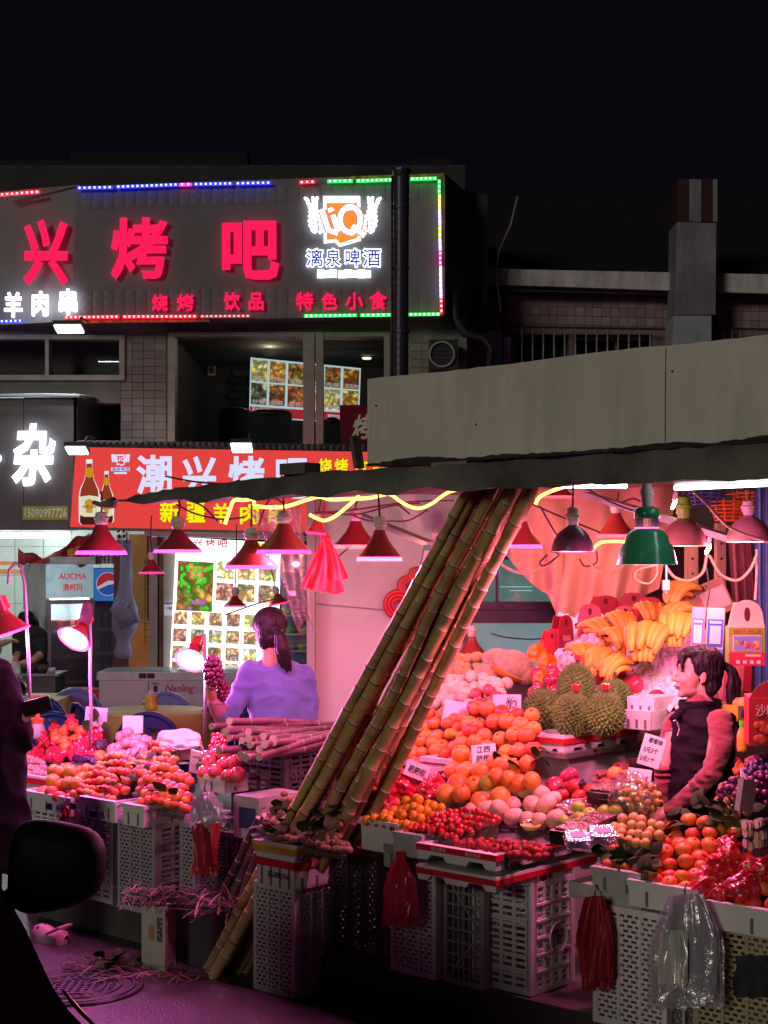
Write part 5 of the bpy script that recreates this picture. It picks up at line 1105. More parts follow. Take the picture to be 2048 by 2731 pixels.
F['navel'] = fruit_mesh('navel_orange', mat('navel_peel', (.80, .22, .04), .42, var=.12, bump=.12, bscale=9, rnd=.08, hue=.012), (1, 1, 1.04), .05, calyx=m_stem)
F['tangerine'] = fruit_mesh('tangerine', mat('tangerine_peel', (.72, .16, .035), .42, var=.12, bump=.15, bscale=8, rnd=.14, hue=.025), (1, 1, .80), .12, calyx=m_leaf, lump=.03)
F['greenish'] = fruit_mesh('green_tangerine', mat('green_tangerine_peel', (.42, .26, .03), .42, var=.3, scale=1.5, bump=.15, bscale=8, rnd=.14, hue=.03), (1, 1, .84), .12, calyx=m_leaf, lump=.03)
F['kumquat'] = fruit_mesh('kumquat', mat('kumquat_peel', (.80, .30, .015), .3, var=.08, rnd=.1), (1, 1, 1.1), .03, 14, 10, calyx=m_leaf)
F['tomato'] = fruit_mesh('cherry_tomato', mat('tomato_skin', (.55, .025, .03), .16, var=.1, rnd=.15, coat=.3), (1, 1, 1.12), .03, 12, 8)
F['longan'] = fruit_mesh('longan', mat('longan_skin', (.27, .15, .075), .7, var=.2, bump=.3, bscale=14, rnd=.15), (1, 1, .98), .02, 14, 9)
F['apple'] = fruit_mesh('apple', mat('apple_skin', (.62, .10, .10), .22, var=.3, scale=1.2, rnd=.12, coat=.25, stretch=(1, 1, .3)), (1, 1, .9), .2, calyx=m_stem)
F['pinkapple'] = fruit_mesh('pink_apple', mat('pink_apple_skin', (.66, .26, .22), .3, var=.25, scale=1.2, rnd=.1, stretch=(1, 1, .3)), (1, 1, .92), .2, calyx=m_stem)
F['lychee'] = fruit_mesh('pale_plum', mat('pale_plum_skin', (.58, .30, .22), .3, var=.25, rnd=.15), (1, 1, .95), .05, 14, 9)
F['jujube'] = fruit_mesh('green_jujube', mat('jujube_skin', (.45, .36, .14), .3, var=.25, rnd=.2), (1, 1, 1.1), .06, 14, 9)
F['mango'] = fruit_mesh('pale_mango', mat('mango_skin', (.72, .42, .30), .5, var=.15, rnd=.12), (1.35, 1, .92), .0, lump=.05)
F['lime'] = fruit_mesh('green_plum', mat('green_plum_skin', (.33, .44, .05), .3, var=.15, rnd=.15), (1, 1, .9), .1, calyx=m_stem)
F['loquat'] = fruit_mesh('loquat', mat('loquat_skin', (.62, .38, .12), .4, var=.2, rnd=.2), (1, 1, 1.05), .04, 14, 9)
F['peach'] = fruit_mesh('pale_pear', mat('pale_pear_skin', (.76, .58, .38), .45, var=.1, rnd=.08), (1, 1, .95), .1, calyx=m_stem)
F['kiwi'] = fruit_mesh('golden_pear', mat('golden_pear_skin', (.52, .30, .10), .5, var=.15, rnd=.1), (1.2, 1, .9), .03)
F['pome'] = fruit_mesh('pomegranate', mat('pomegranate_skin', (.52, .04, .09), .25, var=.2, rnd=.15, coat=.3), (1, 1, .96), .08, calyx=m_stem)
F['persim'] = fruit_mesh('red_persimmon', mat('red_persimmon_skin', (.60, .05, .04), .35, var=.12, rnd=.1), (1, 1, .72), .1, seg=8, nu=32)
F['redplum'] = fruit_mesh('dark_mango', mat('dark_mango_skin', (.42, .03, .07), .3, var=.2, rnd=.1), (1.3, 1, .9), .0, lump=.06)
F['straw'] = fruit_mesh('strawberry', mat('strawberry_skin', (.50, .03, .03), .35, var=.2, bump=.5, bscale=20, rnd=.15), (1, 1, 1.0), .0, 14, 10, calyx=m_leaf, point=.5)
RG = random.Random(21)
def put(kind, p, r, label, cat, group):
    o = link(F[kind].name, F[kind], None, p, (RG.uniform(-.7, .7), RG.uniform(-.7, .7), RG.uniform(0, 6.28)), r * RG.uniform(.88, 1.08))
    return tag(o, label, cat, group)
m_board = mat('stand_board', (.10, .075, .06), .8, var=.3)
def heap(kind, px0, px1, py0, py1, b0, b1, r, label, cat, group, dome=0., skip=0., wedge=True, jit=.30, mix=None, tight=1.0):
    """fruit laid up a slope: px0/px1 left and right edge (bottom, top), py0 front row, py1 back row"""
    px0 = px0 if isinstance(px0, tuple) else (px0, px0); px1 = px1 if isinstance(px1, tuple) else (px1, px1)
    mid = (sum(px0) + sum(px1)) / 4; n = max(1, round((py0 - py1) / (1.22 * r * tight * FPX / SP(mid, b0).y))); b1 = b0 + min(b1 - b0, 1.75 * r * n)
    for i in range(n + 1):
        f = i / n; b = b0 + (b1 - b0) * f; py = py0 + (py1 - py0) * f; xl = px0[0] + (px0[1] - px0[0]) * f; xr = px1[0] + (px1[1] - px1[0]) * f
        L_, R_ = ST(xl, py, b), ST(xr, py, b); zz = ST((xl + xr) / 2, py, b).z; m = max(1, round(((R_ - L_).xy.length) / (1.92 * r * tight)))
        for j in range(m + 1 - (i % 2)):
            s = (j + (.5 if i % 2 else 0)) / m
            if skip and RG.random() < skip: continue
            p = L_.lerp(R_, s); p.z = zz - dome * (2 * s - 1) ** 2 + r * .35 * math.sin(s * 7 + i * 2)
            p += Vector((RG.uniform(-jit, jit), RG.uniform(-jit, jit), RG.uniform(-jit, jit) * .6)) * r
            k = kind if not mix or RG.random() > mix[1] else mix[0]
            put(k, p, r, label, cat, group)
    if wedge:
        q = [ST(px0[0] + 10, py0, b0 + r), ST(px1[0] - 10, py0, b0 + r), ST(px1[1] - 6, py1, b1 + r), ST(px0[1] + 6, py1, b1 + r)]
        for k in (0, 1): q[k].z = (q[0].z + q[1].z) / 2 if k == 0 else q[0].z
        for k in (2, 3): q[k].z = (q[2].z + q[3].z) / 2 if k == 2 else q[2].z
        zt = [p - Vector((0, 0, r * 1.25 + dome)) for p in q]; zb = [Vector((p.x, p.y, min(x.z for x in zt) - .02)) for p in zt]
        mb = MB(); mb.add(zt + zb, [(0, 1, 2, 3), (7, 6, 5, 4), (0, 1, 5, 4), (1, 2, 6, 5), (2, 3, 7, 6), (3, 0, 4, 7)])
        tag(link('display_board', mb.mesh('display_board', m_board)), ('dark sloping board under the ' + group)[:90], 'board')
def crumple(px, py, b, r, label, m, squash=(1, 1, 1), seed=0, cat='bag', name='plastic_bag', group=None, amp=.22, knot=True):
    rg = random.Random(seed); dirs = [Vector((rg.gauss(0, 1), rg.gauss(0, 1), rg.gauss(0, 1))).normalized() for _ in range(26)]
    def df(q):
        k = 1.0
        for i, d in enumerate(dirs): 
            x = q.dot(d); k += amp * (.5 if i % 2 else -.6) * math.exp(-((x - .75) / .13) ** 2)
        return q * max(.55, k)
    t = thing(name, label, cat, ST(px, py, b), rg.uniform(0, 6), group)
    mb = MB(); mb.ball((0, 0, 0), tuple(r * s for s in squash), 34, 22, 0, None, df); link('bag_body', mb.mesh('bag_body', m, False), t)
    if knot:
        mb = MB()
        for k in range(3):
            a = rg.uniform(0, 6.28); L = r * rg.uniform(.5, .9); mb.sheet([[Vector((math.cos(a) * s * L + w * .25 * r * math.sin(a), math.sin(a) * s * L - w * .25 * r * math.cos(a), r * squash[2] * .8 + s * r * .5 + .1 * r * math.sin(w * 5 + s * 3))) for w in (-1, -.3, .3, 1)] for s in (0, .4, .8, 1)])
        link('bag_ear', mb.mesh('bag_ear', m, True), t)
    return t
m_rbag = mat('red_bag_plastic', (.62, .03, .06), .22, var=.15, bump=.3, bscale=18, spec=.7)
m_rbag_t = film('bag_red_film', (1, .25, .3), .10, .2, .35, (.62, .03, .06))
leafm = MB(); leafm.sheet([[( x * w, y, .12 * math.sin(y * 3) - .25 * abs(x) * w) for x in (-1, -.5, 0, .5, 1)] for y, w in ((0, .04), (.25, .3), (.5, .38), (.75, .26), (1, .02))]); leaf_me = leafm.mesh('leaf', m_leaf, True)
def leaves(n, px0, px1, py0, py1, b0, b1, size, label, group):
    for i in range(n):
        f = RG.random(); p = ST(RG.uniform(px0, px1), py0 + (py1 - py0) * f, b0 + (b1 - b0) * f) + Vector((0, -.02, .015))
        tag(link('leaf', leaf_me, None, p, (RG.uniform(-.5, 1.0), RG.uniform(-.6, .6), RG.uniform(0, 6.28)), size * RG.uniform(.7, 1.2)), label, 'leaf', group)
def card(px, py, b, w, h, label, lines, tilt=0., yaw=0., lean=-.15, m=None, stick=None, ink=None):
    t = thing('price_card', label, 'price card', ST(px, py, b), rot=(lean, tilt, yaw)); mb = MB(); mb.bb(-w / 2, w / 2, 0, .018, -h / 2, h / 2); link('card_board', mb.mesh('card_board', m or m_foam), t)
    for txt, x, z, ww, hh, sh in lines: word(txt, ww, hh, .0015, .004, ink or m_blk_text, t, (x, -.0015, z), name='handwriting', shear=sh)
    if stick: mb = MB(); mb.tube([(0, .006, -h / 2), (0, .01, -h / 2 - stick)], .003, 5); link('stick', mb.mesh('stick', m_black), t)
    return t
# ---------------------------------------------------------------- left wing, front row
crate(172, .10, .19, .30, .40, .46, m_cr_w, 'white plastic crate catching cold light at the far end of the left fruit row', 'slots', 'slots')
crate(300, .08, .19, .31, .40, .46, m_cr_g, 'grey lattice crate stood on end under the greenish tangerines', 'slots', 'grid')
crate(412, .06, .19, .30, .42, .46, m_cr_g, 'grey crate with small slots under the tray of mandarins with the torn corner', 'brick', 'slots')
crate(520, .22, .19, .30, .40, .46, m_cr_g, 'shadowed grey crate behind the hanging red carrier bag', 'brick', 'brick')
foam(190, 2128, .06, .45, .36, .10, 'soiled foam tray of yellow tangerines at the far end of the left row', ribs=3)
foam(308, 2138, .04, .30, .36, .11, 'foam tray with blue sticker under the small mandarins on the left row', ribs=3)
tc = foam(384, 2150, .0, .17, .36, .11, 'foam tray with red stamp marks and a torn rim under the red mandarins', ribs=2)
for k in range(3):
    mb = MB(); mb.prism([(0, 0), (.02, .004), (.024, .016), (.004, .012)], (.0075, .07 + k * .045, .075 - k * .002), (0, 1, 0), (0, 0, 1), (.001, 0, 0)); link('stamp_mark', mb.mesh('stamp_mark', m_tape), tc)
for px, w_, c, lab in [(135, .06, (.03, .06, .22), 'small dark blue sticker on the far foam tray'), (200, .05, (.08, .22, .28), 'small teal sticker on the foam tray of small mandarins'), (253, .07, (.01, .012, .05), 'dark flap card hanging from the rim of the foam tray')]:
    q = ST(px, 2150 + (20 if px == 253 else 0), -.004); mb = MB(); mb.box((0, 0, 0), (w_, .002, .035)); tag(link('sticker', mb.mesh('sticker', mat('sticker_%d' % px, c, .4)), None, q + Vector((-V.x, -V.y, 0)) * .01, (0, 0, ANG)), lab, 'sticker')
foam(150, 2078, .42, .50, .34, .09, 'white foam tray with a red tape band holding pale pink plums', tape=(.45, .85), legs=True)
heap('lychee', (20, 15), (142, 110), 2070, 2020, .45, .75, .018, 'pale pink plum in the red banded foam tray', 'plum', 'pale plums in the red banded tray')
heap('lychee', (20, 15), (82, 75), 2006, 1955, .80, 1.0, .026, 'beige round plum heaped behind the small pale plums', 'plum', 'beige plums heaped at the stall end')
heap('greenish', (118, 140), (212, 215), 2120, 2060, .10, .32, .040, 'large yellow green tangerine in the far left tray', 'tangerine', 'large tangerines at the far left', mix=('tangerine', .4))
heap('orange', (160, 175), (232, 240), 2072, 2056, .36, .42, .034, 'orange fruit lying behind the yellow green tangerines', 'orange', 'oranges behind the yellow tangerines', wedge=False)
heap('greenish', (200, 270), (300, 400), 2118, 2022, .10, .50, .026, 'small greenish mandarin with leaves in the left tray', 'mandarin', 'small leafy mandarins in the left tray', mix=('tangerine', .6), dome=.02)
heap('tangerine', (378, 360), (500, 505), 2138, 2050, .05, .42, .027, 'small red orange mandarin heaped in the torn foam tray', 'mandarin', 'red mandarins in the torn tray', dome=.02)
heap('tangerine', (370, 395), (470, 455), 2040, 1986, .40, .62, .026, 'dark red mandarin at the top of the leafy pile', 'mandarin', 'dark mandarins atop the leafy pile', mix=('greenish', .3), dome=.03)
leaves(34, 270, 480, 2130, 1985, .08, .55, .07, 'dark citrus leaf lying among the small mandarins on the left row', 'leaves among the left mandarins')
foam(235, 2046, .62, .25, .34, .09, 'foam box behind the small mandarins holding red bagged fruit', ribs=0)
foam(330, 2050, .62, .34, .34, .09, 'foam box behind the leafy pile holding pink apples', ribs=0)
heap('orange', (140, 148), (262, 235), 2000, 1945, .72, .90, .043, 'large orange among the red plastic bags on the left', 'orange', 'large oranges among the left red bags', dome=.03, mix=('tangerine', .3))
for i, (x, y, b, r) in enumerate([(100, 2020, .72, .06), (150, 2015, .66, .06), (205, 2010, .66, .062), (255, 1965, .82, .05), (190, 1935, .96, .05), (145, 1945, .95, .045), (240, 2018, .7, .045), (120, 1980, .85, .05), (225, 1985, .72, .05)]):
    crumple(x, y, b, r, 'crumpled red plastic bag round fruit on the left wing of the stall', m_rbag, (.9, .9, 1.1), 30 + i, group='red bags on the left wing')
heap('pinkapple', (282, 312), (402, 400), 2032, 1962, .66, .92, .040, 'glossy pink apple in the pile before the round table', 'apple', 'pink apples piled before the round table', dome=.04)
m_darkw = mat('dark_wrap', (.05, .012, .06), .3, var=.3, bump=.5, bscale=25)
crumple(222, 2026, .60, .06, 'dark purple wrapped vegetable bag lying beside the pink apples', m_darkw, (1.5, .8, .5), 50, knot=False)
crumple(272, 1985, .78, .045, 'dark shiny wrapped fruit between the red bags and the pink apples', m_darkw, (1.2, .8, .7), 51, knot=False)
card(255, 1917, 1.0, .14, .145, 'blank square foam card glowing pink behind the red bags', [], tilt=.07, yaw=-.1, stick=.1)
card(354, 1932, .98, .122, .105, 'blank foam card glowing pink on top of the pink apples', [], tilt=.0, stick=.08)
card(528, 2035, .45, .10, .12, 'foam card with handwritten characters beside the small apple tray', [('一盒', 0, .03, .07, .03, 0), ('箱', 0.01, -.02, .04, .045, 0)], tilt=.18, yaw=-.4, lean=.1)
for k, (x, y) in enumerate([(250, 1925), (262, 1932), (248, 1942), (270, 1938)]):
    tag(link('leaf', leaf_me, None, ST(x, y, .93), (1.2, .5 * k, k * 1.7), .09), 'dark leaf sprouting on a twig in front of the blank pink card', 'leaf', 'leaves on the twig at the blank card')
# small box with apples, red grapes, boxes beside the cane bundle
foam(600, 2072, .30, .20, .30, .085, 'small foam tray of red apples beside the sugarcane ends', ribs=1)
heap('apple', (545, 552), (640, 630), 2060, 2012, .32, .50, .042, 'red apple in the small foam tray beside the sugarcane ends', 'apple', 'red apples beside the sugarcane', dome=.01)
heap('tomato', (560, 570), (605, 600), 2010, 1962, .55, .75, .014, 'small red cherry behind the red apples', 'cherry', 'small cherries behind the apples')
crumple(470, 1985, .9, .10, 'pale crumpled plastic sack behind the handwritten foam card', mat('cream_sack', (.55, .48, .3), .5, var=.2, bump=.3), (1.4, .8, .8), 52, cat='sack', name='plastic_sack', knot=False)
bx = foam(690, 2136, .16, .18, .30, .19, 'soiled foam box with a blue label below the sugarcane bundle', m_foam_d, ribs=2, open_top=False, name='foam_box', cat='foam box')
mb = MB(); mb.bb(-.13, -.02, -.0095, -.007, .05, .15); link('blue_label', mb.mesh('blue_label', mat('blue_label', (.015, .05, .12), .4, var=.4, scale=14)), bx)
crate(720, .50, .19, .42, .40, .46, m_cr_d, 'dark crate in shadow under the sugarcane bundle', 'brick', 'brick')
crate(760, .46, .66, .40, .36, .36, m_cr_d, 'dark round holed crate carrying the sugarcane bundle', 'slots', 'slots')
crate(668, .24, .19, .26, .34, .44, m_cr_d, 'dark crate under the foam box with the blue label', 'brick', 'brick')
# bag bundles hung on the left wing
def hanging_bag(px0, px1, y0, y1, b, m, label, seed, neck=.35, name='carrier_bags', group=None, layers=3):
    rg = random.Random(seed); t = thing(name, label, 'bag', ST((px0 + px1) / 2, y1, b))
    for L in range(layers):
        mb = MB(); gr = []; n = 22; waves = [(rg.uniform(.004, .012), rg.uniform(2, 9), rg.uniform(-6, 6), rg.uniform(0, 6)) for _ in range(5)] + [(.003, rg.uniform(12, 18), rg.uniform(-9, 9), 0)]
        for j in range(13):
            f = j / 12; wv = neck + (1 - neck) * min(1, f * 2.2); row = []
            for i in range(n + 1):
                g_ = i / n * 2 - 1; x = (px0 + px1) / 2 + g_ * (px1 - px0) / 2 * wv * (1 - L * .08) + rg.uniform(-1, 1) + 3 * L; y = y0 + (y1 - y0 - L * 14 + 5 * math.sin(i * 1.9 + L)) * f
                p = ST(x, y, b - L * .012); p += Vector((V.x, V.y, 0)) * sum(A_ * math.sin(g_ * k1 + f * k2 + ph_) for A_, k1, k2, ph_ in waves)
                row.append(p)
            gr.append(row)
        mb.sheet(gr); link('bag_layer', mb.mesh('bag_layer', m, True), t, -t.location)
    mb = MB(); mb.tube([ST((px0 + px1) / 2, y0 + 6, b), ST((px0 + px1) / 2 - 3, y0 - 12, b), ST((px0 + px1) / 2 + 2, y0 - 30, b + .03)], .004, 5); link('tie', mb.mesh('tie', m_black), t, -t.location)
    return t
m_cbag = film('bag_clear', (.93, .93, .95), .22, .22, .55, (.55, .55, .6)); m_sbag = mat('silver_bag', (.6, .58, .52), .28, .35, var=.2, bump=.5, bscale=20)
hanging_bag(505, 590, 2112, 2218, .02, m_cbag, 'clear plastic bags hanging from the small apple tray', 61)
hanging_bag(512, 582, 2195, 2336, .03, mat('red_carrier', (.38, .02, .03), .4, var=.15, bump=.3, bscale=15), 'red carrier bags hanging below the clear bags on the left wing', 62, .9)
hanging_bag(160, 190, 2150, 2190, .02, m_rbag, 'tiny red bag tied to the rim of the far left foam tray', 63, .5, layers=1)
hanging_bag(1022, 1110, 2270, 2470, .03, m_rbag, 'red carrier bags tied beside the white lattice crate below the tomatoes', 64, .15)
hanging_bag(1545, 1632, 2390, 2640, .06, mat('red_carrier2', (.30, .015, .02), .4, var=.15, bump=.3, bscale=15), 'dark red carrier bags hanging between the two right hand crates', 65, .5)
hanging_bag(1728, 1928, 2385, 2690, .0, m_cbag, 'large clear plastic bags hanging in front of the right hand crates', 66, .45, layers=4)
hanging_bag(1748, 1840, 2480, 2640, -.03, m_sbag, 'bundle of shiny silver bags inside the clear bags on the right', 67, .8, layers=2)
# ---------------------------------------------------------------- longan corner in front of the leaning cane
crate(785, -.02, .0, .27, .30, .50, m_cr_w, 'pale crate with rounded frame standing on the road under the longans', 'brick', 'brick')
lb = foam(786, 2288, -.03, .25, .28, .15, 'foam box with red tape and handwriting under the longan tray', m_foam, ribs=4, open_top=False, tape=(.62, .86), name='foam_box', cat='foam box')
lab_on(lb, '石硖76', .14, .028, -.10, .06, 'f'); lab_on(lb, '广大荔龙', .13, .022, .13, .11, 'r', mat('tape_gold', (.6, .4, .3), .5), out=.0105)
lc = foam(792, 2258, -.04, .28, .30, .055, 'flat carton with yellow tape holding brown longans', mat('carton_pale', (.5, .46, .4), .7, dirt=.5), open_top=True, name='carton_tray')
mb = MB(); mb.bb(-.282, .0, -.0085, -.006, .012, .040); mb.bb(.006, .009, -.008, .30, .014, .042); link('yellow_tape', mb.mesh('yellow_tape', mat('yellow_tape', (.62, .30, .01), .35, var=.3, scale=12)), lc)
heap('longan', (720, 735), (935, 915), 2246, 2215, -.02, .12, .0165, 'small brown longan loose in the yellow taped carton', 'longan', 'loose longans in the carton', dome=.01, tight=.8, jit=.6)
heap('longan', (700, 745), (800, 792), 2200, 2122, .02, .20, .0195, 'brown longan in the bunch piled at the foot of the leaning canes', 'longan', 'longans bunched at the canes', dome=.03)
heap('longan', (820, 830), (905, 890), 2195, 2168, .06, .14, .018, 'brown longan half hidden by dark leaves near the red bags', 'longan', 'longans by the red bags', skip=.25)
leaves(40, 690, 920, 2235, 2150, -.02, .15, .075, 'dark leaf among the brown longans', 'leaves among the longans')
# ---------------------------------------------------------------- centre front: kumquats, tomatoes, strawberries
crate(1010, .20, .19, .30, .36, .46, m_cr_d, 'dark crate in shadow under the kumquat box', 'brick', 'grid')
ke = foam(1062, 2197, .10, .22, .30, .135, 'foam box with red stamps holding yellow kumquats', m_foam, ribs=0)
for k in range(3):
    mb = MB(); mb.prism([(0, 0), (.018, .002), (.02, .014), (.003, .012)], (-.18 + k * .045, -.0075, .108), (1, 0, 0), (0, 0, 1), (0, .001, 0)); link('stamp_mark', mb.mesh('stamp_mark', m_tape), ke)
mb = MB(); mb.ball((-.03, -.007, .11), (.018, .002, .012), 12, 6); link('stamp_mark', mb.mesh('stamp_mark', m_tape), ke)
foam(1010, 2205, .30, .30, .30, .14, 'foam box behind the kumquats filled with red bagged oranges', m_foam_d)
foam(1125, 2228, .02, .16, .50, .10, 'soiled foam tray under the heap of cherry tomatoes', m_foam_d)
foam(1105, 2262, .10, .18, .40, .10, 'grey foam box tied with string below the cherry tomatoes', m_foam_d, ribs=2, open_top=False, name='foam_box', cat='foam box')
crate(1162, .12, .19, .26, .26, .46, m_cr_w, 'white lattice crate with diagonal braces under the cherry tomatoes', 'brick', 'grid')
crate(1290, .14, .19, .22, .30, .46, m_cr_g, 'brown grey crate with square mesh between the two front crates', 'grid', 'grid')
mk = crate(1416, .20, .19, .31, .31, .46, m_cr_w, 'greyish crate with a round trader plate under the strawberry trays', 'slots', 'slots')
mb = MB(); mb.lathe([(0, .0), (.058, .0), (.062, .004), (.062, .012)], 28, (.012, .165, .22), rot=Matrix.Rotation(R(90), 3, 'Y')); link('name_disc', mb.mesh('name_disc', mat('disc_white', (.6, .58, .57), .5)), mk)
word('广泽子', .07, .07, .002, .01, m_blk_text, mk, (.0165, .165, .22), (0, 0, R(90)), name='lettering')
word('MAEDE', .12, .028, .002, .004, m_cr_w, mk, (-.04, -.012, .34), (0, R(90), 0), name='lettering')
g1 = foam(1322, 2340, -.03, .41, .70, .062, 'lower white foam tray with a red band under the strawberries', m_foam, legs=True, tape=(.42, .82), ribs=0)
g2 = foam(1322, 2280, -.03, .41, .70, .066, 'upper white foam tray with red printed tape holding strawberries', m_foam, legs=True, tape=(.60, .98), ribs=0)
for i in range(4): lab_on(g2, '嘉禾果业', .09, .017, .10 + i * .18, .052, 'r', mat('tape_print', (.75, .45, .45), .5, var=0), out=.0095)
for i in range(2): lab_on(g2, '嘉禾果业', .08, .016, -.11 - i * .18, .052, 'f', MATS['tape_print'], out=.0095)
mb = MB(); mb.bb(.0085, .0105, .045, .07, -.005, .066); link('green_tape', mb.mesh('green_tape', mat('green_tape', (.01, .10, .04), .4)), g2)
mb = MB(); mb.bb(.0085, .0105, .21, .31, .038, .066); link('black_tape', mb.mesh('black_tape', mat('black_tape', (.012, .01, .01), .35)), g2)
mb = MB()
for k, (y, w_) in enumerate([(.02, .02), (.26, .012), (.33, .012)]): mb.bb(.0085, .010, y, y + w_, .0 if k else .01, .05)
link('tape_end', mb.mesh('tape_end', m_tape), g1)
heap('straw', (1215, 1290), (1460, 1470), 2268, 2250, .04, .16, .0155, 'small red strawberry in the printed foam tray', 'strawberry', 'strawberries in the front tray', wedge=False, tight=.8, jit=.7)
leaves(14, 1240, 1460, 2262, 2246, .05, .18, .03, 'tiny green strawberry leaf in the printed foam tray', 'strawberry leaves')
t = thing('plastic_wrap', 'shiny clear plastic wrap stretched over the back of the strawberry tray', 'plastic wrap', ST(1240, 2240, .2))
mb = MB(); gr = []
for i in range(14):
    gr.append([AB(a_of(1322, -.03) - .40 + .40 * j / 16, .16 + .5 * i / 13, ST(1322, 2280, -.03).z + .006 + .008 * math.sin(i * 1.3 + j) + .006 * math.sin(j * 2.3)) for j in range(17)])
mb.sheet(gr); wp('wrap_sheet', mb, film('wrap_clear', (.95, .92, .95), .25, .14, .75, (.7, .6, .65)), t, True)
heap('kumquat', (985, 1080), (1100, 1180), 2188, 2140, .12, .45, .0225, 'small yellow kumquat heaped in the foam box beside the tomatoes', 'kumquat', 'kumquats beside the tomatoes', dome=.015, tight=.9, jit=.5)
heap('tomato', (1085, 1180), (1215, 1335), 2212, 2165, .06, .42, .0135, 'small shiny red cherry tomato in the heap beside the kumquats', 'cherry tomato', 'cherry tomatoes heaped at the front', dome=.02, tight=.84, jit=.7)
for i, (x, y, b, r) in enumerate([(985, 2150, .30, .062), (1040, 2105, .45, .06), (1085, 2100, .50, .065), (1145, 2115, .46, .055), (940, 2140, .34, .05), (1035, 2150, .32, .045), (1170, 2090, .52, .05), (1000, 2115, .42, .05), (920, 2175, .28, .04)]):
    crumple(x, y, b, r, 'crumpled red plastic bag round an orange behind the kumquats', m_rbag, (1, 1, .9), 80 + i, group='red bags behind the kumquats')
for x, y, b, r in [(985, 2118, .30, .042), (988, 2088, .36, .038), (932, 2108, .34, .03), (1052, 2142, .42, .03)]:
    put('orange', ST(x, y, b), r, 'yellow orange poking out of the red bags at the foot of the canes', 'orange', 'oranges in the red bags by the canes')
leaves(8, 960, 1100, 2180, 2090, .3, .5, .06, 'dark leaf caught between the red bags by the canes', 'leaves between the red bags')
# ---------------------------------------------------------------- oranges, mangoes and back rows
heap('navel', (1190, 1215), (1330, 1335), 2125, 2028, .42, .62, .048, 'big round navel orange in the stack behind the tomatoes', 'orange', 'big navel oranges behind the tomatoes', dome=.0, mix=('greenish', .1))
heap('navel', (1325, 1330), (1420, 1425), 2080, 2040, .50, .62, .040, 'leafy orange to the right of the navel stack', 'orange', 'leafy oranges by the foam boxes', wedge=False)
leaves(12, 1330, 1470, 2090, 2010, .5, .66, .075, 'broad dark leaf on the oranges beside the pink mangoes', 'leaves beside the pink mangoes')
heap('orange', (1095, 1120), (1215, 1240), 2062, 1908, .66, .92, .036, 'bright tangerine on the steep slope beside the leaning canes', 'tangerine', 'tangerines beside the canes', dome=.01, mix=('greenish', .08))
foam(1255, 2032, .62, .30, .34, .09, 'foam tray of tangerines beside the leaning canes', m_foam)
ob = foam(1300, 2022, .66, .10, .42, .085, 'white foam tray with a blue label holding the large oranges', m_foam)
mb = MB(); mb.bb(.007, .009, .22, .38, .045, .078); link('blue_label', mb.mesh('blue_label2', mat('bright_blue_label', (.02, .12, .5), .4)), ob)
foam(1320, 2060, .68, .12, .40, .06, 'grey foam slab stacked under the tray with the blue label', m_foam_d, open_top=False, name='foam_slab', cat='foam slab')
heap('orange', (1230, 1255), (1425, 1430), 1995, 1898, .72, 1.0, .041, 'large orange in the blue labelled tray in front of the durians', 'orange', 'large oranges in front of the durians', mix=('tangerine', .15), dome=.0)
heap('apple', (1265, 1275), (1330, 1325), 1892, 1848, 1.0, 1.12, .036, 'red apple behind the blank foam card', 'apple', 'red apples behind the blank card', wedge=False)
heap('peach', (1185, 1200), (1335, 1345), 1850, 1812, 1.18, 1.4, .037, 'pale round pear glowing pink behind the cards', 'pear', 'pale pears behind the cards')
heap('mango', (1165, 1170), (1250, 1240), 1885, 1845, 1.05, 1.18, .036, 'orange fruit in a net sleeve beside the leaning canes', 'mango', 'netted fruit beside the canes', wedge=False)
heap('kiwi', (1195, 1230), (1345, 1370), 1800, 1757, 1.5, 1.75, .033, 'golden pear in the tilted tray under the dark window lamp', 'pear', 'golden pears under the window lamp')
mg = foam(1300, 2182, .34, .12, .46, .06, 'foam tray wrapped in film holding pale pink mangoes', m_foam)
heap('mango', (1262, 1285), (1480, 1478), 2172, 2112, .38, .60, .040, 'pale pink mango in the film wrapped foam tray', 'mango', 'pale pink mangoes in the wrapped tray', dome=.005)
card(1352, 1878, .98, .135, .093, 'foam card with upside down black handwriting above the large oranges', [('西', -.045, -.025, .03, .03, 0), ('NOI', .025, .0, .05, .045, .3), ('兴', .01, .018, .035, .035, .3), ('大', .0, -.025, .04, .035, 0)], tilt=.0, yaw=-.1, stick=.16)
bc = card(1215, 1905, .93, .125, .13, 'blank foam card with a round dent above the tangerines', [], tilt=.16, yaw=-.15, stick=.14)
mb = MB(); mb.lathe([(0, 0), (.021, 0)], 24, (.035, -.0015, .012), rot=Matrix.Rotation(R(90), 3, 'X')); link('round_dent', mb.mesh('round_dent', mat('dent', (.4, .33, .31), .8)), bc)
card(1290, 2010, .60, .11, .088, 'foam card handwritten with two rows of characters above the navel oranges', [('江西', 0, .02, .065, .03, .1), ('脐橙', -.005, -.02, .065, .03, .1)], tilt=-.13, yaw=-.2, lean=-.35)
card(1112, 2055, .50, .115, .075, 'foam card handwritten with three characters beside the leaning canes', [('耙耙柑', 0, 0, .085, .034, .1)], tilt=.32, yaw=-.3, lean=-.25)
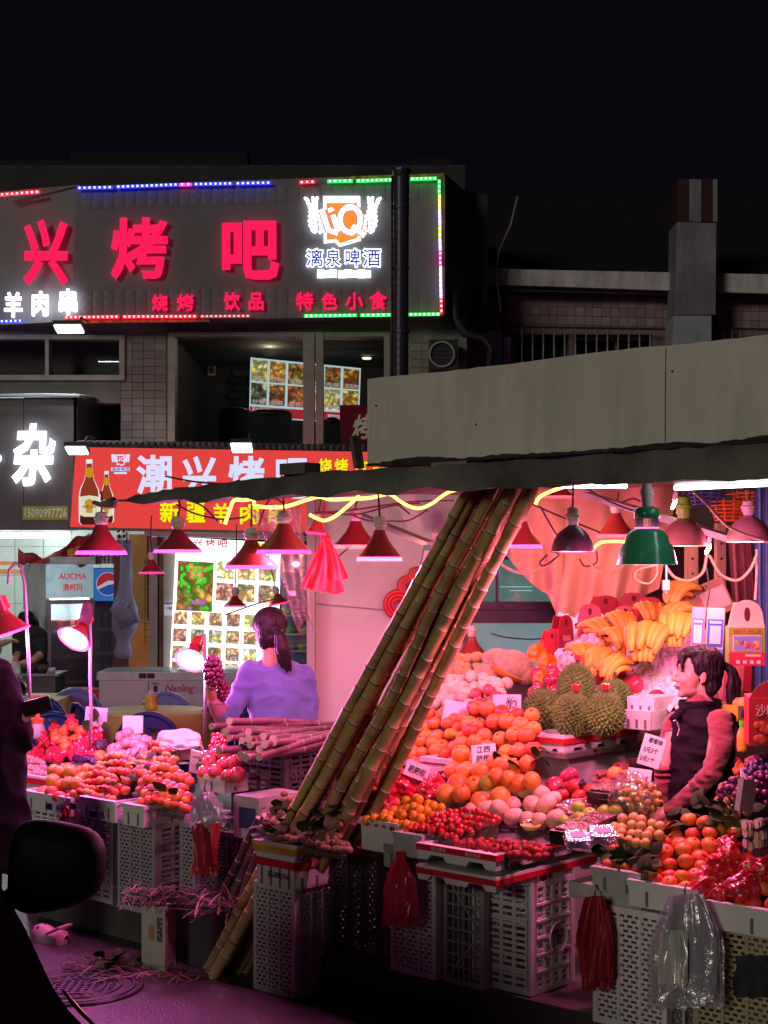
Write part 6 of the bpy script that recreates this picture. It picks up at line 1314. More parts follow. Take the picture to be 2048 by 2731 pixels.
# melons
m_mel = mat('hami_rind', (.46, .34, .20), .6, var=.25, scale=3, bump=.5, bscale=26, dirt=.3, dcol=(.3, .2, .1)); m_net = mat('orange_net', (.80, .24, .03), .5, var=.2); m_pnet = mat('pink_net', (.75, .16, .2), .5, var=.2)
F['melon'] = fruit_mesh('hami_melon', m_mel, (1.3, 1, .95), .02, 26, 16)
for i, (x, y, b, r, yaw, lab) in enumerate([(1370, 1775, 1.5, .085, .5, 'large netted rind melon with an orange foam sleeve below the teal window'), (1300, 1805, 1.42, .07, .9, 'netted rind melon with a red sticker beside the pale pears'), (1405, 1800, 1.55, .06, .2, 'small melon behind the large orange sleeved melon'), (1330, 1762, 1.62, .07, .3, 'pale melon with a pink sticker below the teal window')]):
    t = thing('melon', lab, 'melon', ST(x, y, b), rot=(.3, .2, yaw)); link('fruit', F['melon'], t, None, None, r)
    if i == 0: mb = MB(); mb.lathe([(1.0 * r, -.42 * r), (1.04 * r, -.5 * r), (.8 * r, -.75 * r), (.4 * r, -.92 * r)], 28, rot=Matrix.Rotation(R(12), 3, 'Y')); link('foam_sleeve', mb.mesh('foam_sleeve', m_net), t, None, None, (1.28, 1, 1))
    if i in (1, 3): mb = MB(); mb.lathe([(0, .012), (.02, .01), (.022, 0)], 20); link('sticker', mb.mesh('sticker', m_tape), t, (r * .15, -r * .7, r * .72), (.7, 0, 0)); mb = MB(); mb.lathe([(.008, .014), (.014, .013)], 16); link('sticker_print', mb.mesh('sticker_print', m_foam), t, (r * .15, -r * .7, r * .72), (.7, 0, 0))
m_obow = mat('orange_ribbon', (.85, .26, .02), .4, var=.2)
for i, (x, y, b) in enumerate([(1432, 1742, 1.6), (1460, 1768, 1.55), (1448, 1812, 1.35)]):
    t = thing('ribbon_bow', 'bright orange foam net knot on the melons', 'net', ST(x, y, b), group='orange net knots')
    for k in range(9):
        a = k / 9 * 6.28; mb = MB(); mb.sheet([[Vector((math.cos(a) * s * .05 + w * .014 * math.sin(a), .02 * math.sin(k + s * 3), math.sin(a) * s * .05 - w * .014 * math.cos(a))) for w in (-1, 0, 1)] for s in (0.05, .5, 1)]); link('ruffle', mb.mesh('ruffle', m_obow, True), t)
# pomegranates / dragon-fruit red row
heap('pome', (1425, 1430), (1490, 1500), 1850, 1795, 1.3, 1.55, .042, 'deep pink pomegranate left of the durians', 'pomegranate', 'pomegranates left of the durians')
heap('pome', (1600, 1590), (1745, 1690), 1865, 1805, 1.45, 1.7, .044, 'shiny magenta pomegranate right of the durians', 'pomegranate', 'pomegranates right of the durians', skip=.15)
crumple(1445, 1838, 1.28, .05, 'dark red leafy wrapper beside the left durian', m_rbag, (1.3, .8, .5), 95, knot=False)
# durians
m_dur = mat('durian_husk', (.11, .20, .03), .7, var=.35, scale=5)
def durian_mesh(name, seed, rx, rz):
    mb = MB(); rg = random.Random(seed)
    def df(q): return q * (1 + .07 * math.cos(5 * math.atan2(q.y, q.x)) * (1 - q.z ** 2))
    mb.ball((0, 0, 0), (rx * .93, rx * .93, rz * .93), 30, 20, 0, None, df); N_s = 330
    for i in range(N_s):
        z = 1 - 2 * (i + .5) / N_s; a = i * 2.39996 + rg.uniform(-.1, .1); rr = math.sqrt(1 - z * z); q = df(Vector((rr * math.cos(a), rr * math.sin(a), z))); p = Vector((q.x * rx * .93, q.y * rx * .93, q.z * rz * .93)); nrm = Vector((q.x / rx, q.y / rx, q.z / rz)).normalized()
        t1 = nrm.orthogonal().normalized(); t2 = nrm.cross(t1); w = .0115; tip = p + nrm * .017 * rg.uniform(.8, 1.2)
        mb.add([p + t1 * w, p + t2 * w, p - t1 * w, p - t2 * w, tip], [(0, 1, 4), (1, 2, 4), (2, 3, 4), (3, 0, 4)])
    return mb.mesh(name, m_dur)
for i, (x, y, b, rx, rz, lab) in enumerate([(1447, 1893, 1.12, .088, .105, 'spiky durian at the left of the durian pile beside the oranges'), (1527, 1907, 1.02, .086, .105, 'spiky durian with a red tag at the front of the pile'), (1612, 1905, 1.08, .092, .102, 'broad spiky durian with a red tag at the front right of the pile'), (1535, 1830, 1.28, .088, .11, 'tall spiky durian on top of the pile'), (1635, 1868, 1.28, .085, .10, 'spiky durian behind the broad one next to the pomegranates')]):
    t = thing('durian', lab, 'durian', ST(x, y, b), rot=(RG.uniform(-.2, .2), RG.uniform(-.15, .15), RG.uniform(0, 6))); link('husk', durian_mesh('husk', 100 + i, rx, rz), t)
    mb = MB(); mb.tube([(0, 0, rz * .9), (0, .005, rz + .035)], [.012, .009], 8); link('stalk', mb.mesh('stalk', m_stem), t)
    if i in (1, 2, 3): mb = MB(); mb.box((0, 0, rz + .03), (.032, .028, .024)); link('red_tag', mb.mesh('red_tag', m_tape), t)
dt = foam(1503, 1962, .92, .20, .62, .085, 'white foam tray with a red tape band under the durians', m_foam, legs=True, tape=(.52, .82), ribs=0)
mb = MB()
for y in (.16, .38): mb.bb(.0085, .0105, y, y + .03, .03, .062)
link('tape_end', mb.mesh('tape_end', m_tape), dt)
t = thing('steel_shelf', 'metal edged shelf carrying the durian tray', 'shelf', ST(1600, 2015, .95)); q = ST(1450, 2010, .92)
mb = MB(); a_ = a_of(1500, .9); zt = ST(1503, 2008, .9).z
mb.add([AB(a_ - .25, .88, zt), AB(a_ + .03, .88, zt), AB(a_ + .03, 2.2, zt), AB(a_ - .25, 2.2, zt), AB(a_ - .25, .88, zt - .025), AB(a_ + .03, .88, zt - .025), AB(a_ + .03, 2.2, zt - .025), AB(a_ - .25, 2.2, zt - .025)], [(0, 1, 2, 3), (7, 6, 5, 4), (0, 1, 5, 4), (1, 2, 6, 5), (2, 3, 7, 6), (3, 0, 4, 7)]); wp('shelf_plate', mb, mat('shelf_steel', (.35, .3, .27), .35, .6), t)
mb = MB(); mb.add([AB(a_ - .2, .95, zt - .03), AB(a_ + .0, .95, zt - .03), AB(a_ + .0, 2.1, zt - .03), AB(a_ - .2, 2.1, zt - .03), AB(a_ - .2, .95, .2), AB(a_ + .0, .95, .2), AB(a_ + .0, 2.1, .2), AB(a_ - .2, 2.1, .2)], [(0, 1, 5, 4), (1, 2, 6, 5), (2, 3, 7, 6), (3, 0, 4, 7)]); wp('cabinet', mb, mat('cabinet_pale', (.5, .46, .45), .5), t)
foam(1735, 1905, 1.22, .15, .50, .075, 'foam tray stacked behind the durians, lower one', m_foam, ribs=3, open_top=False)
foam(1745, 1868, 1.26, .15, .50, .075, 'foam tray with clear lid stacked behind the durians, upper one', m_foam, ribs=3, open_top=False)
# bananas on crumpled paper
m_ban = mat('banana_skin', (.78, .42, .05), .45, var=.15, scale=4, rnd=.12, hue=.01, dirt=.2, dcol=(.2, .1, .02), dscale=30); m_bans = mat('banana_tip', (.12, .07, .03), .8)
bm_ = MB(); n = 10
fr = [0, .07, .16, .3, .45, .6, .75, .88, .95, .985, 1]; arc = [Vector((0, -.165 * math.sin(1.25 * f), .035 * math.sin(math.pi * f) - .085 * (1 - math.cos(1.25 * f)))) for f in fr]
bm_.tube(arc, [.006, .007, .013, .0165, .0178, .0178, .017, .0145, .010, .006, .004], 9, mis=[1] + [0] * 8 + [1]); ban_me = bm_.mesh('banana', [m_ban, m_bans], True)
def bananas(x, y, b, n, yaw, label, s=1., spread=.16):
    t = thing('banana_bunch', label, 'bananas', ST(x, y, b) + Vector((0, 0, .07 * s)), yaw, 'bunches of bananas on crumpled paper')
    for k in range(n):
        f = (k - (n - 1) / 2); link('banana', ban_me, t, (f * .026 * s, RG.uniform(-.006, .006), -abs(f) * .006), (RG.uniform(-.06, .06), f * .07, -f * .055 + RG.uniform(-.05, .05)), s * RG.uniform(.9, 1.06) * 1.03)
    for k in range(max(2, n - 3)):
        f = (k - (n - 4) / 2); link('banana', ban_me, t, (f * .028 * s, -.012, -.036 * s), (.08, f * .05, -f * .05), s * .95)
    mb = MB(); mb.ball((0, .012, .0), (.014 + n * .008 * s, .018, .016), 12, 8); link('crown', mb.mesh('crown', m_bans, True), t)
YB_ = 'with yellow ripe skins'
for x, y, b, n_, yaw, lab, s in [(1850, 1612, 2.05, 5, -.9, 'bunch of curved orange yellow bananas at the very top beside the cardboard box', 1.2), (1850, 1668, 1.95, 5, -1.1, 'bunch of bananas lying under the topmost bunch', 1.15), (1720, 1655, 2.0, 6, .1, 'yellow banana bunch before the right red gift box', 1.0), (1640, 1680, 1.95, 6, .2, 'yellow banana bunch before the middle red gift box', 1.0), (1560, 1705, 1.85, 6, .6, 'yellow banana bunch before the front red gift box', 1.1), (1620, 1730, 1.75, 5, .3, 'fat yellow banana bunch in the middle of the pile', 1.1), (1815, 1700, 1.75, 6, -.35, 'long banana bunch hanging towards the wrapped paper on the right', 1.25), (1745, 1735, 1.65, 7, -.45, 'largest banana bunch fanned out over the crumpled paper', 1.4), (1535, 1765, 1.62, 6, .35, 'pale banana bunch beside the orange net knots', 1.05), (1620, 1782, 1.6, 5, -.6, 'pink lit banana bunch above the durian stalk', 1.05), (1680, 1808, 1.52, 4, -.9, 'lowest banana bunch above the pomegranates', 1.1)]:
    bananas(x, y, b, n_, yaw, lab, s)
m_paper = mat('crumpled_paper', (.70, .62, .66), .7, var=.1, bump=.4, bscale=30)
t = thing('crumpled_paper', 'sheet of crumpled pinkish paper spread under the bananas', 'paper', ST(1680, 1800, 1.7)); gr = []; rg = random.Random(4)
for i in range(40):
    f = i / 39; b = 1.35 + f * .95; py = 1880 - f * 250; gr.append([ST(1470 + 20 * f + (430) * j / 54, py, b) + Vector((rg.uniform(-.008, .008), rg.uniform(-.012, .012), -.02 + rg.uniform(-.016, .016))) for j in range(55)])
mb = MB(); mb.sheet(gr); wp('sheet', mb, m_paper, t)
# gift boxes
def gift_box(x, y0, y1, hw, b, yaw, label, col, front=None, lean=0., txt=None, tm=None, dots=True, d=.10):
    q = ST(x, y1, b); k = q.y / FPX; w = hw * 2 * k; H = (y1 - y0) * k; t = thing('gift_box', label, 'gift box', q, rot=(lean, 0, yaw))
    bh = H * .58; r = w * .42
    pts = [(-w / 2, bh), (w / 2, bh)] + [(w / 2 * .92 * math.cos(a) , bh + (H - bh) * (math.sin(a) ** .6)) for a in np.linspace(.12, math.pi - .12, 14)]
    mb = MB(); mb.bb(-w / 2, w / 2, 0, d, 0, bh); link('box_body', mb.mesh('box_body', front or col), t)
    mb = MB(); mb.prism(pts, (0, .001, 0), (1, 0, 0), (0, 0, 1), (0, .004, 0)); link('handle_flap', mb.mesh('handle_flap', col), t)
    mb = MB(); mb.prism([(.22 * w * math.cos(a) * .35, H * .78 + H * .11 * math.sin(a)) for a in np.linspace(0, 6.28, 16, endpoint=False)], (0, -.0025, 0), (1, 0, 0), (0, 0, 1), (0, .003, 0)); link('handle_slot', mb.mesh('handle_slot', mat('slot_shadow', (.10, .01, .015), .9)), t)
    mb = MB(); mb.prism([(-w * .46, bh), (w * .46, bh), (w * .3, H * .95), (-w * .3, H * .95)], (0, d * .75, 0), (1, 0, 0), (0, 0, 1), (0, .004, 0)); link('rear_flap', mb.mesh('rear_flap', col), t)
    if dots:
        mb = MB()
        for i in range(9): mb.box((-w * .42 + w * .84 * i / 8, -.002, bh * .93), (.005, .003, .005)); mb.box((-w * .42 + w * .84 * i / 8, -.002, bh * .08), (.005, .003, .005))
        for i in range(6): mb.box((-w * .44, -.002, bh * (.2 + .12 * i)), (.005, .003, .005)); mb.box((w * .44, -.002, bh * (.2 + .12 * i)), (.005, .003, .005))
        o = link('gold_dots', mb.mesh('gold_dots', mat('gold_print', (.7, .32, .12), .5)), t); o['kind'] = 'stuff'
    if txt: word(txt, w * .6, bh * .3, .0015, .01, tm or mat('pale_print', (.75, .35, .35), .5), t, (0, -.003, bh * .55), name='lettering')
    return t
m_gb = mat('gift_red', (.60, .015, .035), .4, var=.06); m_gbd = mat('gift_dark_red', (.30, .012, .02), .5)
gift_box(1573, 1610, 1705, 33, 2.1, -.15, 'red gift box with gold dots and an open arched handle before the curtain', m_gb, txt='恭贺新禧', lean=-.12)
gift_box(1668, 1615, 1680, 33, 2.15, -.05, 'red gift box with an arched handle to the right of the gold dotted one', m_gb, lean=-.1)
gift_box(1735, 1592, 1655, 33, 2.25, .0, 'plain bright red gift box flap next to the topmost bananas', m_gb, dots=False, lean=-.1)
gift_box(1510, 1640, 1730, 24, 2.0, .5, 'dark red gift box with a floral emblem beside the gold dotted one', m_gbd, txt='福', dots=False)
gift_box(1472, 1680, 1750, 22, 1.95, .15, 'small red gift box with a white flower by the orange nets', m_gb, dots=False)
gift_box(1615, 1588, 1660, 40, 2.45, .1, 'dark red gift box standing behind the others against the curtain', m_gbd, dots=False)
gift_box(1690, 1580, 1650, 40, 2.5, -.1, 'maroon gift box behind the right hand boxes against the curtain', m_gbd, dots=False)
m_gg = mat('gift_green', (.22, .34, .04), .45); m_gw = mat('gift_fade', (.62, .58, .36), .45)
gx = gift_box(1992, 1600, 1775, 47, 1.25, -.12, 'green and red fruit gift box with an oval handle and a fruit picture', m_gw, m_gg, lean=0, dots=False, d=.16)
hh = (1775 - 1600) / FPX * ST(1992, 1775, 1.25).y; ww = 94 / FPX * ST(1992, 1775, 1.25).y
mb = MB(); mb.bb(-ww / 2, ww / 2, -.003, 0, 0, hh * .2); link('red_base', mb.mesh('red_base', mat('gift_base_red', (.42, .02, .05), .45)), gx)
mb = MB(); mb.bb(-ww * .4, ww * .4, -.0045, -.003, hh * .22, hh * .46); link('picture_frame', mb.mesh('picture_frame', mat('pic_white', (.6, .58, .5), .5)), gx)
mb = MB(); mb.bb(-ww * .38, ww * .38, -.006, -.0045, hh * .23, hh * .45); link('fruit_picture', mb.mesh('fruit_picture', mat('pic_sky', (.18, .22, .40), .5)), gx)
for k in range(16):
    mb = MB(); mb.ball((RG.uniform(-ww * .33, ww * .33), -.006, hh * (.25 + .11 * RG.random())), (ww * .07, .002, ww * .07), 10, 6); link('fruit_print', mb.mesh('fruit_print', mat('fp_%d' % (k % 5), [(.5, .04, .06), (.6, .4, .05), (.25, .3, .05), (.2, .05, .2), (.5, .3, .12)][k % 5], .5)), gx)
word('送礼佳品', ww * .8, hh * .07, .0015, .01, mat('gift_text', (.50, .08, .06), .5), gx, (0, -.003, hh * .52), name='lettering')
mb = MB(); mb.bb(-ww * .05, ww * .38, -.0045, -.003, hh * .14, hh * .17); link('name_bar', mb.mesh('name_bar', m_gw), gx)
for k in range(4): mb = MB(); mb.bb(-ww * .3 + k * ww * .19, -ww * .3 + k * ww * .19 + ww * .1, -.0045, -.003, hh * .03, hh * .08); link('icon', mb.mesh('icon', MATS['pic_white']), gx)
t = thing('shipping_carton', 'tilted brown cardboard box with a white address label above the bananas', 'carton', ST(1882, 1600, 2.1), rot=(0, R(-24), -.2))
mb = MB(); mb.bb(-.16, .12, 0, .18, -.10, .08); link('box_body', mb.mesh('box_body2', mat('cardboard', (.36, .20, .10), .7, var=.12)), t)
mb = MB(); mb.bb(-.02, .11, -.003, 0, -.07, .04); link('address_label', mb.mesh('address_label', mat('label_paper', (.66, .52, .45), .6)), t)
for k in range(3): mb = MB(); mb.box((-.06 + k * .045, -.002, .062), (.008, .003, .014)); link('punch_hole', mb.mesh('punch_hole', m_black), t)
t = thing('payment_card', 'folded hanging card with blank pink and blue payment panels above the woman with the vest', 'card', ST(1880, 1742, 1.35), rot=(0, .05, 0)); s = ST(1880, 1742, 1.35).y / FPX
for nm, x0, x1, yaw, base_c, mid_c in [('pink_leaf', -38, -2, -.5, (.62, .34, .42), (.72, .12, .35)), ('blue_leaf', 0, 50, .22, (.62, .60, .50), (.06, .14, .55))]:
    mb = MB(); w_ = (x1 - x0) * s / 2; mb.bb(-w_, w_, 0, .003, 0, 122 * s); o = link(nm, mb.mesh(nm, mat(nm, base_c, .35)), t, ((x0 + x1) / 2 * s, abs(yaw) * .03, 0), (0, 0, yaw))
    for (a0_, a1_, z0, z1, c, nm2) in [(-.9, .9, 18, 92, mid_c, 'panel'), (-.62, .62, 26, 74, (.72, .68, .58), 'blank_square'), (-1, 1, 1, 12, (.12, .2, .5), 'foot_strip'), (-.7, .7, 80, 87, (.65, .65, .7), 'caption_bar')]:
        mb = MB(); mb.bb(a0_ * w_, a1_ * w_, -.0015 - (.0012 if nm2 in ('blank_square', 'caption_bar') else 0), 0, z0 * s, z1 * s); link(nm2, mb.mesh(nm2, mat(nm + nm2, c, .35, var=.03)), o)
mb = MB(); mb.tube([(0, .01, 122 * s), (.01, .01, 170 * s), (-.01, .02, 230 * s)], .003, 5); link('string', mb.mesh('string', m_black), t)
# right rear: sugar mandarin box, yellow box, bottle
m_sb = mat('mandarin_box_red', (.38, .02, .03), .45, var=.1)
t = thing('mandarin_carton', 'red carton printed with mandarins and pale lettering at the right end of the stall', 'carton', ST(2040, 1990, .75), rot=(0, 0, -.15)); s = ST(2040, 1990, .75).y / FPX
mb = MB(); mb.bb(-42 * s, 60 * s, 0, .22, 0, 128 * s); link('box_body', mb.mesh('box_body3', m_sb), t)
mb = MB(); mb.prism([(-40 * s, 128 * s), (60 * s, 128 * s), (60 * s, 178 * s), (10 * s, 175 * s), (-15 * s, 162 * s), (-30 * s, 145 * s)], (0, .01, 0), (1, 0, 0), (0, 0, 1), (0, .005, 0)); link('flap', mb.mesh('flap', m_gbd), t)
word('沙糖桔', 80 * s, 32 * s, .002, .01, mat('carton_print', (.7, .4, .36), .5), t, (16 * s, -.003, 95 * s), name='lettering')
for k in range(14): mb = MB(); mb.ball((RG.uniform(-20, 50) * s, -.002, RG.uniform(8, 62) * s), (11 * s, .003, 11 * s), 12, 6); link('mandarin_print', mb.mesh('mandarin_print', mat('mandarin_print', (.55, .07, .03), .5)), t)
t = thing('mango_carton', 'yellow carton with blue lettering holding yellow fruit behind the woman with the vest', 'carton', ST(1985, 1922, 1.15), rot=(0, 0, .6)); s = ST(1985, 1922, 1.15).y / FPX
mb = MB(); mb.bb(-25 * s, 25 * s, 0, .2, 0, 40 * s); link('box_body', mb.mesh('box_body4', mat('yellow_carton', (.60, .40, .04), .5)), t)
word('IMA', 34 * s, 20 * s, .002, .02, mat('carton_blue', (.03, .05, .4), .5), t, (4 * s, -.003, 20 * s), name='lettering')
for k in range(6): put('kiwi', ST(1965 + k % 3 * 18, 1878 - (k // 3) * 14, 1.2 + (k // 3) * .1), .035, 'yellow fruit lying in the yellow carton', 'fruit', 'yellow fruit in the carton')
t = thing('juice_bottle', 'juice bottle with a green cap behind the woman with the vest', 'bottle', ST(1980, 2005, .95)); s = ST(1980, 2005, .95).y / FPX
mb = MB(); mb.lathe([(0, 0), (14 * s, 0), (15 * s, 8 * s), (15 * s, 45 * s), (11 * s, 58 * s), (7 * s, 66 * s), (7 * s, 70 * s)], 18); link('bottle_body', mb.mesh('bottle_body', mat('juice', (.7, .3, .04), .2), True), t)
mb = MB(); mb.lathe([(9 * s, 68 * s), (9 * s, 82 * s), (0, 83 * s)], 14); link('cap', mb.mesh('cap', mat('cap_green', (.1, .6, .03), .4)), t)
t = thing('rose_sack', 'rose coloured plastic sack leaning at the blue sheet', 'sack', ST(1940, 1880, 1.4))
wp('sack_body', px_quad([(1935, 1770), (1922, 1900), (1975, 1905), (1985, 1775)], ST(1950, 1850, 1.5).y, .1), mat('rose_sack', (.5, .14, .14), .5, var=.2), t)
wp('dark_panel', px_quad([(1985, 1775), (1975, 1905), (2000, 1905), (2005, 1775)], ST(1950, 1850, 1.5).y, .1), m_gbd, t)
# ================================================================ right front of the stall
crate(1778, .10, .19, .33, .34, .46, m_cr_w, 'white slotted crate behind the hanging clear bags on the right', 'brick', 'brick')
crate(2075, .10, .19, .34, .34, .46, m_cr_y, 'cream crate at the right end behind the clear bags', 'brick', 'brick')
foam(1712, 2392, .12, .34, .40, .05, 'flat foam lid under the leafy mandarin tray on the right', m_foam_d, open_top=False, name='foam_slab', cat='foam slab')
foam(1708, 2330, .10, .22, .40, .09, 'grey foam tray of leafy mandarins beside the strawberry trays', m_foam_d, ribs=2)
foam(1862, 2374, .08, .30, .40, .10, 'foam tray with notched front holding large tangerines on the right', m_foam, ribs=2)
foam(2075, 2432, .06, .37, .40, .10, 'foam tray of red bagged tangerines at the right end of the stall', m_foam, ribs=2)
heap('tangerine', (1600, 1640), (1705, 1745), 2335, 2190, .12, .48, .024, 'small leafy mandarin in the dark tray beside the strawberries', 'mandarin', 'leafy mandarins beside the strawberries', skip=.35, dome=.0)
leaves(46, 1590, 1760, 2335, 2190, .10, .48, .075, 'dark leaf on the mandarins beside the strawberry tray', 'leaves beside the strawberry tray')
heap('tangerine', (1712, 1800), (1900, 1965), 2362, 2195, .12, .50, .034, 'large ripe tangerine in the heap in front of the woman with the vest', 'tangerine', 'large tangerines before the vest woman', dome=.02)
heap('tangerine', (1890, 1930), (2060, 2060), 2402, 2300, .12, .40, .033, 'tangerine half covered by red film at the right end', 'tangerine', 'red film tangerines at the right end')
leaves(30, 1780, 2000, 2230, 2140, .42, .56, .08, 'large dark leaf behind the tangerines before the vest woman', 'leaves behind the large tangerines')
for i, (x, y, b, r) in enumerate([(1905, 2330, .18, .06), (1950, 2300, .24, .065), (1880, 2370, .12, .05), (1985, 2370, .14, .06), (1930, 2385, .12, .045), (1940, 2260, .34, .05), (2020, 2330, .2, .06)]):
    crumple(x, y, b, r, 'shiny red see through bag over tangerines at the right end', m_rbag_t, (1, 1, .9), 120 + i, group='red see through bags at the right end')
# persimmons, plums, packs
heap('persim', (1500, 1520), (1645, 1640), 2132, 2100, .58, .72, .036, 'ribbed red persimmon in the printed tray left of the black pack', 'persimmon', 'red persimmons in the printed tray')
heap('redplum', (1478, 1490), (1540, 1545), 2102, 2062, .66, .82, .042, 'dark red mango in a black foam net beside the persimmons', 'mango', 'dark mangoes beside the persimmons')
t = foam(1478, 2128, .54, .04, .40, .05, 'white tray edge printed with red and black pictures under the persimmons', m_foam)
for k in range(6): mb = MB(); mb.bb(.007, .0085, .02 + k * .06, .05 + k * .06, .012, .038); link('print', mb.mesh('print', [m_black, m_tape, m_cr_d][k % 3]), t)
t = thing('foam_net', 'black foam fruit net under the dark mangoes', 'net', ST(1520, 2098, .64))
for k in range(7): mb = MB(); mb.tube([ST(1492 + k * 9, 2104 - k * 2, .62), ST(1500 + k * 9, 2092 - k * 2, .66), ST(1506 + k * 9, 2102 - k * 2, .62)], .007, 6); wp('net_strand', mb, m_black, t, True)
crumple(1610, 2072, .80, .05, 'brown crumpled foil wrapped bundle behind the persimmons', mat('brown_foil', (.22, .06, .05), .4, var=.3, bump=.5), (1.6, .8, .6), 140, knot=False, cat='bundle', name='foil_bundle')
crumple(1660, 2052, .92, .05, 'dark red crumpled bundle at the foot of the price cards', mat('maroon_foil', (.16, .02, .03), .4, var=.3, bump=.5), (1.5, .8, .5), 141, knot=False, cat='bundle', name='foil_bundle')
for x, y in ((1642, 2066), (1672, 2072)): put('orange', ST(x, y, .76), .036, 'lone orange beside the brown foil bundle', 'orange', 'oranges beside the foil bundle')
m_pack = mat('black_pack', (.015, .012, .014), .3, var=.2)
def pack(px, py, b, w, d, h, tilt, label, txt):
    t = thing('fruit_pack', label, 'fruit pack', ST(px, py, b), rot=(0, 0, ANG)); e = Matrix.Rotation(tilt, 3, 'X')
    mb = MB(); mb.box(e @ Vector((-w / 2, d / 2, h / 2)), (w, d, h), rot=e); link('box_body', mb.mesh('box_body', m_pack), t)
    mb = MB(); mb.box(e @ Vector((-w / 2, d / 2, h + .004)), (w * .86, d * .86, .004), rot=e); link('clear_window', mb.mesh('clear_window', mat('foil_window', (.35, .12, .2), .12, .6, var=.8, scale=22, bump=.8, bscale=30)), t)
    mb = MB(); mb.box(e @ Vector((-w / 2, d + .0, h + .02)), (w, .006, .05), rot=e); link('lid_flap', mb.mesh('lid_flap', m_pack), t)
    if txt: word(txt, d * .55, h * .5, .0015, .006, mat('pack_print', (.6, .5, .55), .5), t, e @ Vector((.0015, d * .45, h * .45)), (tilt, 0, R(90)), name='lettering')
pack(1545, 2262, .08, .14, .34, .055, .12, 'black fruit pack with pale lettering and a shiny window on the strawberry tray', '臻享百果')
pack(1630, 2150, .50, .12, .34, .05, .2, 'black fruit pack with a shiny window below the price cards', '臻享')
for x, y, lab in ((1545, 2262, 'clear clamshell of blueberries leaning on the black pack'), (1612, 2250, 'clear clamshell of blueberries beside the loquats')):
    t = thing('berry_box', lab, 'berry box', ST(x, y, .05), rot=(.5, 0, ANG + .9)); mb = MB(); mb.bb(-.05, .05, 0, .07, 0, .035); link('clamshell', mb.mesh('clamshell', film('wrap_clamshell', (.9, .88, .95), .3, .1, .6, (.4, .35, .5))), t)
    mb = MB()
    for k in range(20): mb.ball((RG.uniform(-.04, .04), RG.uniform(.01, .06), RG.uniform(.008, .025)), .008, 8, 6)
    o = link('blueberries', mb.mesh('blueberries', mat('blueberry', (.05, .04, .12), .5), True), t); o['kind'] = 'stuff'
    mb = MB(); mb.bb(-.03, .03, .02, .05, .0355, .037); link('paper_label', mb.mesh('paper_label', mat('berry_label', (.25, .2, .4), .5)), t)
heap('lime', (1510, 1530), (1600, 1660), 2195, 2165, .34, .46, .0325, 'round green plum in the row before the bagged grapes', 'plum', 'green plums before the bagged grapes')
heap('loquat', (1612, 1650), (1720, 1775), 2238, 2190, .22, .42, .021, 'small golden loquat heaped under the woman\'s hands', 'loquat', 'loquats under the clasped hands', dome=.01)
heap('pinkapple', (1400, 1420), (1500, 1510), 2185, 2150, .46, .6, .026, 'small wrapped red apple beside the pink mangoes', 'apple', 'wrapped red apples beside the mangoes', mix=('apple', .5))
crumple(1440, 2180, .44, .06, 'clear film pack of red cherries beside the strawberry tray', film('wrap_pack', (.95, .85, .9), .25, .12, .6, (.7, .3, .4)), (1.6, 1, .5), 150, knot=False, cat='pack', name='film_pack')
crumple(1545, 2150, .5, .06, 'clear film pack of red fruit behind the green plums', MATS['wrap_pack'], (1.6, 1, .5), 151, knot=False, cat='pack', name='film_pack')
t = thing('bowl', 'shallow yellow green bowl beside the strawberry tray', 'bowl', ST(1415, 2214, .3)); mb = MB(); mb.lathe([(.0, 0), (.022, 0), (.045, .022), (.042, .022), (.02, .004)], 20); link('bowl_body', mb.mesh('bowl_body', mat('bowl_lime', (.5, .5, .15), .35), True), t)
# grapes
def grape_bunch(name, label, c, n, rad, gr_r, m, seed, stem=True, group=None, loc=None):
    rg = random.Random(seed); t = thing(name, label, 'grapes', c, group=group); mb0 = MB(); mb0.ball((0, 0, 0), gr_r, 12, 8); me = mb0.mesh('grape', m, True); pts = []
    tries = 0
    while len(pts) < n and tries < 6000:
        tries += 1; q = Vector((rg.uniform(-1, 1), rg.uniform(-1, 1), rg.uniform(-1, 1)))
        if q.length > 1: continue
        k = 1 - .35 * max(0, -q.z); q = Vector((q.x * rad[0] * k, q.y * rad[1] * k, q.z * rad[2]))
        if all((q - p).length > gr_r * 1.45 for p in pts): pts.append(q); link('grape', me, t, q)
    if stem: mb = MB(); mb.tube([(0, 0, -rad[2] * .3), (0, 0, rad[2]), (.01, 0, rad[2] + .04)], .005, 6); link('stem', mb.mesh('stem', m_stem), t)
    return t
m_gpurple = mat('purple_grape', (.13, .02, .07), .22, var=.2, rnd=.25); m_ggold = mat('golden_grape', (.50, .36, .06), .25, var=.15, rnd=.15); m_gdark = mat('black_grape', (.05, .02, .09), .3, var=.2, rnd=.2)
grape_bunch('grape_bunch', 'bunch of reddish purple grapes beside the upright foam block', ST(1975, 2120, .62), 70, (.09, .09, .07), .015, m_gpurple, 201, False)
grape_bunch('grape_bunch', 'bunch of reddish purple grapes lying under the mandarin carton', ST(2030, 2110, .66), 70, (.09, .09, .07), .015, m_gpurple, 202, False)
grape_bunch('grape_bunch', 'bunch of blue black grapes below the printed red carton', ST(2035, 2062, .78), 60, (.08, .08, .05), .0145, m_gdark, 203, False)
grape_bunch('grape_bunch', 'bunch of golden green grapes in clear wrap below the price cards', ST(1705, 2135, .50), 90, (.09, .09, .075), .0155, m_ggold, 204, False)
crumple(1700, 2125, .46, .10, 'shiny clear wrap over the golden green grapes', film('wrap_grapes', (.97, .95, .93), .2, .1, .9, (.8, .7, .6)), (1.0, .8, 1.0), 160, knot=False, cat='wrap', name='plastic_wrap')
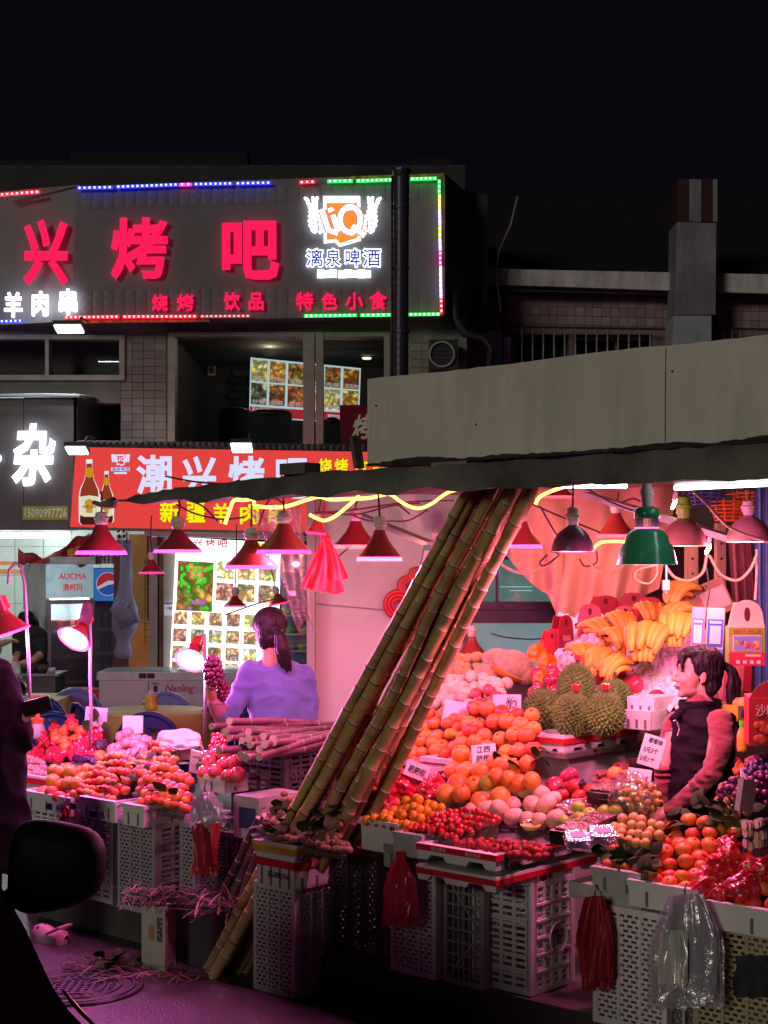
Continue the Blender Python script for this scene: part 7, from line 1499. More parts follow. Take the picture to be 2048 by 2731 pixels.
heap('longan', (1915, 1925), (1990, 1985), 2165, 2105, .5, .62, .019, 'brown longan beside the upright foam block', 'longan', 'longans by the foam block')
t = thing('foam_block', 'weathered upright foam block sign seen edge on among the leaves', 'price card', ST(1990, 2165, .42), rot=(.05, .2, .9)); mb = MB(); mb.bb(-.06, .06, 0, .022, 0, .12); link('card_board', mb.mesh('card_board', m_foam_d), t)
crumple(2020, 2030, .85, .05, 'purple wrapped fruit below the printed red carton', mat('plum_wrap', (.25, .05, .08), .35, var=.3), (1.5, .8, .6), 163, knot=False, cat='fruit', name='wrapped_fruit')
crumple(1975, 2050, .8, .03, 'orange plastic bag behind the vest of the seller', mat('orange_bag', (.8, .15, .03), .35), (1, .8, 1.2), 164, cat='bag')
card(2000, 2068, .74, .07, .06, 'small blank pink card standing in the purple grapes', [], lean=-.2)
card(1738, 2003, .80, .095, .135, 'tall foam card with handwritten prices in three rows behind the grapes', [('葡萄柚', .005, .045, .06, .022, .15), ('3元2个', -.005, .003, .065, .024, .15), ('2元1个', -.01, -.038, .065, .024, .15)], tilt=.28, yaw=-.2, lean=-.2)
card(1705, 2070, .70, .10, .065, 'lower foam card reading a ten and a five above the black pack', [('10元', -.02, .0, .04, .035, .2), ('5', .03, -.012, .016, .026, .2)], tilt=.1, yaw=-.25, lean=-.3)
# ================================================================ sugarcane
m_cane = mat('cane_skin', (.40, .27, .11), .42, var=.35, scale=9, rnd=.25, hue=.008, dirt=.3, dcol=(.10, .06, .03), dscale=14); m_node = mat('cane_node', (.17, .11, .065), .7, var=.3); m_nring = mat('cane_wax', (.55, .47, .33), .7, var=.2)
m_canep = mat('dark_cane_skin', (.15, .07, .10), .45, var=.3, scale=9, rnd=.25); m_cut = mat('cane_cut', (.62, .52, .42), .8, var=.2)
def cane(p0, p1, r, label, group, skin, seed, sag=.02, seg=.115):
    rg = random.Random(seed); d = p1 - p0; L = d.length; n = max(3, int(L / (seg * rg.uniform(.85, 1.15)))); side = Vector((rg.uniform(-1, 1), rg.uniform(-1, 1), rg.uniform(-.5, .5))); side -= d.normalized() * side.dot(d.normalized()); side = side.normalized() * sag * rg.uniform(.3, 1)
    pts, rs, ms = [], [], []; bd = [0] + [(i + rg.uniform(-.28, .28)) / n for i in range(1, n)] + [1]; wv = rg.uniform(0, 6)
    for i in range(n):
        f0, f1 = bd[i], bd[i + 1]; b0 = p0 + d * f0 + side * math.sin(f0 * math.pi); b1 = p0 + d * f1 + side * math.sin(f1 * math.pi); k = r * (1 - .18 * f0)
        for u, q, m_ in ((0, 1.10, 1), (.05, 1.06, 2), (.09, .97, 0), (.5, .95, 0), (.93, 1.02, 0)):
            pts.append(b0.lerp(b1, u) + side * .25 * math.sin(f0 * 17 + wv) * (1 - u) + side * .25 * math.sin(f1 * 17 + wv) * u); rs.append(k * q); ms.append(m_)
    pts.append(p1 + side * 0); rs.append(r * .8); ms.append(0)
    mb = MB(); mb.tube(pts, rs, 10, mis=ms); me = mb.mesh('sugarcane', [skin, m_node, m_nring, m_cut], True)
    for p in list(me.polygons)[-2:]: p.material_index = 3; p.use_smooth = False
    return tag(link('sugarcane', me), label, 'sugarcane', group)
rg = random.Random(77)
tops = [1262, 1278, 1300, 1318, 1340, 1352, 1378, 1392, 1412, 1432, 1290, 1325, 1365, 1400, 1425, 1310, 1380, 1270, 1335, 1405, 1355, 1285]
for i in range(22):
    f = i / 9 if i < 10 else ((i - 10) % 8) / 7 + .06 * (i > 17); back = i >= 10
    bx = 545 + f * 270 + rg.uniform(-14, 14); by = 2590 + rg.uniform(-18, 26) - 20 * f; Yb = 1.95 * FPX / (by - HOR)
    p0 = W(bx, by, Yb); p0.z = .0; q = SP(tops[i], .10 + (.10 if back else 0) + .03 * (i % 3)); 
    tx = tops[i]; p1 = Vector((q.x, q.y, CAMZ + (HOR - 1282) / FPX * q.y)); d = p1 - p0; p1 = p1 + d.normalized() * (.12 if not back else .3)
    if back: p0 = p0 + Vector((.03, .12, 0))
    cane(p0, p1, (.0255 + .005 * ((i * 7) % 4) / 3) if not back else .028, 'long pale brown sugarcane stalk leaning from the road up to the awning', 'sugarcane stalks leaning on the awning', m_cane, 300 + i, .035, .125)
for i in range(9):                                # dark short stalks at the foot
    bx = 520 + i * 22 + rg.uniform(-8, 8); by = 2575 + rg.uniform(-25, 20); p0 = W(bx, by, 1.95 * FPX / (by - HOR)); p0.z = .0; q = ST(690 + i * 16, 2180 - i * 6, .14); cane(p0, q, .019, 'dark short sugarcane stalk at the foot of the leaning bundle', 'dark stalks at the foot of the bundle', m_canep, 340 + i, .02)
ends = [(565, 1938, 0), (612, 1925, 0), (612, 1945, 0), (640, 1962, 0), (662, 1952, 0), (660, 1972, 0), (645, 1975, 0), (700, 1965, 0), (705, 1985, 0), (665, 1988, 0), (585, 2002, 1), (690, 2000, 0), (610, 1968, 1), (640, 2012, 0), (690, 2018, 0), (728, 1968, 0), (600, 1952, 1), (655, 2022, 0), (730, 1982, 0), (675, 1975, 0)]
for i, (x, y, dk) in enumerate(ends):
    Y0 = 7.15 + .02 * (i % 4) + (1990 - y) * .003; p0 = W(x, y, Y0); p1 = W(895 + (i % 5) * 6, 1936 + (i % 7) * 6 + (y - 1960) * .25, Y0 + .75)
    cane(p0, p1, .0185 if i % 3 else .016, 'sugarcane stalk lying in the purple lit bundle behind the foam boxes', 'sugarcane stalks lying in a bundle', m_canep, 400 + i, .02, .14)
for i in range(12):                               # small dark bundle at the right edge
    p0 = ST(1985 + (i % 4) * 14 + rg.uniform(-4, 4), 2195 + (i // 4) * 30 + rg.uniform(-6, 6), .28); p1 = p0 + Vector((.32, .10, .01))
    cane(p0, p1, .017, 'dark sugarcane stalk in the short bundle beside the red film tangerines', 'dark stalks at the right end', m_canep, 450 + i, .01, .14)
# ---------------------------------------------------------------- litter on the road
t = thing('carton', 'tall worn white printed carton standing on the road beside the cane butts', 'carton', W(440, 2592, 7.2), ANG + .35); t.location.z = 0
mb = MB(); mb.bb(-.13, 0, 0, .10, 0, .31); link('box_body', mb.mesh('box_body', mat('worn_carton', (.42, .40, .36), .7, var=.2, dirt=.6, dcol=(.15, .12, .11), dscale=6)), t)
mb = MB(); mb.bb(-.09, -.06, -.002, 0, .15, .22); link('orange_print', mb.mesh('orange_print', mat('orange_print', (.45, .15, .05), .6)), t)
word('果园', .03, .12, .0015, .01, m_cr_d, t, (-.03, -.002, .2), name='lettering')
m_peel = mat('cane_peel', (.20, .14, .11), .7, var=.4, rnd=.3); m_peel2 = mat('dry_leaf', (.09, .06, .04), .8, var=.4, rnd=.3)
def strips(n, x0, x1, y0, y1, zz, label, seed, L=(.05, .22), Yf=None):
    rg = random.Random(seed); t = thing('cane_litter', label, 'litter', (0, 0, 0)); 
    first = None; mb = MB()
    for i in range(n):
        y = rg.uniform(y0, y1); x = rg.uniform(x0, x1); Y = Yf or 1.95 * FPX / (y - HOR); c = W(x, y, Y); c.z = (zz + rg.uniform(0, .09)) if zz else .004 + rg.uniform(0, .02)
        a = rg.uniform(0, 6.28); l = rg.uniform(*L); w = rg.uniform(.002, .007); e = Vector((math.cos(a), math.sin(a), rg.uniform(-.25, .35) if zz else rg.uniform(-.02, .06))); s_ = Vector((-e.y, e.x, 0)).normalized() * w; bow = Vector((0, 0, rg.uniform(.0, .02)))
        mb.sheet([[c + e * l * (k - .5) + s_ * sg * (1 - abs(k - .5)) + bow * math.sin(k * 3.14) for sg in (-1, 1)] for k in (0, .33, .66, 1)], i % 2)
    o = link('peel_strips', mb.mesh('peel_strips', [m_peel, m_peel2]), t); o['kind'] = 'stuff'; return t
strips(150, 335, 545, 2392, 2430, .30, 'heap of cane peel and dry leaves on top of the worn carton', 501, (.06, .25), 7.25)
strips(45, 520, 640, 2380, 2440, .30, 'cane leaves caught against the leaning stalks', 504, (.1, .35), 7.1)
strips(110, 160, 400, 2560, 2600, 0, 'scattered cane peelings on the purple lit road', 502)
strips(50, 280, 560, 2590, 2620, 0, 'cane peelings lying beside the manhole cover', 503, (.05, .3))
mb = MB(); rg = random.Random(8)
t = thing('dark_leaf_heap', 'small heap of dark leaves on the road beside the worn carton', 'leaves', W(315, 2575, 7.3)); t.location.z = 0
for i in range(24): link('leaf', leaf_me, t, (rg.uniform(-.1, .1), rg.uniform(-.08, .08), rg.uniform(.01, .06)), (rg.uniform(-.6, .6), rg.uniform(-.6, .6), rg.uniform(0, 6)), .08)
mb = MB(); mb.bb(-.3, .2, -.1, .2, .0, .3)
tag(link('litter_crate', mb.mesh('litter_crate', m_cr_d), None, Vector((W(530, 2560, 7.4).x, 7.45, 0)), (0, 0, ANG)), 'dark low box under the cane peel heap behind the worn carton', 'box')
t = thing('clog', 'pink rubber clog with round holes lying on the road by the kerb', 'clog', W(132, 2508, 7.8), 2.6); t.location.z = 0
mb = MB(); gr = []
for i in range(13):
    f = i / 12; x = -.12 + .24 * f; w = .042 + .012 * math.sin(f * 3.0) if f < .9 else .035; h = .055 if f < .35 else .045 + .03 * math.sin((f - .35) / .65 * math.pi)
    if f in (0, 1): w *= .45; h *= .6
    gr.append([Vector((x, w * math.cos(a), .012 + h * max(0, math.sin(a)) if math.sin(a) >= 0 else 0)) for a in np.linspace(-.15, math.pi + .15, 13)])
mb.sheet(gr); link('upper', mb.mesh('upper', mat('clog_pink', (.65, .35, .45), .5), True), t)
mb = MB(); mb.prism([(.12 * math.cos(a), .048 * math.sin(a)) for a in np.linspace(0, 6.28, 24, endpoint=False)], (0, 0, 0), (1, 0, 0), (0, 1, 0), (0, 0, .02)); link('sole', mb.mesh('sole', MATS['clog_pink']), t)
for x, y, z in [(.05, .03, .07), (.07, 0, .075), (.05, -.03, .07), (.09, .02, .06), (.09, -.02, .06), (.03, 0, .083)]: mb = MB(); mb.ball((x, y, z), (.008, .008, .008), 8, 6); link('hole', mb.mesh('hole', m_black), t)
mb = MB(); mb.tube([(-.02, .05, .05), (-.11, .045, .09), (-.13, 0, .1), (-.11, -.045, .09), (-.02, -.05, .05)], .008, 6); link('strap', mb.mesh('strap', MATS['clog_pink']), t)
t = tag(link('black_sack', MB().mesh('black_sack', m_black)), 'black plastic sack hanging on the cream crate at the right end', 'sack')
mb = MB(); mb.sheet([[ST(1958 + i * 14 + 4 * math.sin(j), 2548 + j * 16, .07) + Vector((0, -.01 * math.sin(i * 2 + j), 0)) for i in range(8)] for j in range(8)]); t.data = mb.mesh('black_sack', m_black, True)
# ================================================================ left: restaurant seating
m_blue = mat('blue_plastic_chair', (.02, .035, .22), .35, var=.1, rnd=.1); m_blue2 = mat('light_blue_chair', (.12, .2, .42), .35, var=.1)
def make_chair(label, m, group='plastic chairs round the restaurant tables'):
    t = thing('plastic_chair', label, 'chair', group=group)
    mb = MB(); mb.sheet([[(x * (.23 - .02 * j / 4), -.22 + .44 * j / 4, .44 - .02 * math.sin(j / 4 * 3.1) - .01 * math.cos(x * 3)) for x in (-1, -.5, 0, .5, 1)] for j in range(5)]); mb.sheet([[(x * .23, -.22 + .44 * j / 4, .425) for x in (-1, 1)] for j in range(5)]); link('seat', mb.mesh('seat', m, True), t)
    arc = [(.26 * math.cos(a), .22 + .05 * math.sin(a), .44 + .42 * math.sin(a) ** .75 if 0 < a < math.pi else .44) for a in np.linspace(0, math.pi, 17)]
    mb = MB(); mb.tube([Vector(p) + Vector((0, .04 * ((p[2] - .44) / .42), 0)) for p in arc], .022, 8); link('back_rim', mb.mesh('back_rim', m, True), t)
    mb = MB(); gr = [[(.25 * math.cos(a), .25 + .05 * math.sin(a), .44 + k * math.sin(a) ** .75) for a in np.linspace(.25, math.pi - .25, 13)] for k in (.30, .36, .41)]; mb.sheet(gr); link('top_rail', mb.mesh('top_rail', m, True), t)
    for x in (-.15, -.08, 0, .08, .15): mb = MB(); mb.box((x, .245, .60), (.035, .012, .34)); link('back_slat', mb.mesh('back_slat', m), t)
    for sx in (-1, 1):
        mb = MB(); mb.tube([(sx * .26, .22, .60), (sx * .28, .0, .64), (sx * .27, -.2, .62), (sx * .25, -.23, .44)], .02, 8); link('armrest', mb.mesh('armrest', m, True), t)
        for sy in (-1, 1): mb = MB(); mb.tube([(sx * .22, sy * .2, .44), (sx * .27, sy * .25, 0)], [.026, .018], 8); link('leg', mb.mesh('leg', m), t)
    return t
def floor_at(px, Y): p = W(px, HOR, Y); p.z = 0; return p
ch = make_chair('dark blue plastic armchair with its back to the fruit, before the yellow round table', m_blue); ch.scale = (1, 1, .93); ch.location = floor_at(406, 12.0); ch.rotation_euler = (0, 0, R(182))
for px, Y, rz, lab in [(172, 12.0, 176, 'dark blue plastic chair behind the red bags on the left'), (178, 13.4, 150, 'dark blue plastic chair turned sideways at the long yellow table'), (540, 12.7, 215, 'dark blue plastic chair right of the round yellow table'), (300, 12.6, 120, 'dark blue plastic chair seen edge on between the two yellow tables'), (650, 13.2, 190, 'blue plastic chair behind the ponytailed woman in blue')]:
    copy_tree(ch, None, lab, floor_at(px, Y), (0, 0, R(rz)))
ch2 = make_chair('light blue plastic chair across the long yellow table', m_blue2); ch2.scale = (1, 1, .93); ch2.location = floor_at(212, 13.7); ch2.rotation_euler = (0, 0, R(20))
copy_tree(ch2, None, 'light blue plastic chair beyond the round yellow table', floor_at(436, 13.25), (0, 0, R(5)))
m_ycl = mat('yellow_cloth', (.46, .40, .10), .6, var=.1, bump=.15, bscale=6)
t = thing('round_table', 'round restaurant table draped with a plain yellow cloth', 'table', floor_at(400, 12.45))
mb = MB(); n = 64; mb.lathe([(0, .752), (.50, .752), (.515, .74), (.52, .6), (.53, .45)], n, wob=lambda i, j: 1 + (.025 * math.sin(j * 9 * 2 * math.pi / n) * (i / 4 if i > 1 else 0))); link('tablecloth', mb.mesh('tablecloth', m_ycl, True), t)
mb = MB(); mb.lathe([(.04, 0), (.04, .74)], 12); link('table_leg', mb.mesh('table_leg', m_black), t)
mb = MB(); mb.lathe([(.3, 0), (.28, .03), (.05, .05)], 20); link('table_foot', mb.mesh('table_foot', m_black), t)
t = thing('long_table', 'long restaurant table with a yellow cloth behind the left fruit stall', 'table', floor_at(70, 13.8))
mb = MB(); mb.bb(-.9, .38, -.4, .4, .45, .75); link('tablecloth', mb.mesh('tablecloth2', m_ycl), t)
for x in (-.8, .3):
    for y in (-.3, .3): mb = MB(); mb.bb(x - .02, x + .02, y - .02, y + .02, 0, .45); link('leg', mb.mesh('leg', m_black), t)
t = thing('condiment_jar', 'yellow printed tissue jar on the round yellow table', 'jar', floor_at(398, 12.5) + Vector((0, .1, .752)))
mb = MB(); mb.lathe([(0, 0), (.05, 0), (.055, .02), (.055, .10), (.05, .115), (0, .115)], 20); link('jar_body', mb.mesh('jar_body', mat('jar_yellow', (.6, .45, .05), .4, var=.4, scale=18)), t)
mb = MB(); mb.ball((0, 0, .13), (.03, .03, .03), 10, 6); link('tissue', mb.mesh('tissue', MATS['plush_white']), t)
# chest freezer
t = thing('chest_freezer', 'long white chest freezer with red lettering in front of the menu board', 'freezer', floor_at(420, 15.4)); x0 = W(258, 0, 15.4).x - t.location.x; x1 = W(640, 0, 15.4).x - t.location.x
m_fz = mat('freezer_white', (.55, .57, .58), .4, var=.06)
mb = MB(); mb.bb(x0 + .02, x1, .02, .7, .08, .78); link('body', mb.mesh('body', m_fz), t)
mb = MB(); mb.bb(x0, x1 + .02, 0, .72, .78, .86); link('lid_rim', mb.mesh('lid_rim', mat('freezer_rim', (.62, .64, .65), .4)), t)
for k in range(2): mb = MB(); mb.bb(x0 + .05 + k * .75, x0 + .75 + k * .72, .05, .66, .862 + k * .015, .872 + k * .015); link('sliding_lid', mb.mesh('sliding_lid', film('freezer_glass', (.8, .85, .85), .2, .05, .6, (.5, .55, .55))), t)
mb = MB(); xm = W(393, 0, 15.4).x - t.location.x; mb.bb(xm, xm + .004, .0, .01, .1, .78); link('panel_joint', mb.mesh('panel_joint', m_frm), t)
for xx in (380, 402): mb = MB(); xq = W(xx, 0, 15.4).x - t.location.x; mb.bb(xq - .035, xq + .035, -.012, 0, .80, .85); link('latch', mb.mesh('latch', m_black), t)
m_nred = mat('freezer_red', (.50, .02, .05), .5)
word('Nanling', .30, .10, .003, .012, m_nred, t, (W(478, 0, 15.4).x - t.location.x, .0165, .685), name='lettering', shear=.25)
word('南凌', .12, .085, .003, .006, m_frm, t, (W(529, 0, 15.4).x - t.location.x, .0165, .685), name='lettering')
word('Golbuce', .08, .022, .003, .004, m_black, t, (W(414, 0, 15.4).x - t.location.x,   .0165, .745), name='lettering')
mb = MB(); xq = W(414, 0, 15.4).x - t.location.x; mb.bb(xq - .018, xq + .018, .012, .019, .66, .72); link('badge', mb.mesh('badge', m_black), t)
# counter with bowls, stools, helmet
t = thing('prep_counter', 'steel prep counter at the back of the tiled shop', 'counter', floor_at(40, 17.0)); mb = MB(); mb.bb(-1.2, .55, -.25, .3, .72, .75); link('counter_top', mb.mesh('counter_top', mat('steel_top', (.3, .3, .3), .35, .7)), t)
mb = MB(); mb.bb(-1.15, .5, -.2, .28, .1, .72); link('counter_base', mb.mesh('counter_base', mat('counter_base', (.09, .08, .09), .6)), t)
for px, w_, h_, c, lab in [(22, .07, .09, (.03, .03, .03), 'black sauce pot on the prep counter'), (85, .075, .08, (.05, .03, .03), 'dark bowl on the prep counter beside the green cup'), (112, .085, .09, (.045, .025, .03), 'dark bowl with a spoon on the prep counter'), (138, .05, .06, (.55, .58, .58), 'small white bowl at the end of the prep counter'), (63, .035, .09, (.02, .12, .09), 'green cup on the prep counter')]:
    t = thing('bowl', lab, 'bowl', floor_at(px, 16.85) + Vector((0, 0, .75))); mb = MB(); mb.lathe([(0, 0), (w_ * .6, 0), (w_, h_), (w_ * .92, h_), (w_ * .55, .01), (0, .01)], 18); link('bowl_body', mb.mesh('bowl_body', mat('bowl_%d' % px, c, .35), True), t)
t = thing('tissue_box', 'pale green tissue box on the prep counter', 'tissue box', floor_at(40, 16.8) + Vector((0, 0, .75))); mb = MB(); mb.bb(-.06, .06, -.04, .04, 0, .09); link('box_body', mb.mesh('box_body', mat('tissue_green', (.5, .7, .6), .6, var=.3, scale=20)), t); mb = MB(); mb.ball((-.01, 0, .1), (.035, .02, .03), 8, 6); link('tissue', mb.mesh('tissue', MATS['plush_white']), t)
m_rst = mat('red_stool', (.50, .035, .04), .35, var=.08)
for px, Y, lab in [(118, 14.6, 'red plastic stool with a sticker by the long yellow table'), (226, 15.6, 'red plastic stool beside the chest freezer')]:
    t = thing('plastic_stool', lab, 'stool', floor_at(px, Y), .3)
    mb = MB(); mb.bb(-.155, .155, -.155, .155, .655, .68); link('seat', mb.mesh('seat', m_rst), t)
    for k, (x, y) in enumerate(((-.15, 0), (.15, 0), (0, -.15), (0, .15))): mb = MB(); mb.prism([(-.15, .655), (.15, .655), (.2, .3), (.08, .3), (.05, .5), (-.05, .5), (-.08, .3), (-.2, .3)], (x, y, 0), (0, 1, 0) if x else (1, 0, 0), (0, 0, 1), (.012, 0, 0) if x else (0, .012, 0)); link('side_panel', mb.mesh('side_panel', m_rst), t)
    for sx in (-1, 1):
        for sy in (-1, 1): mb = MB(); mb.bar((sx * .16, sy * .16, .5), (sx * .2, sy * .2, 0), .035); link('leg', mb.mesh('leg', m_rst), t)
    mb = MB(); mb.ball((.06, -.166, .62), (.035, .003, .018), 10, 6); link('sticker', mb.mesh('sticker', MATS['plush_white']), t)
t = thing('helmet', 'glossy black riding helmet lying on the long yellow table', 'helmet', floor_at(36, 13.6) + Vector((0, 0, .752)))
mb = MB(); mb.ball((0, 0, .09), (.125, .135, .115), 24, 14); link('shell', mb.mesh('shell', mat('helmet_black', (.012, .012, .014), .2), True), t); mb = MB(); mb.lathe([(.127, .05), (.132, .055), (.127, .07)], 24); link('trim', mb.mesh('trim', m_black), t)
mb = MB(); mb.tube([(.12, -.05, .03), (.16, -.1, .02), (.14, -.15, .02)], .012, 6); link('strap', mb.mesh('strap', m_frm), t)
t = thing('cleaner_bottle', 'white bottle with a bright orange cap among the red bags', 'bottle', ST(100, 1968, 1.0)); s = ST(100, 1968, 1.0).y / FPX
mb = MB(); mb.lathe([(0, 0), (24 * s, 0), (25 * s, 12 * s), (16 * s, 36 * s), (14 * s, 42 * s)], 20); link('bottle_body', mb.mesh('bottle_body', m_foam, True), t)
mb = MB(); mb.lathe([(17 * s, 40 * s), (17 * s, 52 * s), (8 * s, 54 * s), (6 * s, 66 * s), (0, 67 * s)], 18); link('cap', mb.mesh('cap', mat('cap_orange', (.85, .16, .02), .35)), t)
# ================================================================ people
def cap(mb, p, q, r0, r1, n=14, k=6):
    p, q = Vector(p), Vector(q); pts = [p.lerp(q, i / k) for i in range(k + 1)]; mb.tube(pts, [r0 + (r1 - r0) * i / k for i in range(k + 1)], n); mb.ball(p, r0, n, 10); mb.ball(q, r1, n, 10)
def chain(mb, pts, rs, n=14):
    for i in range(len(pts) - 1): cap(mb, pts[i], pts[i + 1], rs[i], rs[i + 1], n, 4)
def torso(mb, P_, rows, n=28):
    g = []; m = (len(rows) - 1) * 4
    for i in range(m + 1):
        f = i / 4; k = min(int(f), len(rows) - 2); u = f - k; u = u * u * (3 - 2 * u); v = [a + (b - a) * u for a, b in zip(rows[k], rows[k + 1])]
        c = P_(v[0], v[1]); q = .985 + .03 * abs(math.sin(f * 2.1)) if len(rows) > 6 else 1
        g.append([c + Vector((v[2] * q * math.cos(a), v[3] * q * math.sin(a), 0)) for a in [2 * math.pi * j / n for j in range(n)]])
    fs = [(i * n + j, i * n + (j + 1) % n, (i + 1) * n + (j + 1) % n, (i + 1) * n + j) for i in range(m) for j in range(n)] + [tuple(range(n)), tuple(range(m * n, m * n + n))]
    mb.add([p for r in g for p in r], fs)
def hair_cap(mb, T, k):
    for p, r in [((.030, 0, .050), (.098, .082, .088)), ((.045, 0, .01), (.082, .080, .085)), ((.065, 0, -.04), (.055, .066, .055)), ((-.028, 0, .092), (.055, .062, .034)), ((-.070, 0, .078), (.026, .046, .024)), ((.0, -.066, .035), (.034, .014, .045)), ((.0, .066, .035), (.034, .014, .045)), ((.056, -.05, -.055), (.034, .024, .05)), ((.056, .05, -.055), (.034, .024, .05))]: mb.ball(T(*p), tuple(x * k for x in r), 20, 14)
def skin_mat(name, c): return mat(name, c, .5, var=.08, scale=9, sss=.15, bump=.04, bscale=120)
m_skin = skin_mat('skin', (.50, .28, .20)); m_hair = mat('dark_hair', (.014, .009, .011), .5, spec=.2, var=.4, scale=60, stretch=(1, 1, .06), bump=.5, bscale=90)
def head_mesh(mb, c, k, Rm):
    """head looking along local -X, centre c, scale k, rotation Rm"""
    T = lambda *p: c + Rm @ (Vector(p) * k)
    def B(p, r, rot=None): mb.ball(T(*p), tuple(x * k for x in r), 18, 12, 0, Rm if rot is None else Rm @ rot)
    B((.014, 0, .035), (.094, .073, .088)); B((-.036, 0, -.02), (.056, .062, .088)); B((-.03, 0, -.075), (.052, .052, .04)); B((-.066, 0, -.098), (.021, .026, .019))
    B((-.074, 0, .035), (.022, .048, .022)); B((-.066, .034, -.03), (.022, .02, .024)); B((-.066, -.034, -.03), (.022, .02, .024))
    cap(mb, T(-.087, 0, .015), T(-.111, 0, -.030), .009 * k, .0125 * k, 10, 3); B((-.100, .010, -.034), (.011, .009, .008)); B((-.100, -.010, -.034), (.011, .009, .008))
    B((-.092, 0, -.058), (.013, .020, .007)); B((-.089, 0, -.071), (.013, .018, .0075))
    for sg in (-1, 1): B((.012, sg * .073, -.012), (.017, .008, .030), Matrix.Rotation(sg * .25, 3, 'Z')); B((.006, sg * .070, -.036), (.009, .008, .010))
    cap(mb, T(.022, 0, -.06), T(.040, 0, -.19), .052 * k, .056 * k, 16, 4)
def hand_mesh(mb, wrist, d, up, k=1., curl=.5, grip=None):
    """palm with four fingers and a thumb; d along the hand, up = back of the hand"""
    wrist, d, up = Vector(wrist), Vector(d).normalized(), Vector(up).normalized(); s = d.cross(up).normalized()
    cap(mb, wrist, wrist + d * .045 * k, .024 * k, .028 * k, 12, 3)
    for i, (o, L) in enumerate(((-.029, .070), (-.010, .080), (.010, .076), (.028, .060))):
        p = wrist + d * .055 * k + s * o * k; e = d; pts = [wrist + d * .02 * k + s * o * .7 * k, p]; cur = p
        for j in range(3):
            a = curl * (j + .6); e = (d * math.cos(a) - up * math.sin(a)).normalized(); cur = cur + e * L * k * (.45, .32, .25)[j]; pts.append(cur)
        chain(mb, pts, [.012 * k, .0105 * k, .0095 * k, .0085 * k, .0075 * k], 10)
    p = wrist + d * .012 * k - s * .022 * k; pts = [p, p + (d * .5 - s * .8).normalized() * .035 * k - up * .008 * k, p + (d * .8 - s * .7).normalized() * .062 * k - up * .025 * k, p + (d * 1.0 - s * .35).normalized() * .082 * k - up * .04 * k]; chain(mb, pts, [.014 * k, .0115 * k, .0105 * k, .0085 * k], 10)
# ---------------------------------------------------------------- seller seen from behind, holding up grapes
Y1 = 8.0
P = lambda x, y, dy=0.: W(x, y, Y1 + dy)
w1 = thing('person', 'woman with a low ponytail and blue jumper seen from behind, holding up grapes', 'person', (P(735, 0).x, Y1 + .05, .195))
Rm = Matrix.Rotation(R(-62), 3, 'Z')
mb = MB(); hc = P(716, 1682); head_mesh(mb, hc, .92, Rm)
chain(mb, [P(728, 1750), P(746, 2000), Vector((x1_ := P(735, 0).x + .09, Y1 + .04, .7)), Vector((x1_, Y1 + .05, .30))], [.05, .07, .05, .045]); cap(mb, P(746, 2000), Vector((x1_ - .18, Y1 + .05, .30)), .06, .045); chain(mb, [P(742, 1800), P(668, 1795), P(610, 1910, -.08), P(572, 1868, -.18), P(560, 1838, -.26)], [.04, .04, .035, .031, .027]); chain(mb, [P(742, 1800), P(812, 1800), P(820, 1940), P(780, 1990)], [.04, .04, .035, .03])
hand_mesh(mb, P(559, 1834, -.27), (.05, .12, .95), (-.9, .2, 0), .95, .45)
cap(mb, P(780, 1990, .0), P(778, 2030, -.1), .03, .026); hand_mesh(mb, P(778, 2030, -.1), (0, -.5, -.6), (0, -.5, .8), .9, .5)
for sx in (-.09, .09): cap(mb, Vector((w1.location.x + sx, Y1 + .05, .30)), Vector((w1.location.x + sx, Y1 - .06, .245)), .05, .04)
wpart('body', solid(mb, .006, m_skin, 'body', 4), w1)
mb = MB(); x0 = w1.location.x
T1 = lambda *p: hc + Rm @ (Vector(p) * .92)
hair_cap(mb, T1, .95); mb.ball(P(724, 1690, -.05), (.075, .06, .065), 18, 12)
mb.ball(P(735, 1680, -.10), (.03, .03, .028), 12, 8)
chain(mb, [P(738, 1682, -.11), P(748, 1700, -.14), P(754, 1730, -.15), P(757, 1760, -.14), P(765, 1790, -.13)], [.022, .034, .036, .028, .008]); chain(mb, [P(742, 1695, -.14), P(762, 1730, -.15), P(768, 1770, -.14), P(776, 1792, -.13)], [.02, .026, .02, .005]); chain(mb, [P(742, 1695, -.14), P(745, 1730, -.15), P(748, 1762, -.14), P(752, 1782, -.13)], [.02, .026, .018, .005])
wpart('hair', crease(solid(mb, .005, m_hair, 'hair', 3), .004, (70, 70, 9)), w1)
m_jump = mat('blue_jumper', (.10, .14, .36), .9, var=.12, scale=14, bump=.1, bscale=260, sheen=.3)
mb = MB(); torso(mb, P, [(730, 1752, .062, .06), (735, 1766, .10, .075), (742, 1782, .155, .095), (743, 1810, .178, .108), (744, 1860, .172, .115), (745, 1910, .165, .115), (747, 1960, .172, .12), (748, 2040, .19, .13)])
chain(mb, [P(668, 1790), P(640, 1850, -.03), P(608, 1912, -.08)], [.062, .058, .052]); chain(mb, [P(608, 1912, -.08), P(590, 1900, -.14)], [.056, .05])
chain(mb, [P(812, 1800), P(824, 1870, .02), P(820, 1940, .0), P(790, 1985, -.0)], [.06, .057, .052, .044])
wpart('jumper', crease(solid(mb, .009, m_jump, 'jumper', 5), .009, (7, 7, 11)), w1)
mb = MB(); chain(mb, [P(598, 1918, -.1), P(582, 1892, -.16), P(574, 1872, -.19)], [.05, .046, .041]); 
for k in range(3): mb.lathe([(.044, 0), (.05, .006), (.044, .014)], 18, P(576 + k * 5, 1876 + k * 12, -.185 + k * .02))
wpart('undersleeve', solid(mb, .007, mat('pink_undersleeve', (.34, .16, .22), .85, bump=.3, bscale=60), 'undersleeve', 3), w1)
mb = MB(); 
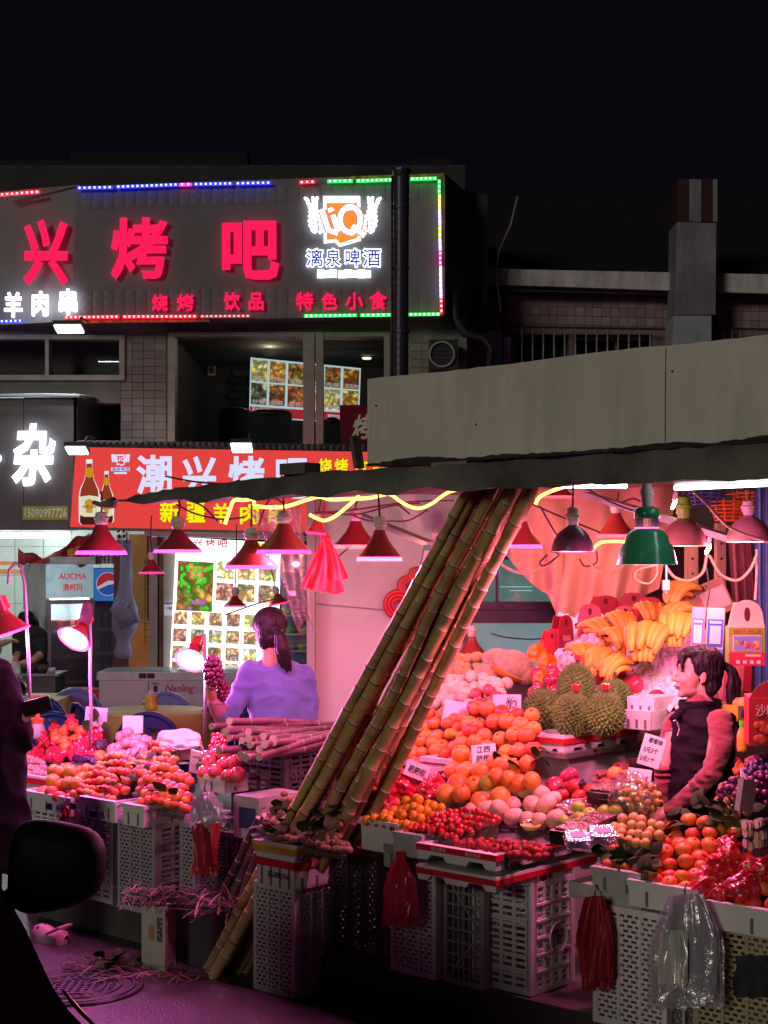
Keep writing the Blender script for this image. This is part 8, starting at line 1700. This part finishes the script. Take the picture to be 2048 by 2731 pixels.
for sx in (-.09, .09): chain(mb, [Vector((x0 + sx * .9, Y1 + .03, .95)), Vector((x0 + sx, Y1 + .02, .58)), Vector((x0 + sx, Y1 + .05, .25))], [.105, .07, .052])
mb.ball((x0, Y1 + .02, .95), (.19, .13, .1), 18, 12); wpart('trousers', solid(mb, .011, mat('dark_trousers', (.02, .02, .03), .9), 'trousers', 3), w1)
for sx in (-.09, .09): mb = MB(); mb.ball((x0 + sx, Y1 - .02, .228), (.048, .12, .036), 16, 8); wpart('shoe', mb.mesh('shoe', m_black, True), w1)
gb = grape_bunch('grape_bunch', 'bunch of dark red grapes held up in the raised hand', P(568, 1795, -.30), 70, (.045, .045, .085), .0145, m_gpurple, 210)
grape_bunch('grape_bunch', 'small tail of dark red grapes dangling beside the raised wrist', P(594, 1842, -.22), 26, (.028, .028, .05), .014, m_gpurple, 211)
# ---------------------------------------------------------------- seller in profile with the dark vest
Y2 = 6.62
Q = lambda x, y, dy=0.: W(x, y, Y2 + dy)
w2 = thing('person', 'woman with a long ponytail, dark quilted vest and red jumper standing in profile', 'person', (Q(1885, 0).x, Y2 + .02, .195)); x0 = w2.location.x
mb = MB(); Rm = Matrix.Rotation(R(2), 3, 'Y') @ Matrix.Rotation(R(3), 3, 'Z'); hc = Q(1858, 1796); head_mesh(mb, hc, .94, Rm)
for sgn, pts in ((0, [Q(1778, 2166, -.12), Q(1762, 2178, -.13)]), (1, [Q(1766, 2146, .0), Q(1760, 2168, -.05)])): cap(mb, pts[0], pts[1], .029, .026)
hand_mesh(mb, Q(1770, 2172, -.13), (-.75, .0, -.55), (-.35, -.85, .25), .92, .35); hand_mesh(mb, Q(1764, 2158, -.03), (-.2, -.25, -.95), (-.9, -.1, .1), .9, .3)
for sx in (-.02, .08): cap(mb, Vector((x0 + sx, Y2 + .02 + sx, .30)), Vector((x0 + sx - .1, Y2 + .02 + sx, .245)), .05, .04)
chain(mb, [Q(1868, 1880), Q(1872, 2000), Q(1874, 2200), Vector((x0 + .03, Y2 + .03, .32))], [.05, .06, .06, .05]); chain(mb, [Q(1870, 1920), Q(1920, 1922, -.13), Q(1898, 2062, -.17), Q(1778, 2166, -.12)], [.04, .04, .034, .029]); chain(mb, [Q(1870, 1920), Q(1800, 1925, .14), Q(1768, 2075, .06), Q(1766, 2146)], [.04, .04, .032, .028]); cap(mb, Vector((x0 - .02, Y2, .28)), Vector((x0 + .08, Y2 + .1, .32)), .04, .04)
body = solid(mb, .0048, m_skin, 'body', 3); wpart('body', body, w2)
for dx in (0,):
    mb = MB(); p = hc + Rm @ (Vector((-.078, -.034, .012)) * .94); mb.ball(p, (.009, .006, .006), 10, 8); wpart('eye', mb.mesh('eye', mat('eye_dark', (.02, .012, .01), .15), True), w2)
    mb = MB(); mb.tube([hc + Rm @ (Vector(v) * .94) for v in ((-.092, -.018, .03), (-.084, -.036, .036), (-.07, -.048, .032))], [.002, .004, .002], 6); wpart('eyebrow', mb.mesh('eyebrow', m_hair, True), w2)
    mb = MB(); mb.tube([hc + Rm @ (Vector(v) * .94) for v in ((-.108, 0, -.0645), (-.100, -.012, -.0645), (-.088, -.022, -.066))], .0022, 6); wpart('lip_line', mb.mesh('lip_line', mat('lip_dark', (.16, .04, .04), .5), True), w2)
mb = MB(); T2 = lambda *p: hc + Rm @ (Vector(p) * .94)
hair_cap(mb, T2, .94)
chain(mb, [T2(-.082, -.03, .085), T2(-.102, -.03, .04), T2(-.100, -.034, .01)], [.012, .006, .002]); chain(mb, [T2(-.08, -.045, .08), T2(-.086, -.055, .03), T2(-.07, -.06, -.0)], [.012, .006, .002])
chain(mb, [Q(1920, 1782), Q(1936, 1775), Q(1952, 1790), Q(1960, 1820), Q(1957, 1855), Q(1960, 1890), Q(1968, 1925), Q(1975, 1950)], [.016, .015, .022, .028, .030, .027, .018, .004]); chain(mb, [Q(1950, 1790, -.01), Q(1948, 1840, -.02), Q(1950, 1880, -.02), Q(1958, 1915, -.02)], [.014, .022, .02, .005])
wpart('hair', crease(solid(mb, .0045, m_hair, 'hair', 3), .004, (60, 60, 14)), w2)
mb = MB(); mb.ball(Q(1925, 1782), (.016, .02, .016), 10, 8); wpart('hair_tie', mb.mesh('hair_tie', m_black, True), w2)
m_knit = mat('red_knit', (.26, .05, .05), .9, var=.12, scale=60, bump=.5, bscale=130, stretch=(6, 6, .8), sheen=.3)
mb = MB(); chain(mb, [Q(1920, 1922, -.13), Q(1924, 1985, -.16), Q(1898, 2062, -.17)], [.056, .052, .044]); chain(mb, [Q(1900, 2060, -.17), Q(1852, 2110, -.17), Q(1790, 2160, -.14)], [.046, .040, .033]); chain(mb, [Q(1800, 1925, .14), Q(1772, 2020, .12), Q(1768, 2075, .06), Q(1766, 2140, .0)], [.048, .044, .039, .033])
for k, (x, y) in enumerate([(1885, 2072), (1868, 2088), (1852, 2104)]): mb.ball(Q(x, y - 8, -.19), (.034, .03, .016), 12, 8, rot=Matrix.Rotation(.75, 3, 'Y'))
for k in range(4): mb.ball(Q(1768, 2050 + k * 16, .05), (.045, .045, .010), 16, 6)
cap(mb, Q(1866, 1872), Q(1868, 1895), .058, .075); 
wpart('jumper', crease(solid(mb, .0055, m_knit, 'jumper', 3), .006, (12, 12, 26)), w2)
m_vest = mat('dark_vest', (.009, .005, .009), .7, spec=.15, var=.3, scale=8, bump=.4, bscale=40)
mb = MB(); torso(mb, Q, [(1868, 1886, .075, .08), (1872, 1902, .12, .125), (1874, 1930, .135, .15), (1873, 1985, .135, .145), (1872, 2040, .14, .14), (1872, 2100, .148, .145), (1873, 2160, .155, .15), (1876, 2250, .165, .16)])
mb.ball(Q(1925, 1912, -.08), (.06, .06, .03), 14, 8)
mb.lathe([(.085, -.03), (.092, .0), (.098, .03), (.088, .034), (.078, .0), (.07, -.03), (.085, -.03)], 28, Q(1868, 1884))
chain(mb, [Q(1815, 1900, -.06), Q(1800, 1912, -.08), Q(1792, 1916, -.05)], [.022, .018, .01])
wpart('vest', crease(solid(mb, .007, m_vest, 'vest', 3), .010, (7, 7, 15)), w2)
mb = MB(); mb.tube([Q(1806, 1925, -.14), Q(1812, 1945, -.15), Q(1807, 1963, -.15)], .0035, 6); mb.ball(Q(1800, 1922, -.14), (.008, .005, .005), 8, 6); wpart('zip_pull', mb.mesh('zip_pull', mat('zip_metal', (.7, .66, .66), .25, .8)), w2)
mb = MB()
for sx in (-.03, .09): chain(mb, [Vector((x0 + sx, Y2 + sx * .6, .90)), Vector((x0 + sx, Y2 + sx, .56)), Vector((x0 + sx, Y2 + .02 + sx, .25))], [.105, .07, .052])
mb.ball((x0, Y2, .9), (.16, .15, .1), 18, 12); wpart('trousers', solid(mb, .011, MATS['dark_trousers'], 'trousers', 3), w2)
for sx in (-.02, .08): mb = MB(); mb.ball((x0 + sx - .05, Y2 + .02 + sx, .228), (.12, .048, .036), 16, 8); wpart('shoe', mb.mesh('shoe', m_black, True), w2)
# ---------------------------------------------------------------- customer in a dark coat with a phone
Y3 = 7.3
K = lambda x, y, dy=0.: W(x, y, Y3 + dy)
w3 = thing('person', 'customer in a dark hooded coat holding a phone at the stall end', 'person', (K(-90, 0).x, Y3, 0)); x0 = w3.location.x
m_coat = mat('dark_coat', (.007, .005, .009), .8, spec=.1, var=.25, bump=.3, bscale=16)
mb = MB(); head_mesh(mb, K(-70, 1630), .95, Matrix.Rotation(R(200), 3, 'Z')); chain(mb, [K(-70, 1700), K(-60, 2150)], [.05, .06]); chain(mb, [K(-66, 1800), K(-10, 1830), K(42, 1950), K(62, 1918, -.02), K(76, 1902, -.02)], [.04, .04, .035, .028, .026]); hand_mesh(mb, K(76, 1902, -.02), (.6, -.1, .5), (-.35, -.9, .2), .95, .55); wpart('body', solid(mb, .006, m_skin, 'body', 3), w3)
mb = MB(); mb.ball(K(-75, 1612), (.105, .09, .09), 16, 12); wpart('hair', solid(mb, .008, m_hair, 'hair', 3), w3)
mb = MB(); torso(mb, K, [(-72, 1740, .08, .08), (-68, 1775, .19, .13), (-62, 1860, .22, .15), (-58, 1950, .225, .15), (-50, 2100, .225, .15), (-42, 2320, .25, .16)])
chain(mb, [K(-10, 1830), K(20, 1895), K(42, 1950)], [.09, .095, .085]); chain(mb, [K(42, 1950), K(56, 1935), K(64, 1918)], [.085, .055, .038]); chain(mb, [K(44, 1960), K(58, 1972), K(78, 1990)], [.08, .055, .022]); chain(mb, [K(0, 1955), K(20, 1985)], [.09, .06])
wpart('coat', crease(solid(mb, .010, m_coat, 'coat', 4), .014, (8, 8, 6)), w3)
mb = MB()
for sx in (-.1, .1): chain(mb, [Vector((x0 + sx, Y3, .85)), Vector((x0 + sx, Y3, .45)), Vector((x0 + sx, Y3 + .03, .08))], [.11, .075, .055])
wpart('trousers', solid(mb, .012, MATS['dark_trousers'], 'trousers', 3), w3)
for sx in (-.1, .1): mb = MB(); mb.ball((x0 + sx, Y3 - .05, .036), (.05, .13, .036), 16, 8); wpart('shoe', mb.mesh('shoe', m_black, True), w3)
t = thing('phone', 'dark phone held up by the customer in the hooded coat', 'phone', K(97, 1884, -.05), rot=(.15, -.25, .15)); mb = MB(); mb.prism([(.07 * sx * (1 - .12 * e), .037 * sz * (1 - .2 * (1 - e))) for sx, sz, e in ((-1, -1, 0), (-1, -1, 1), (1, -1, 1), (1, -1, 0), (1, 1, 0), (1, 1, 1), (-1, 1, 1), (-1, 1, 0))], (0, 0, 0), (1, 0, 0), (0, 0, 1), (0, .009, 0)); link('case', mb.mesh('case', mat('phone_black', (.012, .01, .012), .2)), t)
mb = MB(); mb.bb(-.06, .06, .0095, .0105, -.031, .031); link('screen', mb.mesh('screen', mat('phone_screen', (.02, .02, .03), .1)), t)
# ---------------------------------------------------------------- cook at the back counter
Y4 = 17.4
J = lambda x, y, dy=0.: W(x, y, Y4 + dy)
w4 = thing('person', 'cook in a black shirt bending over the prep counter in the tiled shop', 'person', (J(85, 0).x, Y4, 0)); x0 = w4.location.x
mb = MB(); head_mesh(mb, J(70, 1658), .95, Matrix.Rotation(R(50), 3, 'Z') @ Matrix.Rotation(R(-25), 3, 'Y'))
chain(mb, [J(74, 1690), J(84, 1800), Vector((x0, Y4, .1))], [.05, .06, .04]); chain(mb, [J(44, 1742, -.08), J(52, 1705), J(80, 1695), J(108, 1700), J(112, 1740, -.06)], [.04] * 5)
chain(mb, [J(108, 1745, -.1), J(88, 1762, -.25), J(60, 1768, -.3)], [.05, .042, .034]); hand_mesh(mb, J(60, 1768, -.3), (-.9, -.1, -.1), (0, 0, 1), 1, .3); chain(mb, [J(46, 1745, -.1), J(40, 1765, -.28)], [.045, .034]); hand_mesh(mb, J(40, 1765, -.28), (.3, -.5, -.3), (0, 0, 1), 1, .3)
wpart('body', solid(mb, .010, m_skin, 'body', 3), w4)
mb = MB(); mb.ball(J(70, 1648), (.1, .1, .095), 16, 12); chain(mb, [J(82, 1652, .02), J(96, 1662, .05), J(104, 1690, .05)], [.04, .04, .01]); wpart('hair', solid(mb, .012, m_hair, 'hair', 2), w4)
mb = MB()
for (x, y, rx, rz) in [(82, 1690, .19, .1), (82, 1720, .2, .12), (84, 1750, .19, .12), (86, 1790, .19, .13), (86, 1830, .19, .12)]: mb.ball(J(x, y), (rx, .13, rz), 18, 12)
chain(mb, [J(108, 1695), J(114, 1740, -.08)], [.085, .062]); chain(mb, [J(50, 1700), J(44, 1742, -.08)], [.08, .055]); wpart('shirt', solid(mb, .014, mat('black_shirt', (.012, .012, .016), .85), 'shirt', 3), w4)
mb = MB()
for sx in (-.1, .1): chain(mb, [Vector((x0 + sx, Y4, .8)), Vector((x0 + sx, Y4, .05))], [.1, .06])
wpart('trousers', solid(mb, .016, MATS['dark_trousers'], 'trousers', 2), w4)
w5 = thing('person', 'helper in a pale top reaching across the counter beside the cook', 'person', (J(-40, 0).x, Y4 + .1, 0)); x0 = w5.location.x
mb = MB(); head_mesh(mb, J(-12, 1628), .95, Matrix.Rotation(R(160), 3, 'Z')); chain(mb, [J(-14, 1660), J(-38, 1725), J(-38, 1800)], [.05, .06, .06]); chain(mb, [J(-35, 1725), J(0, 1718, -.2), J(22, 1710, -.25)], [.05, .042, .034]); hand_mesh(mb, J(22, 1710, -.25), (.9, 0, .2), (0, 0, 1), 1, .4); wpart('body', solid(mb, .010, m_skin, 'body', 3), w5)
mb = MB(); mb.ball(J(-10, 1618), (.1, .1, .1), 16, 12); wpart('hair', solid(mb, .012, m_hair, 'hair', 2), w5)
mb = MB()
for y in (1680, 1730, 1780, 1830): mb.ball(J(-40, y), (.2, .13, .14), 18, 12)
wpart('shirt', solid(mb, .014, mat('pale_shirt', (.35, .36, .34), .85), 'shirt', 3), w5)
mb = MB()
for sx in (-.1, .1): chain(mb, [Vector((x0 + sx, Y4 + .1, .8)), Vector((x0 + sx, Y4 + .1, .05))], [.1, .06])
wpart('trousers', solid(mb, .016, MATS['dark_trousers'], 'trousers', 2), w5)
# ================================================================ parked car at the left edge
m_car = mat('dark_car_paint', (.004, .004, .005), .6, var=.1, spec=0.); m_glint = mat('edge_glint_gold', (.22, .18, .10), .3, .8)
YC = 4.1
t = thing('parked_car', 'dark parked car with its door mirror and sloping bonnet cutting into view', 'car', (W(-120, 0, YC).x, YC, 0))
prof = [(-1500, 1945), (-480, 1945), (-330, 1985), (-150, 2130), (-55, 2215), (0, 2335), (38, 2400), (78, 2470), (112, 2545), (150, 2625), (195, 2690), (262, 2760), (330, 2840), (360, 3000), (365, 3250), (-1500, 3250)]  # unseen cabin end raised and lengthened to shade the crates
mb = MB(); base = [W(x, y, YC) for x, y in prof]
rows = []
for dy, ins in [(-.35, .03), (-.38, .005), (-.45, 0), (-.9, .0), (-1.4, .02), (-1.9, .06), (-1.95, .2)]:
    c = Vector((W(-350, 2800, YC).x, YC, .75)); rows.append([Vector((p.x + (c.x - p.x) * ins, YC + dy + .35, max(.25, p.z + (c.z - p.z) * ins))) for p in base])
mb.sheet([[r[i] for i in range(len(base))] for r in rows]); n = len(base); mb.add(rows[0], [tuple(range(n))]); mb.add(rows[-1], [tuple(range(n))])
wpart('body', mb.mesh('body', m_car, True), t)
mb = MB(); mb.tube([W(168, 2640, YC - .02), W(192, 2672, YC - .02), W(222, 2705, YC - .02), W(262, 2745, YC - .02)], [.004, .007, .007, .004], 8); wpart('edge_glint', mb.mesh('edge_glint', m_glint, True), t)  # gold highlight on the body edge, put in as a thin metallic tube
mb = MB(); YMr = 3.9
def sq(u, n_): return math.copysign(abs(u) ** n_, u)
gr = []
for i in range(17):
    ph = math.pi * i / 16; row = []
    for j in range(33):
        th = 2 * math.pi * j / 32; x = sq(math.cos(th), .62) * math.sin(ph) ** .55; z = sq(math.sin(th), .62) * math.sin(ph) ** .55; row.append(W(152 + x * 128 + z * 8, 2310 - z * (118 - 22 * x), YMr) + Vector((0, -.085 * math.cos(ph), 0)))
    gr.append(row)
mb.sheet(gr); wpart('door_mirror', mb.mesh('door_mirror', mat('mirror_housing', (.006, .007, .009), .6, var=.1, spec=.15), True), t)
mb = MB(); mb.bar(W(20, 2400, YMr + .03), W(80, 2380, YMr + .03), .06, .05); wpart('mirror_arm', mb.mesh('mirror_arm', m_car), t)
for dx in (-.9,): mb = MB(); mb.lathe([(0, 0), (.2, 0), (.31, .02), (.31, .2), (.2, .22)], 28, (t.location.x - .25, YC - .3, .31), rot=Matrix.Rotation(R(-90), 3, 'X')); wpart('wheel', mb.mesh('wheel', m_black, True), t)
